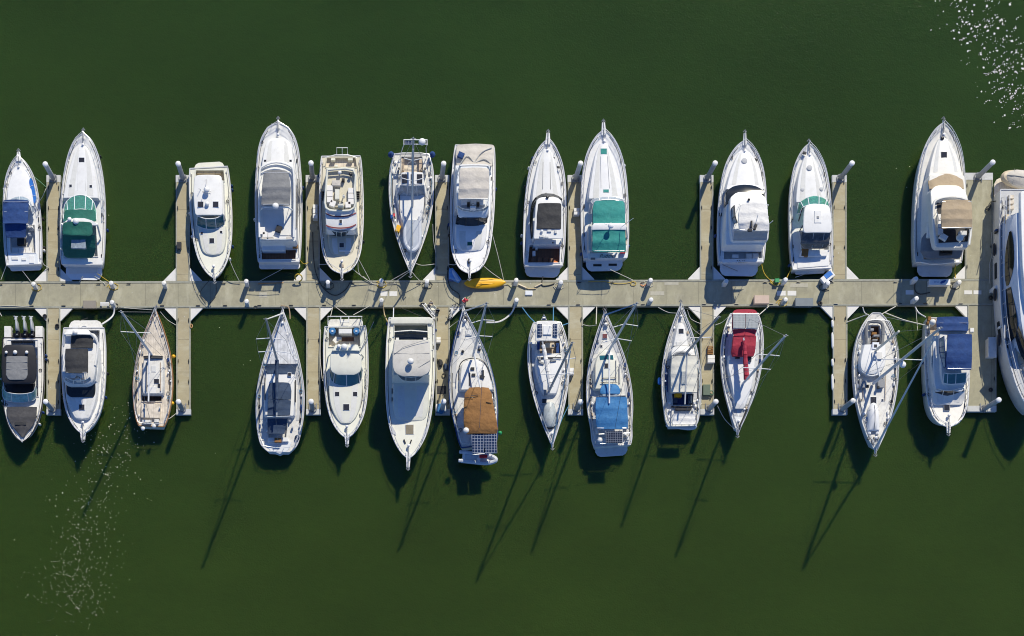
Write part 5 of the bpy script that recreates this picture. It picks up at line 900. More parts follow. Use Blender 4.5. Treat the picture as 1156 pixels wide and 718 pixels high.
b.poly('solar_panel', [(407, 564), (476, 562), (477, 609), (409, 611)], 2.95, 3.0, solard, .01); b.tubes('solar_frame', [[(407, 562, 2.9), (408, 612, 2.9), (478, 610, 2.9), (477, 561, 2.9)], [(380, 575, 2.8), (506, 570, 2.8)], [(382, 576, 2.8), (382, 580, 1.4)], [(504, 572, 2.8), (504, 576, 1.4)]], .035, steel)
b.dome('stern_antenna', 385, 598, 2.4, .26); b.boxes('stern_gear', [(374, 560, 10, 20), (500, 590, 10, 16), (490, 572, 12, 12)], 1.4, 1.9, white)
b.rig((414, 250), (533, 46), 16.8, 1.9, spr=((.34, 1.35), (.63, 1.15)), sweep=.25, boom=(423, 450), bz=1.3, material=alu, br=.1, furlm=bluev); b.lifelines(); b.cleats(); b.pulpit(14, 16)
b.yachtbits((.45, .8), 35, 18); b.sidepanels([(.14, .3), (.33, .52), (.55, .78)])
b.platform(130, 34, .6, cool, .5); b.boxes('foredeck_gear', [(404, 108, 20, 14), (396, 122, 10, 10), (414, 128, 10, 14)], 1.8, 2.0, sandv)
m = M(); c = b.c(-.02, 2.0); m.tube([c-b.s*.2, c+b.d*.3, c+b.s*.2], .07, 6); m.tube([c, b.c(.04, 1.9)], .07, 6); b.put('anchor', m, black)
# ---------------------------------------------------------------- B10
b = Boat(ZM, 'sailing_yacht', 'cluttered white sailing yacht with cream deck tent and white stern bimini, lower row', 'sailboat', (153, 60), (160, 602), 1.7, 1.3, SL)
b.hull(176, SAIL[:-2]+[(.94, .84), (1, .70)], cool, wl=.72); b.deck(weather, [([(112, 455), (212, 455), (208, 510), (116, 510)], .8, navyv, 1)])
b.loft('fore_cabin', [(140, 146, 164, 1.85), (160, 136, 172, 1.9), (240, 120, 188, 1.95)], 1.5, white, crown=.06, n=2, rnd=(4, 0)); b.hatch(156, 174, 20, 20, 1.98); b.hatch(146, 232, 24, 16, 2.0, liner)
b.loft('coachroof', [(244, 126, 196, 2.1), (262, 112, 212, 2.2), (284, 110, 220, 2.2)], 1.4, white, crown=.15, n=2); m = M(); m.tube([b.A(x, y, 2.45) for x, y in catmull([(122, 284), (134, 274), (158, 270), (184, 274), (198, 286)], 3)], .1, 6); b.put('mast_pad', m, grey)
b.canvas('deck_tent', [(288, 112, 226, 2.4), (370, 108, 230, 2.45), (450, 110, 228, 2.4)], mat('cream_canvas', (.62, .61, .54), .85, .1, 2, bump=.5, bscale=5, dirt=(.4, .4, .35), dscale=2, damt=.4), 4, crown=.2, thick=.2)
b.poly('solar_panel', [(159, 356), (183, 356), (183, 412), (159, 412)], 2.55, 2.68, greysolar, .01); b.tubes('deck_tube', [[(92, 330, 1.5), (94, 450, 1.45)], [(82, 300, 1.5), (88, 420, 1.45)]], .05, navyv)
b.boxes('cockpit_cushion', [(128, 480, 22, 40), (196, 480, 20, 40)], .8, 1.25, steelv); b.boxes('yellow_bag', [(142, 463, 32, 16)], 1.0, 1.5, yellow); b.boxes('traveller', [(160, 514, 96, 5), (164, 526, 70, 10)], 1.3, 1.55, black)
b.boxes('winch', [(104, 498, 9, 9), (216, 498, 9, 9), (106, 530, 8, 8), (210, 530, 8, 8)], 1.3, 1.6, steel); b.canvas('stern_bimini', [(547, 118, 218, 2.5), (594, 114, 220, 2.45)], whitev, 2, crown=.06, rnd=(3, 5))
b.tubes('bimini_post', [[(118, 550, 2.45), (118, 552, 1.3)], [(216, 550, 2.45), (216, 552, 1.3)], [(116, 590, 2.4), (120, 590, 1.3)], [(218, 590, 2.4), (212, 590, 1.3)]], .03, steel)
b.rig((167, 286), (322, 113), 14.3, 2.2, spr=((.5, 1.0),), sweep=0, boom=(172, 504), bz=1.3, material=greyalu, br=.1, furl=False); b.lifelines(); b.cleats(); b.pulpit(10, 18)
b.yachtbits((.45, .8), 42, 18); b.sidepanels([(.14, .3), (.33, .52), (.55, .78)])
dinghy(ZM, 'pale blue inflatable slung behind the cluttered yacht with the stern bimini', 158, 600, 118, 40, .7, 98, rubber, rubber)
f = Thing(ZM, 'fender', 'blue cylinder fender on the open-water side of the cluttered yacht', 'fender', 57, 400, .9); m = M(); m.blob(f.org-Vector((0, .35, 0)), f.org+Vector((0, .35, 0)), .16); f.put('tube', m, bluep); m = M(); m.tube([f.org, f.org+Vector((.25, 0, .5))], .02, 4); f.put('lanyard', m, ropew)
# ---------------------------------------------------------------- B11 crimson
b = Boat(ZM, 'sailing_yacht', 'white sailing yacht with crimson canvas and pale solar panel, bow pointing down', 'sailboat', (410, 632), (440, 100), 1.8, 1.4, SL)
b.hull(186, [(0, .02), (.04, .11), (.1, .25), (.18, .42), (.28, .61), (.38, .77), (.5, .91), (.62, .99), (.74, 1), (.86, .92), (.95, .78), (1, .66)], white, wl=.74); b.deck(cool, [([(388, 120), (492, 120), (490, 250), (386, 250)], .9, liner, 1)])
b.canvas('bimini_top', [(78, 394, 492, 3.1), (96, 386, 500, 3.2), (166, 384, 500, 3.2)], redv, 2, rnd=(10, 2), crown=.12); b.canvas('mid_canvas', [(168, 386, 497, 3.1), (196, 392, 488, 3.0)], redv, 1, crown=.12)
b.canvas('dodger', [(196, 390, 494, 2.95), (240, 386, 492, 2.9), (270, 382, 488, 2.75), (287, 388, 482, 2.6)], redv, 2, crown=.12, thick=.3)
for x0_, x1_ in ((390, 445), (448, 502)): b.poly('solar_panel', [(x0_, 96), (x1_, 97), (x1_, 163), (x0_, 161)], 3.33, 3.4, greysolar, .01)
b.tubes('solar_rail', [[(388, 95, 3.32), (503, 96, 3.32)], [(388, 162, 3.32), (503, 164, 3.32)]], .03, steel); bimini_frame(b, 386, 500, (92, 160), 3.15, 1.4)
b.loft('coachroof', [(284, 372, 486, 2.0), (340, 368, 486, 2.05), (420, 384, 474, 2.02), (490, 394, 452, 1.95), (520, 402, 440, 1.9)], 1.4, white, crown=.08, n=2, rnd=(3, 4)); b.poly('coachroof_window', [(395, 500), (440, 500), (436, 524), (400, 524)], 1.88, 2.0, greyskid, .02); b.tubes('deck_line', [[(350, 300, 1.65), (356, 400, 1.7), (380, 470, 1.75), (404, 500, 1.8)]], .05, grey, sm=3)
b.boxes('companionway', [(410, 292, 20, 12), (462, 300, 20, 22)], 2.0, 2.3, smoke); b.boxes('winch', [(378, 300, 8, 8), (496, 300, 8, 8), (420, 400, 7, 7), (410, 440, 6, 6)], 1.9, 2.2, steel)
b.rig((433, 412), (625, 196), 15.2, 2.0, spr=((.34, 1.3), (.62, 1.0)), sweep=0, boom=(437, 205), bz=1.2, cover=redv, br=.24, material=alu, furl=False); b.lifelines(); b.cleats(); b.pulpit(14, 18)
b.yachtbits((.45, .8), 49, 18); b.sidepanels([(.14, .3), (.33, .52), (.55, .78)])
m = M(); m.tube([b.edge(.02, 1, .1, .15), b.edge(.12, 1, .12, .15), b.edge(.2, 1, .15, .15)], .1, 6); b.put('stowed_pole', m, black)
# ---------------------------------------------------------------- B12 ketch
b = Boat(ZN, 'ketch', 'broad two-masted sailing boat with cluttered pale decks and tender on its foredeck, bow down', 'sailboat', (245, 640), (250, 84), 2.0, 1.6, SL)
b.hull(178, [(0, .03), (.04, .17), (.1, .36), (.18, .55), (.28, .74), (.38, .88), (.5, .97), (.62, 1), (.72, .97), (.82, .84), (.9, .65), (.96, .42), (1, .18)], cool, wl=.75); b.deck(weather, [([(224, 135), (262, 135), (266, 212), (222, 212)], 1.1, dteak, 1)])
m = M(); m.tube([b.A(x, y, 2.0) for x, y in catmull([(212, 215), (208, 150), (216, 122), (240, 118), (268, 124), (276, 150), (272, 215)], 3)], .16, 7); b.put('cockpit_coaming', m, greyv)
b.loft('coachroof', [(212, 200, 286, 2.2), (260, 188, 288, 2.25), (300, 184, 282, 2.25), (322, 196, 262, 2.2), (332, 214, 244, 2.15)], 1.6, white, crown=.1, n=2); b.hatch(246, 217, 26, 26, 2.36, cool); b.hatch(246, 217, 12, 12, 2.4, black, name='hatch_lid'); b.box('companionway', 252, 256, 40, 28, 2.2, 2.5, weather)
m = M(); m.tube([b.A(x, y, 2.1) for x, y in catmull([(186, 270), (184, 305), (200, 328), (234, 338), (266, 326)], 3)], .08, 6); b.put('dodger_edge', m, white)
b.boxes('deck_gear', [(200, 372, 22, 28), (186, 370, 10, 40), (268, 368, 24, 36), (270, 340, 20, 14), (244, 282, 18, 14, 20), (213, 240, 14, 10), (250, 175, 24, 8), (232, 150, 14, 10), (244, 192, 20, 6)], 1.7, 2.1, grey); b.boxes('coiled_rope', [(215, 380, 8, 12), (258, 384, 8, 10), (234, 280, 8, 8)], 2.0, 2.25, black)
b.boxes('cockpit_cushion', [(238, 166, 26, 10), (246, 184, 30, 8)], 1.1, 1.6, brownv); b.hatch(238, 437, 22, 26, 1.8, smoke); b.hatch(275, 436, 6, 6, 1.8)
m = b.rig((236, 370), (507, 146), 16.6, 1.9, r=.14, spr=((.46, 1.9),), sweep=0, boom=(244, 250), bz=1.6, material=alu, jib_r=.12, furlm=whitev); b.dome('radar_dome', 356, 293, 8.6, .3, parent=m)
b.yachtbits((.3, .7), 99, 34)
b0 = b.A(246, 236, 2.2); t0 = b.A(340, 158, 8.8); mm = M(); mm.tube([b0, t0], .12, 8, .1); mz = b.put('mizzen_mast', mm, cream)
mm = M(); [mm.tube([b.edge(.8, sd, .1, 0), t0], .015, 4) for sd in (-1, 1)]; mm.tube([t0, b.A(507, 146, 16.6)], .012, 4); b.put('mizzen_rigging', mm, grey)
b.lifelines(t1=.92); b.cleats((.1, .5, .9)); b.pulpit(12, 24); b.boxes('foredeck_gear', [(220, 590, 10, 14, 20), (250, 590, 22, 8), (236, 604, 12, 20)], 1.9, 2.15, greyv); b.tubes('handrail', [[(190, 330, 1.85), (196, 440, 1.8)], [(286, 330, 1.85), (284, 440, 1.8)]], .03, teak)
t = dinghy(ZN, 'small white hard tender lashed to the foredeck of the two-masted boat', 233, 512, 108, 48, 1.75, 0, white, white, cover=white)
# ---------------------------------------------------------------- B13 navy canvas cruiser
b = Boat(ZO, 'trawler', 'white cruiser with navy blue canvas and blue-shaded side deck, beside the right-hand finger', 'boat', (254, 580), (247, 140), 2.2, 1.5, LO)
b.hull(176, BLUNT, white); b.deck(white, [([(176, 150), (318, 150), (322, 215), (178, 215)], .9, teak, 1)])
b.loft('saloon', [(212, 189, 324, 3.0), (400, 196, 322, 3.05), (436, 204, 314, 2.9)], 1.5, cool, inset=.12, crown=.04, rnd=(0, 6))
b.strip('side_window', [(181, 226, 2.3), (182, 320, 2.3), (189, 420, 2.3)], [(185, 226, 2.9), (187, 320, 2.9), (194, 420, 2.8)], tealglass, frame=white, mull=6); b.boxes('side_step', [(176, y, 12, 3) for y in range(250, 440, 30)], 1.5, 1.62, greyskid)
b.loft('trunk_cabin', [(430, 192, 322, 2.6), (450, 190, 320, 2.4), (470, 190, 318, 2.2), (492, 196, 310, 2.1)], 1.6, white, crown=.1, n=2, rnd=(0, 8))
b.strip('windshield', [(196, 448, 2.3), (250, 458, 2.35), (318, 444, 2.3)], [(204, 426, 3.0), (254, 434, 3.05), (316, 422, 3.0)], glass, frame=white, mull=3)
b.canvas('aft_canvas', [(136, 208, 334, 3.6), (160, 205, 336, 3.7), (192, 208, 334, 3.7)], navyv, 2, rnd=(4, 3)); b.poly('roof_strip', [(214, 192), (336, 190), (338, 208), (220, 208)], 3.3, 3.5, sandv, .02)
b.canvas('bridge_canvas', [(206, 250, 350, 4.7), (260, 247, 350, 4.8), (300, 245, 350, 4.8), (350, 244, 348, 4.5)], navyv, 4, rnd=(3, 6)); bimini_frame(b, 248, 348, (212, 280, 345), 4.7, 3.4)
b.loft('flybridge', [(206, 218, 340, 3.5), (345, 224, 340, 3.5), (372, 226, 338, 3.45), (410, 232, 326, 3.3)], 3.0, cool, inset=.02, crown=.03, rnd=(2, 10)); b.strip('side_curtain', [(216, 226, 3.5), (218, 280, 3.5), (234, 340, 3.5)], [(236, 214, 4.4), (240, 280, 4.5), (242, 340, 4.3)], clearvin, frame=navyv, mull=4)
b.strip('flybridge_screen', [(232, 402, 3.4), (262, 408, 3.4), (324, 402, 3.4)], [(236, 362, 4.1), (264, 366, 4.1), (326, 362, 4.1)], tealglass, frame=steel, mull=3); b.box('canvas_flap', 350, 188, 16, 16, 3.0, 3.6, white)
m = M(); m.sphere(b.A(190, 158, 2.2), .3); b.put('white_bundle', m, whitev); b.boxes('stern_gear', [(178, 142, 12, 16), (172, 158, 8, 10), (200, 150, 10, 10)], 1.5, 1.9, brownv)
b.hatch(248, 503, 22, 22, 2.12); b.pulpit(22, 44); b.rail(0, .72, n=12, mid=True); b.cleats(); b.tubes('seam', [[(218, 160, 3.75), (332, 160, 3.8)]], .012, black)
# ================================================================ the floating dock
def concrete(name, col, seam, w, rot=False, dark=(.2, .19, .15), amt=.45):
    m, nt, b = nodes(name); N = nt.nodes; L = nt.links; tc = N.new('ShaderNodeTexCoord')
    mp = N.new('ShaderNodeMapping'); L.new(tc.outputs['Object'], mp.inputs[0]); mp.inputs['Location'].default_value = (11, 23, 0) if rot else (.8, 23, 0)
    if rot: mp.inputs['Rotation'].default_value = (0, 0, R(90))
    br = N.new('ShaderNodeTexBrick'); br.offset = 0; br.inputs['Scale'].default_value = 1; br.inputs['Brick Width'].default_value = w; br.inputs['Row Height'].default_value = 40; br.inputs['Mortar Size'].default_value = .025
    L.new(mp.outputs[0], br.inputs['Vector']); br.inputs['Color1'].default_value = (*col, 1); br.inputs['Color2'].default_value = (*[c*.93 for c in col], 1); br.inputs['Mortar'].default_value = (*seam, 1)
    out = br.outputs['Color']
    for sc, c2, lo, hi, a in ((.35, dark, .42, .72, amt), (1.3, dark, .47, .72, amt*.8), (9, [c*1.25 for c in col], .55, .75, .4), (28, dark, .6, .75, .3)):
        n = N.new('ShaderNodeTexNoise'); n.inputs['Scale'].default_value = sc; n.inputs['Detail'].default_value = 9; n.inputs['Roughness'].default_value = .7; L.new(tc.outputs['Object'], n.inputs['Vector'])
        r = N.new('ShaderNodeMapRange'); r.inputs[1].default_value = lo; r.inputs[2].default_value = hi; r.inputs[4].default_value = a; L.new(n.outputs['Fac'], r.inputs[0])
        mx = N.new('ShaderNodeMix'); mx.data_type = 'RGBA'; L.new(r.outputs[0], mx.inputs[0]); L.new(out, mx.inputs[6]); mx.inputs[7].default_value = (*c2, 1); out = mx.outputs[2]
    n = N.new('ShaderNodeTexNoise'); n.inputs['Scale'].default_value = .8; n.inputs['Detail'].default_value = 7; n.inputs['Roughness'].default_value = .7; mq = N.new('ShaderNodeMapping'); mq.inputs['Scale'].default_value = (1, .35, 1) if not rot else (.35, 1, 1); mq.inputs['Location'].default_value = (5, 9, 0); L.new(tc.outputs['Object'], mq.inputs[0]); L.new(mq.outputs[0], n.inputs['Vector'])
    r = N.new('ShaderNodeMapRange'); r.inputs[1].default_value = .5; r.inputs[2].default_value = .72; r.inputs[4].default_value = .65; L.new(n.outputs['Fac'], r.inputs[0]); mx = N.new('ShaderNodeMix'); mx.data_type = 'RGBA'; L.new(r.outputs[0], mx.inputs[0]); L.new(out, mx.inputs[6]); mx.inputs[7].default_value = (.52, .50, .38, 1); out = mx.outputs[2]
    # bird droppings
    v = N.new('ShaderNodeTexVoronoi'); v.inputs['Scale'].default_value = 1.1; v.inputs['Randomness'].default_value = 1; L.new(tc.outputs['Object'], v.inputs['Vector'])
    r = N.new('ShaderNodeMath'); r.operation = 'LESS_THAN'; r.inputs[1].default_value = .045; L.new(v.outputs['Distance'], r.inputs[0])
    mx = N.new('ShaderNodeMix'); mx.data_type = 'RGBA'; L.new(r.outputs[0], mx.inputs[0]); L.new(out, mx.inputs[6]); mx.inputs[7].default_value = (.6, .6, .56, 1); out = mx.outputs[2]
    L.new(out, b.inputs['Base Color']); b.inputs['Roughness'].default_value = .85; b.inputs['Specular IOR Level'].default_value = .3
    bp = N.new('ShaderNodeBump'); bp.inputs['Strength'].default_value = .2; bp.inputs['Distance'].default_value = .02; n = N.new('ShaderNodeTexNoise'); n.inputs['Scale'].default_value = 30; L.new(tc.outputs['Object'], n.inputs['Vector']); L.new(n.outputs['Fac'], bp.inputs['Height']); L.new(bp.outputs[0], b.inputs['Normal'])
    return m
cmain = concrete('dock_concrete', (.375, .355, .25), (.22, .21, .15), 3.05, False, (.20, .19, .15), .6); cfing = concrete('finger_concrete', (.42, .37, .24), (.25, .215, .14), 3.05, True, (.24, .2, .13), .35)
whaler = mat('weathered_timber', (.33, .33, .27), .85, .2, 2.5, dirt=(.16, .17, .12), dscale=1.2, damt=.5, bump=.2)
gusm = mat('white_plate', (.68, .67, .64), .5, .05, 2, dirt=(.42, .41, .37), dscale=1.3, damt=.4); pilem = mat('pile_concrete', (.40, .41, .42), .8, .15, 3, dirt=(.22, .22, .2), dscale=1.5, damt=.5); endm = mat('end_pad', (.52, .53, .53), .7, .12, 2, dirt=(.28, .28, .27), dscale=1.6, damt=.5)
Z0 = (0, 0, 1.0)
D = Thing(Z0, 'floating_dock', 'long concrete floating dock with finger piers running across the green water', 'dock', 578, 332, .5)
def yt(x): return 318.2-3.2*x/1156.0
def yb(x): return 347.6-3.2*x/1156.0
m = M(); m.prism([W(-60, yt(-60), .5), W(1121, yt(1121), .5), W(1121, yb(1121), .5), W(-60, yb(-60), .5)], -.3, 0, .02); D.put('walkway', m, cmain, smooth=False)
FX = [(53.3, 67.3), (199.3, 213.6), (346, 360.2), (492, 506.3), (641.8, 656.6), (791, 804.5), (940.5, 955), (1090.5, 1120)]
def strip_m(a, b_, z0, z1, wd):
    a = Vector(a); b_ = Vector(b_); d = (b_-a).normalized(); q = Vector((-d.y, d.x, 0))*wd/2; mm = M(); mm.prism([Vector((p.x, p.y, z1)) for p in (a-q, b_-q, b_+q, a+q)], z0); return mm
ups = [None]*8; 
for row in (0, 1):
    for i, (x0, x1) in enumerate(FX):
        if row and i == 7: x0, x1 = 1093, 1124
        if row and 0 < i < 7: x0 += .5; x1 += .8
        xm = (x0+x1)/2; ya = (yt(xm)-.4) if row == 0 else (yb(xm)+.4); ye = (198 if i < 7 else 195.5) if row == 0 else (467.5 if i < 7 else 464)
        m = M(); m.prism([W(x0, ya, .49), W(x1, ya, .49), W(x1, ye, .49), W(x0, ye, .49)], -.3, 0, .02); f = D.put('finger_pier', m, cfing if i < 7 else cmain, smooth=False)
        e1 = ye+(7.5 if row == 0 else -6); m = M(); m.prism([W(x0-1, e1, .52), W(x1+1, e1, .52), W(x1+1, ye-.5 if row == 0 else ye+.5, .52), W(x0-1, ye-.5 if row == 0 else ye+.5, .52)], .1, 0, .02); D.put('end_pad', m, endm, f)
        for xx in (x0, x1):
            D.put('edge_timber', strip_m(W(xx, ya, .5), W(xx, e1, .5), .2, .53, .13), whaler, f)
        xc = xm if i < 7 else 1101
        if row and i == 7: xc = 1107
        for k in range(5):      # cleats along the finger
            yy = ya+(ye-ya)*(k+.6)/5.2
            for xx in (x0+1.3, x1-1.3):
                if (k+i+int(xx)) % 2 == 0 or k == 3:
                    mm = M(); p = W(xx, yy, .58); mm.tube([p-Vector((0, .17, 0)), p+Vector((0, .17, 0))], .035, 5); mm.tube([p-Vector((0, 0, .08)), p], .05, 5); D.put('cleat', mm, black, f)
        s_ = -1 if row == 0 else 1
        for sd, xx in ((-1, x0), (1, x1)):
            if i == 7 and sd == 1: continue
            if i == 3 and row == 1 and False: continue
            m = M(); m.prism([W(xx+sd*.4, ya, .47), W(xx+sd*14.3, ya, .47), W(xx+sd*14.3, ya+s_*.8, .47), W(xx+sd*.4, ya+s_*15.2, .47)], .25, 0, .015); D.put('corner_gusset', m, gusm)
for (ya_, off) in ((yt, 1.6), (yb, -1.6)):
    D.put('edge_timber', strip_m(W(-60, ya_(-60)+off*.5, .5), W(1121, ya_(1121)+off*.5, .5), .15, .535, .17), whaler)
D.put('edge_timber', strip_m(W(1121, 315.5, .5), W(1121, 344, .5), .2, .53, .13), whaler)
for (x, y, w_, l_) in ((433.5, 331.5, 8, 5.5), (444, 331.5, 9, 5.5), (597, 331, 9, 5.5), (882, 331, 10, 5.5), (894, 331, 10, 5.5), (1027, 330, 9, 5), (1093, 330, 9, 4.5), (1103.5, 330, 9, 4.5)): D.box('access_plate', x, y, w_, l_, .49, .515, gusm)
for (x, y, w_, l_) in ((742, 331, 16, 4.5), (297, 333, 9, 6), (758, 320, 16, 3.2), (902, 322, 20, 4.5)): D.box('access_plate', x, y, w_, l_, .49, .512, mat('pale_plate', (.44, .42, .34), .8, .1, 3, dirt=(.3, .28, .2), damt=.6, dscale=2))
for x in range(4, 1116, 36):   # cleats along both edges of the walkway
    for fy in (lambda v: yt(v)+2.4, lambda v: yb(v)-2.2):
        if random.random() < .62:
            mm = M(); xx = x+random.uniform(-5, 5); p = W(xx, fy(xx), .6); mm.tube([p-Vector((.19, 0, 0)), p+Vector((.19, 0, 0))], .035, 5); mm.tube([p-Vector((.06, 0, .1)), p-Vector((.06, 0, 0))], .04, 5); mm.tube([p-Vector((-.06, 0, .1)), p-Vector((-.06, 0, 0))], .04, 5); D.put('cleat', mm, black)
# ---- piles
PT = ['between the small navy-topped cruiser and the green-canopied express', 'left of the cream pilot cruiser with the white roof', 'between the big flybridge yacht and the red-striped trawler', 'between the upper-row sailing yacht and the sand-canvas sedan', 'between the black-canopied and the teal-canopied cruisers', 'left of the white-bimini flybridge cruiser', 'right of the cruiser with the green windscreen and white hard top', 'between the tan-topped yacht and the huge yacht at the right edge']
PB = ['between the three-outboard boat and the white sedan with black canvas', 'right of the teak-decked sailing yacht', 'between the slate-canvas yacht and the cream cruiser with blue lids', 'between the weathered sportfisher and the brown-tented yacht', 'between the bow-down white yacht and the azure-canvas yacht', 'between the stern-bimini yacht and the crimson-canvas yacht', 'left of the two-masted boat', 'right of the navy-canvas cruiser, lower end of the widest finger']
def pile(x, y, h, lab, tx=0, ty=0):
    t = Thing(Z0, 'pile', lab, 'pile', x, y, 0, 'concrete piles at the finger ends'); c = t.org; top = c+Vector((tx, ty, h)); m = M(); m.tube([c-Vector((0, 0, 3)), top], .22, 14); t.put('shaft', m, (pilem, mat('pile_pale', (.47, .475, .47), .8, .2, 3, dirt=(.25, .24, .22), dscale=2.2, damt=.6), mat('pile_stained', (.36, .36, .35), .85, .2, 2, dirt=(.17, .15, .12), dscale=1.8, damt=.6))[int(x) % 3])
    m = M(); m.lathe(top, [(.24, -.14), (.245, 0), (.2, .05), (.02, .09)], 14); t.put('cap', m, white)
    m = M(); m.tube([c+Vector((math.cos(R(a))*.34, math.sin(R(a))*.34, .62)) for a in range(0, 361, 30)], .05, 5); m.tube([c+Vector((-.34, 0, .62)), c+Vector((-.34, -.5*(1 if y < 300 else -1), .55))], .05, 5); m.tube([c+Vector((.34, 0, .62)), c+Vector((.34, -.5*(1 if y < 300 else -1), .55))], .05, 5); t.put('pile_hoop', m, grey)
for i, x in enumerate((61.5, 207.3, 353, 498.5, 649, 797.5, 947, 1101.5)):
    pile(x, 203.5 if i < 7 else 202, 4.1, 'white-capped pile '+PT[i], random.uniform(-.05, .05), random.uniform(-.05, .05))
for i, x in enumerate((60.5, 206.5, 353.5, 499.5, 650.5, 799.5, 949, 1108.5)):
    pile(x, 463, 4.0 if i in (6, 7) else 3.6, 'white-capped pile '+PB[i], random.uniform(-.06, .06), random.uniform(-.06, .06))
# ---- power pedestals
PED = [(41, 321, 'behind the small navy-topped cruiser'), (128, 320, 'right of the green-canopied express'), (129, 341.5, 'beside the brown-grey dock box'), (187, 320, 'left of the finger beside the cream pilot cruiser'), (279.3, 318, 'between the cream pilot cruiser and the big flybridge yacht'), (279.6, 340.5, 'opposite the gap left of the slate-canvas yacht'), (370.6, 319, 'under the bow of the red-striped trawler'), (430.4, 317.3, 'between the red-striped trawler and the upper-row sailing yacht'), (430.6, 339.2, 'above the left edge of the weathered sportfisher'), (481.5, 318, 'right of the bow of the upper-row sailing yacht'), (581.5, 316.8, 'right of the yellow kayak'), (581.8, 339, 'above the white yacht with the stern awning'), (631.5, 319, 'behind the black-canopied cruiser'), (732, 316.8, 'between the teal-canopied cruiser and the white-bimini cruiser'), (732.4, 338.6, 'right of the mast of the azure-canvas yacht'), (816.6, 318, 'behind the white-bimini cruiser in its shadow'), (883, 316.2, 'beside the green box and yellow ropes'), (883, 338.5, 'left of the slate grey dock box'), (930.5, 320, 'under the blue-lidded chest'), (1029, 315.2, 'left of the white box with blue print'), (1029.6, 337.3, 'above the stern of the two-masted boat'), (1077.5, 319, 'behind the tan-topped yacht at the widest finger'), (1119, 325, 'on the shaded right edge of the widest finger')]
for (x, y, where) in PED:
    t = Thing(Z0, 'power_pedestal', 'white power pedestal '+where, 'pedestal', x, y+4.2, .5, 'power pedestals along the dock'); c = t.org; m = M()
    m.prism([c+Vector((a*.17, b_*.17, 1.15)) for a, b_ in ((-1, -1), (1, -1), (1, 1), (-1, 1))], .5, 0, .02); t.put('post', m, cool)
    m = M(); m.lathe(c+Vector((0, 0, 1.15)), [(.2, 0), (.22, .08), (.2, .16), (.08, .2)], 8); t.put('cap', m, white)
    m = M(); m.prism([c+Vector((a*.09, -.13+b_*.03, .9)) for a, b_ in ((-1, -1), (1, -1), (1, 1), (-1, 1))], 1.1, 0, .01); t.put('socket_panel', m, black)
    k = random.random()
    if k > .4: continue
    k = random.random(); pts = [c+Vector((math.cos(a*.9+k*6)*(.35+.03*a), math.sin(a*.9+k*6)*(.25+.02*a), .05)) for a in range(9)]; m = M(); m.tube(pts, .03, 5)
    hs = tag(build('power_cord', m, (roped, ropey, ropew, roped)[int(k*3.99)], t.root, t.org), None)
# ---- boxes and loose gear
def dockbox(label, x, y, w_, l_, h, material, lidm=None, rot=0, base=.5, name='dock_box', cat='dock box'):
    t = Thing(Z0, name, label, cat, x, y, base); b0 = t.org
    t.box('chest', x, y, w_*.94, l_*.9, base, base+h*.85, material, rot, .03); t.box('lid', x, y, w_, l_, base+h*.85, base+h, lidm or material, rot, .05); t.boxes('latch', [(x-w_*.25, y+l_*.47, 1.2, .8, 0), (x+w_*.25, y+l_*.47, 1.2, .8, 0)], base+h*.7, base+h*.9, steel); return t
dockbox('brown-grey dock box beside the white sedan with black canvas', 101, 343.5, 15, 8.8, .55, mat('box_brown', (.25, .225, .19), .7, .1, 2))
t = Thing(Z0, 'bench', 'white slatted bench beside the brown-grey dock box', 'bench', 118, 343.5, .5); t.boxes('seat', [(118, 341.6, 10, 1.1), (118, 343.0, 10, 1.1), (118, 344.4, 10, 1.1)], .9, .97, white); t.boxes('leg', [(114, 343, 1, 4)], .5, .9, white); t.boxes('leg', [(122, 343, 1, 4)], .5, .9, white)
dockbox('pinkish beige dock box behind the crimson-canvas yacht', 860, 338, 17, 9.5, .75, mat('box_pink', (.55, .42, .34), .6, .08, 2))
dockbox('slate grey dock box left of the finger beside the two-masted boat', 908, 341, 20.5, 9.5, .7, mat('box_slate', (.17, .20, .22), .55, .1, 2))
t = dockbox('white dock box with blue print on its lid behind the tan-topped yacht', 1061, 318.5, 24, 6.5, .8, white)
t.poly('blue_print', [(1061, 319.6), (1063, 317.2), (1067, 316), (1068.5, 316.4), (1066.5, 318.8), (1063, 320.2)], 1.28, 1.32, mat('print_blue', (.03, .09, .3), .5), .0); t.boxes('blue_print', [(1056, 318.2, 3, 1.8), (1059, 318.4, 2, 1.6)], 1.28, 1.318, mat('print_pale', (.4, .48, .6), .5))
t = dockbox('white chest with a bright blue panel on its lid, angled across the corner plate', 934.5, 312.5, 16, 8, .6, white, None, -38, .47); t.box('blue_panel', 935.2, 310.2, 9, 5.5, 1.05, 1.1, bluep, -38)
dockbox('tall white locker on the shaded edge of the widest finger', 1120.5, 392, 9.5, 23, 1.0, white, cool, 0, .45, 'locker', 'locker')
dockbox('green box beside the power pedestal with yellow ropes', 877.5, 316.5, 5, 4.5, .5, greenp)
dockbox('dark brown box on the finger left of the cream pilot cruiser', 202, 277, 5.5, 8, .35, blackv)
def steps(label, x, y, w_, l_, n=3):
    t = Thing(Z0, 'boarding_steps', label, 'steps', x, y, .5)
    for k in range(n): t.box('tread', x-w_/2+w_*(k+.5)/n if w_ > l_ else x, y if w_ > l_ else y-l_/2+l_*(k+.5)/n, w_/n*.9 if w_ > l_ else w_, l_ if w_ > l_ else l_/n*.9, .5, .62+.22*(k+1), white, bev=.03)
    return t
steps('white three-tread boarding steps on the finger right of the big flybridge yacht', 355.8, 238.5, 5.5, 16); steps('white boarding stool on the finger between the black and teal canopied cruisers', 651.2, 238.5, 6.5, 8, 2)
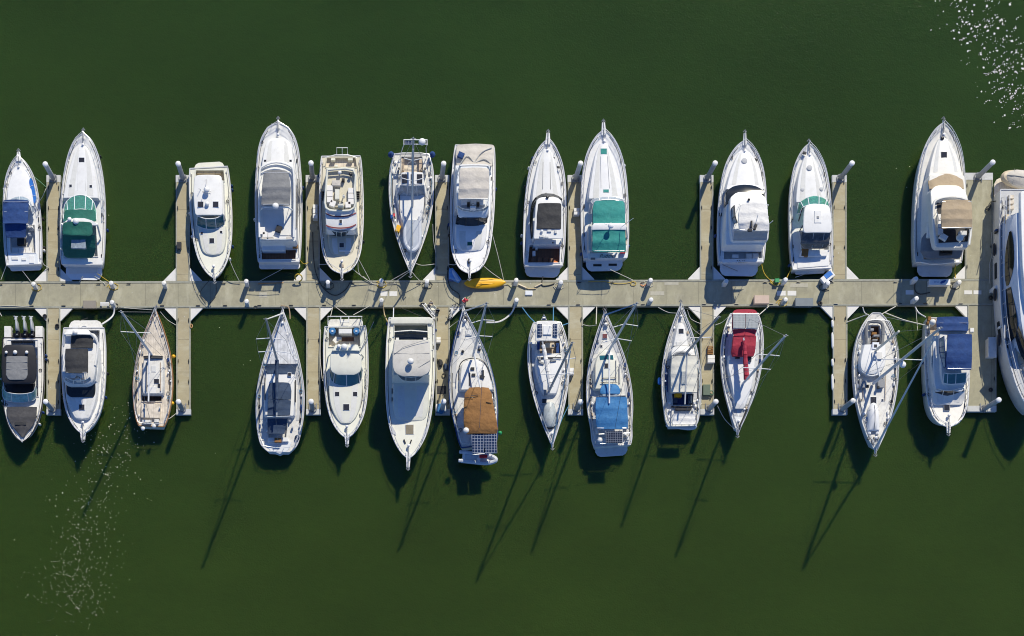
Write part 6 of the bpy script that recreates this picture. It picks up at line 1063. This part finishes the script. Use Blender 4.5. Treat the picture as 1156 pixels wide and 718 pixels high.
steps('white boarding stool beside the crimson-canvas yacht', 803, 405, 8, 9, 2); steps('small white stool on the finger right of the weathered sportfisher', 495, 383.5, 5, 6.5, 2); steps('white boarding stool on the finger left of the azure-canvas yacht', 645.5, 419, 5, 8, 2)
t = Thing(Z0, 'crate', 'slatted brown crate on the finger left of the crimson-canvas yacht', 'crate', 802, 395, .5); t.boxes('slat', [(802, 391.5+i*1.9, 6, 1.2) for i in range(5)], .75, .82, brownv); t.boxes('side', [(799.2, 395, .5, 9), (804.8, 395, .5, 9)], .5, .8, brownv)
t = Thing(Z0, 'wash_tub', 'dark tub with a green hose inside beside the crimson-canvas yacht', 'tub', 797, 441, .5); m = M(); c = t.org; m.prism([c+Vector((a*.34, b_*.5, .35)) for a, b_ in ((-1, -1), (1, -1), (1, 1), (-1, 1))], .5, 0, .03); t.put('tub', m, mat('tub_green', (.10, .14, .10), .6)); m = M(); m.tube([W(803+2.4*math.cos(a), 443.5+2.4*math.sin(a), .6+.02*a) for a in [i*.6 for i in range(24)]], .05, 5); t.put('hose_coil', m, mat('hose_green', (.06, .15, .09), .6))
t = Thing(Z0, 'doormat', 'black mat on the finger right of the weathered sportfisher', 'mat', 498.5, 440, .5); t.box('mat', 498.5, 440, 10, 9, .5, .53, blackv)
t = Thing(Z0, 'gear_pile', 'blue tarp and white fenders heaped at the finger end beside the brown-tented yacht', 'gear', 496, 461, .5); t.poly('tarp', [(493, 456), (499, 455), (503, 462), (499, 467), (493, 465)], .5, .85, bluev, .1); m = M(); m.blob(W(493, 465, .7), W(493.5, 456, .7), .16); t.put('fender_tube', m, white); m = M(); m.blob(W(503, 465, .7), W(502, 457, .7), .15); t.put('fender_tube', m, white)
t = Thing(Z0, 'gear_pile', 'dark bags and hose heaped mid finger right of the weathered sportfisher', 'gear', 500, 413, .5); t.poly('bag', [(495, 405), (499, 406), (500, 411), (496, 413)], .5, .85, blackv, .1, n=2); t.poly('bag', [(501, 410), (505, 411), (506, 417), (502, 417)], .5, .8, steelv, .1, n=2); m = M(); m.tube([W(501+2*math.cos(a), 424+2.5*math.sin(a), .56) for a in [i*.6 for i in range(20)]]+[W(504, 405, .56)], .035, 5); t.put('hose', m, roped)
for (x, y, r_, ml, lb) in ((486.5, 343.5, .22, tanvin, 'tan bucket beside the weathered sportfisher, nearest the walkway'), (489, 348.5, .27, cream, 'cream bucket in the middle of the clutter on the corner plate'), (494, 351.5, .2, black, 'black bucket on the finger beside the corner plate clutter'), (488.5, 354.5, .2, white, 'white bucket at the lower end of the corner plate clutter'), (484, 346, .16, greyv, 'small grey bucket at the left edge of the corner plate clutter')):
    t = Thing(Z0, 'bucket', lb, 'bucket', x, y, .5, 'buckets heaped beside the weathered sportfisher'); m = M(); m.lathe(t.org, [(r_*.8, 0), (r_, .32), (r_*.9, .33), (r_*.75, .15)], 12); t.put('pail', m, ml); m = M(); m.tube([t.org+Vector((math.cos(R(a))*r_, .03, .33+math.sin(R(a))*r_*.5)) for a in range(0, 181, 30)], .015, 4); t.put('handle', m, steel)
t = Thing(Z0, 'handcart', 'white metal handcart lying along the corner plate beside the sportfisher', 'handcart', 482, 351, .5); t.tubes('frame', [[(476.5, 343, .75), (489, 359, .75)], [(479.5, 342, .75), (491, 357, .75)], [(478, 345, .75), (480.5, 343.5, .75)], [(482, 350, .75), (484.5, 348.5, .75)], [(486, 355, .75), (488.5, 353.5, .75)]], .04, white)
for x, y in ((477, 343), (488, 360)): m = M(); m.tube([W(x, y, .62)+Vector((math.cos(R(a))*.16, 0, math.sin(R(a))*.16)) for a in range(0, 361, 40)], .05, 5); t.put('wheel', m, black)
def bicycle(label, x0, y0, x1, y1, tilt=.45):
    t = Thing(Z0, 'bicycle', label, 'bicycle', (x0+x1)/2, (y0+y1)/2, .5); A_ = W(x0, y0, .5); B_ = W(x1, y1, .5); d = (B_-A_).normalized(); L_ = 1.75; A_ = (A_+B_)/2-d*L_/2; q = Vector((-d.y, d.x, 0)); up = (Vector((0, 0, 1))*math.cos(tilt)+q*math.sin(tilt)).normalized(); P = lambda u, v: A_+d*u+up*v
    for u in (.33, 1.42):
        m = M(); m.tube([P(u+math.cos(R(a))*.33, .33+math.sin(R(a))*.33) for a in range(0, 361, 24)], .03, 5); wh = t.put('wheel', m, black); m = M(); [m.tube([P(u, .33), P(u+math.cos(R(a))*.31, .33+math.sin(R(a))*.31)], .006, 3) for a in range(0, 360, 40)]; t.put('spokes', m, steel, wh)
    t_ = M()
    for a, b_ in (((.33, .33), (.75, .3)), ((.33, .33), (.65, .78)), ((.75, .3), (.65, .85)), ((.65, .78), (1.22, .82)), ((.75, .3), (1.25, .7)), ((1.2, .95), (1.42, .33))): t_.tube([P(*a), P(*b_)], .028, 6)
    t.put('frame', t_, white); m = M(); m.blob(P(.5, .9), P(.78, .9), .06); t.put('saddle', m, black); m = M(); m.tube([P(1.18, 1.0)+q*.28, P(1.2, 1.02), P(1.18, 1.0)-q*.28], .02, 5); t.put('handlebar', m, black)
bicycle('white bicycle leaning on the corner plate left of the brown-tented yacht', 508, 362, 518, 345)
t = Thing(Z0, 'kayak', 'long yellow kayak lying along the dock edge', 'kayak', 547, 321, .5); prof = [(0, .05), (.03, .32), (.09, .6), (.2, .84), (.35, .97), (.5, 1), (.65, .97), (.8, .82), (.91, .56), (.97, .3), (1, .05)]; prof = catmull(prof, 2); A_ = W(523.6, 321.2, .5); B_ = W(570.6, 320.0, .5); d = B_-A_; q = Vector((-d.y, d.x, 0)).normalized(); m = M(); rings = []
for (u, w_) in prof:
    c = A_+d*u; w_ = max(.02, w_*.5); zc = .5+.05+.12*(abs(2*u-1))**3; rings.append([c+q*w_*math.cos(R(a))+Vector((0, 0, zc-.5+.17+(.17 if a < 180 else .2)*math.sin(R(a))*(w_/.5)**.4)) for a in range(0, 360, 30)])
n_ = 12; fs = [(i*n_+k, i*n_+(k+1) % n_, (i+1)*n_+(k+1) % n_, (i+1)*n_+k) for i in range(len(rings)-1) for k in range(n_)]; m.add([v for r_ in rings for v in r_], fs+[tuple(range(n_)), tuple(range(len(rings)*n_-1, len(rings)*n_-n_-1, -1))]); t.put('hull', m, yellow)
t.tubes('deck_line', [[(530, 321, .84), (538, 318, .87), (546, 321, .9), (538, 324, .87), (530, 321, .84)], [(557, 320, .88), (563, 318.4, .84), (567, 320, .8)]], .015, black); t.tubes('keel_ridge', [[(526, 321, .76), (547, 320.6, .93), (568, 320, .76)]], .03, yellow)
t = Thing(Z0, 'tarp', 'crumpled bright blue tarp on the corner plate left of the yellow kayak', 'tarp', 513, 311, .5)
t.poly('fold', [(507, 303), (511, 302), (516, 308), (521, 315), (518, 318), (507, 314)], .5, .95, mat('tarp_blue', (.10, .30, .68), .5, .2, 3, bump=.8, bscale=4), .15); t.poly('fold', [(510, 304), (513, 306), (519, 316), (516, 317), (511, 309)], .9, 1.08, mat('tarp_pale', (.35, .5, .75), .5), .06); t.poly('fold', [(506.5, 309), (510, 312), (512, 317), (506.5, 316)], .5, .8, mat('tarp_dark', (.05, .1, .3), .6), .1)
t = Thing(Z0, 'flower_pot', 'pot of red flowers on the dock at the bow of the brown-tented yacht', 'flower pot', 524.5, 340, .5); m = M(); m.lathe(t.org, [(.16, 0), (.24, .35), (.22, .36)], 12); t.put('pot', m, white); m = M()
for k in range(26): a = random.random()*6.28; r_ = random.random()*.28; m.sphere(t.org+Vector((math.cos(a)*r_, math.sin(a)*r_, .45+random.random()*.18)), .07)
t.put('blossoms', m, mat('flower_red', (.65, .06, .09), .6, .3, 8)); m = M()
for k in range(26): a = random.random()*6.28; r_ = .1+random.random()*.2; p = t.org+Vector((math.cos(a)*r_, math.sin(a)*r_, .36+random.random()*.1)); m.add([p, p+Vector((.08, .03, .03)), p+Vector((.1, .1, .0)), p+Vector((.02, .07, .03))], [(0, 1, 2, 3)])
t.put('leaves', m, mat('leaf', (.05, .12, .04), .6, .3, 8))
for k, (y0, y1) in enumerate(((361, 370), (375, 394), (405, 414), (422, 441))):
    wd = ('top', 'second', 'third', 'lowest')[k]; m = M(); m.blob(W(939.6, y0, .45), W(940, y1, .45), .13); solo('dock_bumper', m, white, f'white bumper on the finger left of the two-masted boat, {wd} of four', 'bumper', 'white bumpers on the finger left of the two-masted boat')
for (x, y, lb) in ((50.5, 357, 'black tyre bumper at the lower corner plate beside the three-outboard boat'), (64.5, 368, 'small black bumper on the right side of the leftmost lower finger'), (1118.5, 440, 'black tyre bumper near the lower end of the widest finger'), (1118.5, 336, 'black tyre bumper below the pedestal on the widest finger'), (926, 342.5, 'dark ring of rope beside the slate grey dock box')):
    m = M(); c = W(x, y, .6); m.tube([c+Vector((math.cos(R(a))*.14, math.sin(R(a))*.14, 0)) for a in range(0, 361, 30)], .08, 6); solo('tyre_bumper', m, black, lb, 'bumper')
t = Thing(Z0, 'hose_reel', 'orange-brown hose bundle hanging on the finger right of the teak-decked yacht', 'hose', 216, 368, .5); m = M(); m.tube([W(216+1.2*math.cos(a), 368+2*math.sin(a), .5+.01*a) for a in [i*.6 for i in range(20)]], .05, 5); t.put('hose', m, mat('hose_orange', (.5, .28, .12), .6))
t = Thing(Z0, 'hose_reel', 'coiled dark hose near the upper end of the widest finger', 'hose', 1116, 234, .5); m = M(); m.tube([W(1115.5+2.2*math.cos(a), 235+2.2*math.sin(a), .56+.01*a) for a in [i*.6 for i in range(26)]]+[W(1118, 228, .6), W(1124, 227, 1.4)], .045, 5); t.put('hose', m, roped)
dockbox('small white float box behind the brown-black cockpit of the black-canopied cruiser', 597, 330.5, 8, 5, .12, bluep, cool, name='float_box', cat='box')
t = Thing(Z0, 'paddle_pair', 'two tan paddles on the dock behind the black-canopied cruiser', 'paddles', 588, 323, .5); t.tubes('paddle', [[(585, 321, .6), (594, 325, .6)]], .08, tanvin); t.tubes('paddle', [[(604, 324, .6), (612, 320, .6)]], .08, tanvin)
# ---- dock lines and hoses
def rp(lb, *pts, m=None, r=.03, h0=1.3, h1=.62, **k):
    hs = [h0+(h1-h0)*i/(len(pts)-1) for i in range(len(pts))]; P = [(p[0], p[1], (p[2] if len(p) > 2 else hs[i])) for i, p in enumerate(pts)]
    if len(P) == 2: a, b_ = P; P = [a, ((a[0]+b_[0])/2, (a[1]+b_[1])/2, (a[2]+b_[2])/2-.15), b_]
    return line(Z0, lb, P, r, m, **k)
q = rp
q('white stern line of the small navy-topped cruiser running down to its pedestal', (25.5, 306), (34.4, 317.5)); q('stern line from the left corner of the small navy-topped cruiser', (7, 300), (1, 316)); q('bow line of the small navy-topped cruiser to the finger end', (35, 197), (44, 204), (52, 211), m=mat('rope_green', (.15, .33, .2), .8)); q('spring line right of the small navy-topped cruiser', (43, 229), (48, 222), (52, 213)); q('short line between the small navy-topped cruiser and the finger', (46, 288), (49, 298), (55, 302))
q('left stern line of the green-canopied express', (93.5, 312, .6), (89, 319)); q('right stern line of the green-canopied express', (106, 311, .6), (119, 321)); q('yellow stern line of the green-canopied express', (110, 309, .9), (123, 318), m=ropey)
q('bow line of the cream pilot cruiser to the pedestal on its right', (259, 293, 1.9), (264, 305, 1.4), (271, 319)); q('dark strand standing in for the left bow line shadow of the cream pilot cruiser', (240, 313, 2.1), (226, 330, .7), (233, 342), m=roped); q('dark strand standing in for the right bow line shadow of the cream pilot cruiser', (243, 313, 2.1), (244, 332, .7), (236, 343), m=roped)  # the two dark strands are drawn where bow line shadows cross the dock
q('stern line of the big flybridge yacht crossing to the dock', (322, 302, 1.4), (292, 318), r=.022); q('orange shore cord along the dock edge behind the big flybridge yacht', (291, 320.5, .58), (300, 319.8, .58), (320, 319.2, .58), m=mat('cord_orange', (.6, .25, .05), .7)); q('yellow stern line of the big flybridge yacht', (339, 294, 1.4), (343, 298), (348, 296.5), m=ropey)
q('yellow hose hung on the post at the corner plate right of the big flybridge yacht', (334, 316, .8), (333, 312, 1.1), (336, 309.5, 1.3), (340, 311, 1.2), (341, 315, .9), (338, 318, .6), m=ropey, r=.06)
q('black hose looping around the bow of the red-striped trawler', (353, 262, .55), (354, 290, .55), (357, 309, .55), (365, 325, .55), (378, 333.5, .55), (390, 327, .55), (395.5, 318, .55), m=roped, r=.04)
q('long right bow line of the red-striped trawler', (404, 291, 2.0), (418, 317)); q('crossing bow line of the red-striped trawler', (393, 299, 2.1), (407, 311, 1.2), (420, 319.5)); q('short bow line of the red-striped trawler', (404, 293, 2), (404.5, 305, 1.5), (407, 311, 1.2)); q('left bow line of the red-striped trawler to the finger', (378, 292, 2.0), (370, 298, 1.2), (360, 298.5)); q('loose line from the trawler bow along the dock edge', (410, 312, .8), (420, 320, .56), (428, 321, .56), (448, 320.5, .56))
q('left bow line of the upper-row sailing yacht', (462, 305, 1.9), (440, 317.5)); q('second left bow line of the upper-row sailing yacht', (463, 306, 1.9), (445, 319)); q('right bow line of the upper-row sailing yacht', (465, 307, 1.9), (470, 313, 1.3), (476, 319)); q('sagging line from the upper-row sailing yacht to its right finger', (467, 296, 1.8), (476, 299.5, .9), (491.5, 298)); q('spring line of the upper-row sailing yacht to the finger', (488.5, 253, 1.5), (489.5, 272, .9), (492, 286))
q('inner bow line of the sand-canvas sedan to the kayak end', (542.5, 297, 2.0), (554, 307, 1.4), (567, 316)); q('outer spring line of the sand-canvas sedan', (555, 262, 1.8), (562, 288, 1.2), (568.5, 316)); q('left bow line of the sand-canvas sedan to the finger', (518, 296, 2), (513, 299, 1.2), (506, 298)); q('black hose looping from the blue tarp to the flower pot', (507, 300, .55), (505, 312, .55), (509, 325, .55), (518, 332, .55), (519, 343, .55), m=roped, r=.04)
q('rope from the kayak end around the pedestal', (569, 319.5, .7), (574, 321.5, .56), (578, 325, .56), (582, 324, .56), m=mat('rope_olive', (.35, .33, .12), .8))
q('tan hose on the dock behind the black-canopied cruiser', (585, 321, .56), (590, 323.5, .56), (597, 326, .56), (605, 326, .56), m=mat('hose_tan', (.5, .38, .2), .7), r=.05); q('black hose from the black-canopied cruiser to its pedestal', (613, 312, .6), (612, 322, .56), (620, 322, .56), (626, 320, .56), m=roped, r=.05)
q('stern line of the teal-canopied cruiser', (688, 304, .8), (699, 309, .8), (714, 316)); q('yellow rope trailing along the dock edge behind the teal-canopied cruiser', (664, 318, .56), (680, 317.6, .56), (698, 320.5, .56), (712, 319, .56), m=ropey, r=.025)
q('yellow rope coil on the dock edge below the teal-canopied cruiser', *[(715+3*math.cos(i*.7), 320+2.2*math.sin(i*.7), .58) for i in range(12)], m=ropey, r=.03); q('orange line at the pedestal right of the teal-canopied cruiser', (723, 321, .58), (726, 323, .58), (729, 321, .58), m=orange, r=.035)
q('yellow stern line of the white-bimini cruiser', (859, 294, 1.0), (862, 307, .7), (868, 315, .6), (875, 320, .58), m=ropey, r=.04); q('yellow stern line of the cruiser with the green windscreen', (896, 299, 1.0), (891, 308, .75), (886, 317, .6), (880, 321, .58), m=ropey, r=.045); q('thin grey stern line of the cruiser with the green windscreen', (913, 308, .8), (898, 313)); q('yellow rope bundle around the green box', (869, 318, .6), (875, 322, .6), (880, 320, .7), (886, 322, .6), m=ropey, r=.05)
q('yellow stern line of the tan-topped yacht', (1079, 299, 1.0), (1078, 306, .75), (1078.5, 314, .6), m=ropey, r=.05); q('black hose on the dock left of the white box with blue print', (1033, 320, .56), (1033, 328, .56), (1039, 332, .56), (1050, 330, .56), m=roped, r=.05)
q('upper boarding line of the huge yacht at the right edge', (1133, 256, 2.4), (1127, 260, 1.5), (1120, 263)); q('lower crossed line of the huge yacht at the right edge', (1134, 282, 2.4), (1126, 288, 1.5), (1120, 292)); q('pale shore cord along the shaded edge of the widest finger', (1119, 262, .56), (1120, 285, .56), (1117, 300, .56), (1117.5, 320, .56)); 
q('white fat hose from the pedestal to the white sedan with black canvas', (129, 345, 1.0), (128.5, 354, .8), (124, 360, 1.0), (115, 366, 1.4), m=gusm, r=.09); q('left bow line of the three-outboard boat', (2, 357, 1.2), (-3, 348)); q('dark line crossing behind the white sedan with black canvas', (99, 359, 1.1), (90, 362, 1.2), m=roped)
q('right bow line of the teak-decked yacht', (181, 352, 1.7), (189, 361, 1.0), (198.5, 367)); q('stern line of the teak-decked yacht to the finger end', (187, 474, 1.3), (192, 472, .9), (198.5, 467)); q('left bow line of the teak-decked yacht lying along the dock', (174, 350, 1.7), (160, 349, .9), (140, 347.5)); q('rope on the dock edge left of the teak-decked yacht', (-2, 345.8, .58), (12, 345.2, .58), (25, 346, .58), (38, 345.4, .58))
q('brown bow line of the slate-canvas yacht', (327.5, 360, 1.2), (327, 352, 1.0), (325, 346.5), (317, 345), m=mat('rope_brown', (.35, .25, .16), .8), r=.05); q('coiled rope on the dock right of the pedestal opposite the slate-canvas yacht', *[(288.5+2*math.cos(i*.7), 347+1.6*math.sin(i*.7), .58) for i in range(11)], m=roped)
q('left stern line of the cream cruiser with blue lids', (373, 358, 1.3), (375.5, 347)); q('middle stern line of the cream cruiser with blue lids', (391, 355.5, 1.4), (377.5, 345.5)); q('right stern line of the cream cruiser with blue lids', (399, 355.5, 1.4), (418, 345)); q('spring line of the cream cruiser with blue lids along the finger', (364, 430, 1.3), (361.5, 405, .9), (361.8, 372, .7))
q('tan hose hanging from the dock left of the weathered sportfisher', (432.5, 343, .8), (434, 355, .4), (438, 364, 1.4), m=mat('hose_tan', (.5, .38, .2), .7), r=.06); q('pale blue stern line of the weathered sportfisher', (444, 359, 1.5), (444.3, 347.5), m=cool, r=.05); q('dark stern line crossing behind the weathered sportfisher', (478, 358, 1.5), (450, 346.5), m=roped, r=.02)
q('fat white hose from the pedestal to the bow of the brown-tented yacht', (582, 343, .9), (577, 354, .7), (564, 363, 1.0), (549, 364, 1.6), m=gusm, r=.08); q('left bow line of the brown-tented yacht to the finger', (519, 361, 1.6), (512, 366, .8), (507, 370))
q('blue left stern line of the white yacht with the stern awning', (604, 364, 1.3), (597, 357, .8), (589.5, 347), m=ropeb, r=.045); q('blue middle stern line of the white yacht with the stern awning', (624.5, 363, 1.3), (624.8, 346.5), m=ropeb, r=.045); q('blue right stern line of the white yacht with the stern awning', (631, 369, 1.3), (636, 367, 1.0), (641.5, 365), m=ropeb, r=.045); q('blue bow line of the white yacht with the stern awning along the finger', (627, 494, 1.6), (634, 474, .9), (642.5, 457), m=ropeb, r=.035)
q('white left bow line of the azure-canvas yacht', (673, 366, 1.5), (673.5, 346.5), r=.05); q('short chain line from the azure-canvas yacht to the finger', (673, 367, 1.5), (665, 368, .9), (657, 366))
q('white left bow line of the cluttered yacht with the stern bimini', (764, 353.5, 1.6), (754, 352.5, .9), (743, 347)); q('right bow line of the cluttered yacht with the stern bimini', (776, 350, 1.6), (780, 360, .8), (791, 365.5)); q('stern line of the cluttered yacht with the stern bimini', (785, 466, 1.3), (792, 455)); q('right spring line of the cluttered yacht with the stern bimini', (777, 362, 1.5), (783, 372, .9), (791, 378), r=.02)
q('right stern line of the crimson-canvas yacht', (856, 356, 1.4), (862, 351, 1.0), (868, 345.5), r=.05); q('left stern line of the crimson-canvas yacht to the finger', (822, 358, 1.4), (815, 364, .8), (807, 367)); q('bow line of the crimson-canvas yacht curving to the finger end', (829, 484, 1.7), (818, 473, .8), (810, 458))
q('left stern hose of the two-masted boat', (974, 347, .7), (976, 353, .5), (981, 356, 1.2), m=gusm, r=.05); q('white stern line of the two-masted boat to the left finger', (978, 355.5, 1.6), (956.5, 363.5), r=.045); q('white stern line of the two-masted boat to the right of its stern', (991, 357, 1.6), (1011, 346), r=.045); q('heavy white line from the two-masted boat to the navy-canvas cruiser', (999, 353, 1.6), (1020, 361, .9), (1044, 367, 1.5), r=.05)
q('white stern hose of the navy-canvas cruiser', (1033, 346, .7), (1037, 353, .8), (1045, 358, 1.5), m=gusm, r=.06); q('thin line beside the navy-canvas cruiser', (1034, 349, .7), (1036, 373, 1.4), r=.02)
# ================================================================ water
wm = bpy.data.materials.new('harbour_water'); wm.use_nodes = True; nt = wm.node_tree; N = nt.nodes; L = nt.links; bs = N['Principled BSDF']
tc = N.new('ShaderNodeTexCoord')
def wn(scale, detail=4, stretch=(1, 1, 1), rough=.55):
    mp = N.new('ShaderNodeMapping'); mp.inputs['Scale'].default_value = stretch; L.new(tc.outputs['Object'], mp.inputs[0]); n = N.new('ShaderNodeTexNoise'); n.inputs['Scale'].default_value = scale; n.inputs['Detail'].default_value = detail; n.inputs['Roughness'].default_value = rough; L.new(mp.outputs[0], n.inputs['Vector']); return n
a = wn(.018, 3); cr = N.new('ShaderNodeValToRGB'); L.new(a.outputs['Fac'], cr.inputs[0]); cr.color_ramp.elements[0].position = .15; cr.color_ramp.elements[1].position = .85
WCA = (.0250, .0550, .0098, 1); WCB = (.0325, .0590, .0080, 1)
gs = N.new('ShaderNodeSeparateXYZ'); L.new(tc.outputs['Object'], gs.inputs[0]); gm = N.new('ShaderNodeMapRange'); gm.inputs[1].default_value = 26; gm.inputs[2].default_value = -22; L.new(gs.outputs['Y'], gm.inputs[0])  # lighting falloff across the basin put into the water colour along Y
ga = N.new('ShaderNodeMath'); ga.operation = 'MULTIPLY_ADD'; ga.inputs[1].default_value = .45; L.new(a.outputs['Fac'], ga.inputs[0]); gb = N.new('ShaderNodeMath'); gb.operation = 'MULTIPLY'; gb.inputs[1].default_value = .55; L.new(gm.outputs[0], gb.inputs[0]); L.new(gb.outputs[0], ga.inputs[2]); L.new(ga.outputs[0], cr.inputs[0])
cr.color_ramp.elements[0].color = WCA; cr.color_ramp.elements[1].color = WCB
a2 = wn(2.2, 6, (.5, 1, 1), .7); mr = N.new('ShaderNodeMapRange'); mr.inputs[1].default_value = .3; mr.inputs[2].default_value = .7; mr.inputs[3].default_value = .95; mr.inputs[4].default_value = 1.05; L.new(a2.outputs['Fac'], mr.inputs[0])
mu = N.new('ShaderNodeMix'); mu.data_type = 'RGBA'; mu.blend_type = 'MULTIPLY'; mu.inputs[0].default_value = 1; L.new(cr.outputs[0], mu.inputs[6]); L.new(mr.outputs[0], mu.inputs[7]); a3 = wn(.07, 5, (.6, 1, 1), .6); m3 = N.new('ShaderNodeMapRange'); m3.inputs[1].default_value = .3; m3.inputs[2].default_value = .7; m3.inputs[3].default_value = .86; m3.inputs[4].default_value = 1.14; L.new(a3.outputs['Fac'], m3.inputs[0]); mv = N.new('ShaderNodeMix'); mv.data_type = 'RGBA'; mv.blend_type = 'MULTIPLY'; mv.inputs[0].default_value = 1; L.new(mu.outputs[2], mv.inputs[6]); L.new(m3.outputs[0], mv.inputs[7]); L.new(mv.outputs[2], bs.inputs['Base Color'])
bs.inputs['Roughness'].default_value = .1; bs.inputs['IOR'].default_value = 1.333
bs.inputs['Subsurface Weight'].default_value = 1.0; bs.inputs['Subsurface Radius'].default_value = (.5, 1.0, .8); bs.inputs['Subsurface Scale'].default_value = 3.5
b1 = wn(1.6, 5, (.6, 1, 1)); b2 = wn(6, 3); ad = N.new('ShaderNodeMath'); ad.operation = 'ADD'; L.new(b1.outputs['Fac'], ad.inputs[0]); L.new(b2.outputs['Fac'], ad.inputs[1]); bp = N.new('ShaderNodeBump'); bp.inputs['Strength'].default_value = .35; bp.inputs['Distance'].default_value = .06; L.new(ad.outputs[0], bp.inputs['Height']); L.new(bp.outputs[0], bs.inputs['Normal'])
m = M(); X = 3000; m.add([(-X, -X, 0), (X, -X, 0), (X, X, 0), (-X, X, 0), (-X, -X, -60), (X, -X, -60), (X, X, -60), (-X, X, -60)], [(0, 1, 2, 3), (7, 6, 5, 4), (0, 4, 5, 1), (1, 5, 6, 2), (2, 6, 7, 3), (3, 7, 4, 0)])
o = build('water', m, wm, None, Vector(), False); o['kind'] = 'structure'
# sun glints put in as small pale flat patches on the water
def flecks(name, pts, r0, r1, material, label, z=.008):
    mm = M()
    for (x, y, s_) in pts:
        c = W(x, y, z); r_ = random.uniform(r0, r1)*s_; k = random.randint(5, 8); a0 = random.random()*6.28; st = random.uniform(1, 1.45); an = random.random()*3.14; vs = []
        for i in range(k):
            aa = a0+i*6.283/k; rr = r_*random.uniform(.6, 1.2); u, v = math.cos(aa)*rr*st, math.sin(aa)*rr; vs.append(c+Vector((u*math.cos(an)-v*math.sin(an), u*math.sin(an)+v*math.cos(an), 0)))
        mm.add(vs+[v-Vector((0, 0, .02)) for v in vs], [tuple(range(k))]+[(i, i+k, (i+1) % k+k, (i+1) % k) for i in range(k)])
    o = build(name, mm, material, None, Vector(), False); tag(o, label, 'foam', None, 'stuff'); return o  # the foam category here holds the sun glint patches
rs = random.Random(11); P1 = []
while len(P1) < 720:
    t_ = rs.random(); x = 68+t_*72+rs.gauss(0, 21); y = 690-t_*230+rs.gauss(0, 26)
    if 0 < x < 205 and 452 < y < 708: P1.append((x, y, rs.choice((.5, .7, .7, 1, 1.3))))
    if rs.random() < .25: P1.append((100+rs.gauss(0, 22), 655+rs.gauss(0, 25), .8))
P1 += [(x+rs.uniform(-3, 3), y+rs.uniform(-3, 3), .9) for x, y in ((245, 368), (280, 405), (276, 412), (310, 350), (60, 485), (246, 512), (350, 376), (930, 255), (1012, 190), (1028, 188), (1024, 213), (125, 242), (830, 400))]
glintc = mat('petal_cream', (.74, .74, .50), .6, .3, 5); glintw = mat('foam_white', (.70, .67, .62), .4, .1, 5)  # both are colours of the sun glints
flecks('foam_flecks', P1, .02, .046, glintc, 'scattered pale yellowish flecks made as sun glints on the green water at the lower left')  # foam_flecks here and below are the sun glint patches
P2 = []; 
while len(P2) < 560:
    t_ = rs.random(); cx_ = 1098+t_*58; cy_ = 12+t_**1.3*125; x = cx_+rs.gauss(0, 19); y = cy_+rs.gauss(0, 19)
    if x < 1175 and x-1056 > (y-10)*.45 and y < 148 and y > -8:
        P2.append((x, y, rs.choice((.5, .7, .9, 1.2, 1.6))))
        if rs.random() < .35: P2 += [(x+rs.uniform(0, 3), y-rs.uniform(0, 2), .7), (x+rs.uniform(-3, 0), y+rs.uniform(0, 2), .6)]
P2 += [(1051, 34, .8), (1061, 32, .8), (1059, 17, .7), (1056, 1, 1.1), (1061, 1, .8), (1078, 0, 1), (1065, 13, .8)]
flecks('foam_flecks', P2, .03, .075, glintw, 'white flecks made as sun glints on the water in the upper right corner')
# ================================================================ light, sky, camera
w = bpy.data.worlds.new('World'); SC.world = w; w.use_nodes = True; N = w.node_tree.nodes; L = w.node_tree.links; bg = N['Background']; sky = N.new('ShaderNodeTexSky'); sky.sky_type = 'NISHITA'; sky.sun_disc = False
EL, AZ = 41, 21.3
sky.sun_elevation = R(EL); sky.sun_rotation = R(AZ); sky.altitude = 0; sky.air_density = 1.0; sky.dust_density = .0; sky.ozone_density = 6; tm = N.new('ShaderNodeMix'); tm.data_type = 'RGBA'; tm.blend_type = 'MULTIPLY'; tm.inputs[0].default_value = 1; tm.inputs[7].default_value = (.86, 1.05, 1.38, 1); L.new(sky.outputs[0], tm.inputs[6]); L.new(tm.outputs[2], bg.inputs['Color']); bg.inputs['Strength'].default_value = .09
sd = Vector((math.sin(R(AZ))*math.cos(R(EL)), math.cos(R(AZ))*math.cos(R(EL)), math.sin(R(EL))))
ld = bpy.data.lights.new('sun', 'SUN'); ld.energy = 5.0; SC.cycles.filter_width = 1.05; ld.angle = R(.53); ld.color = (1, .925, .76); lo = bpy.data.objects.new('sun', ld); COL.objects.link(lo); lo.location = (0, 0, 200); lo.rotation_euler = sd.to_track_quat('Z', 'Y').to_euler()
cd = bpy.data.cameras.new('camera'); co = bpy.data.objects.new('camera', cd); COL.objects.link(co); co.location = (NAD.x, NAD.y, CAM_H); co.rotation_euler = (0, 0, 0)
wid = 1156/12.0; cd.sensor_width = 36; cd.lens = 36*CAM_H/wid; cd.shift_x = -NAD.x/wid; cd.shift_y = -NAD.y/wid; cd.clip_end = 10000; SC.camera = co
SC.view_settings.view_transform = 'Standard'; SC.view_settings.look = 'None'; SC.view_settings.gamma = 1; SC.view_settings.exposure = 0
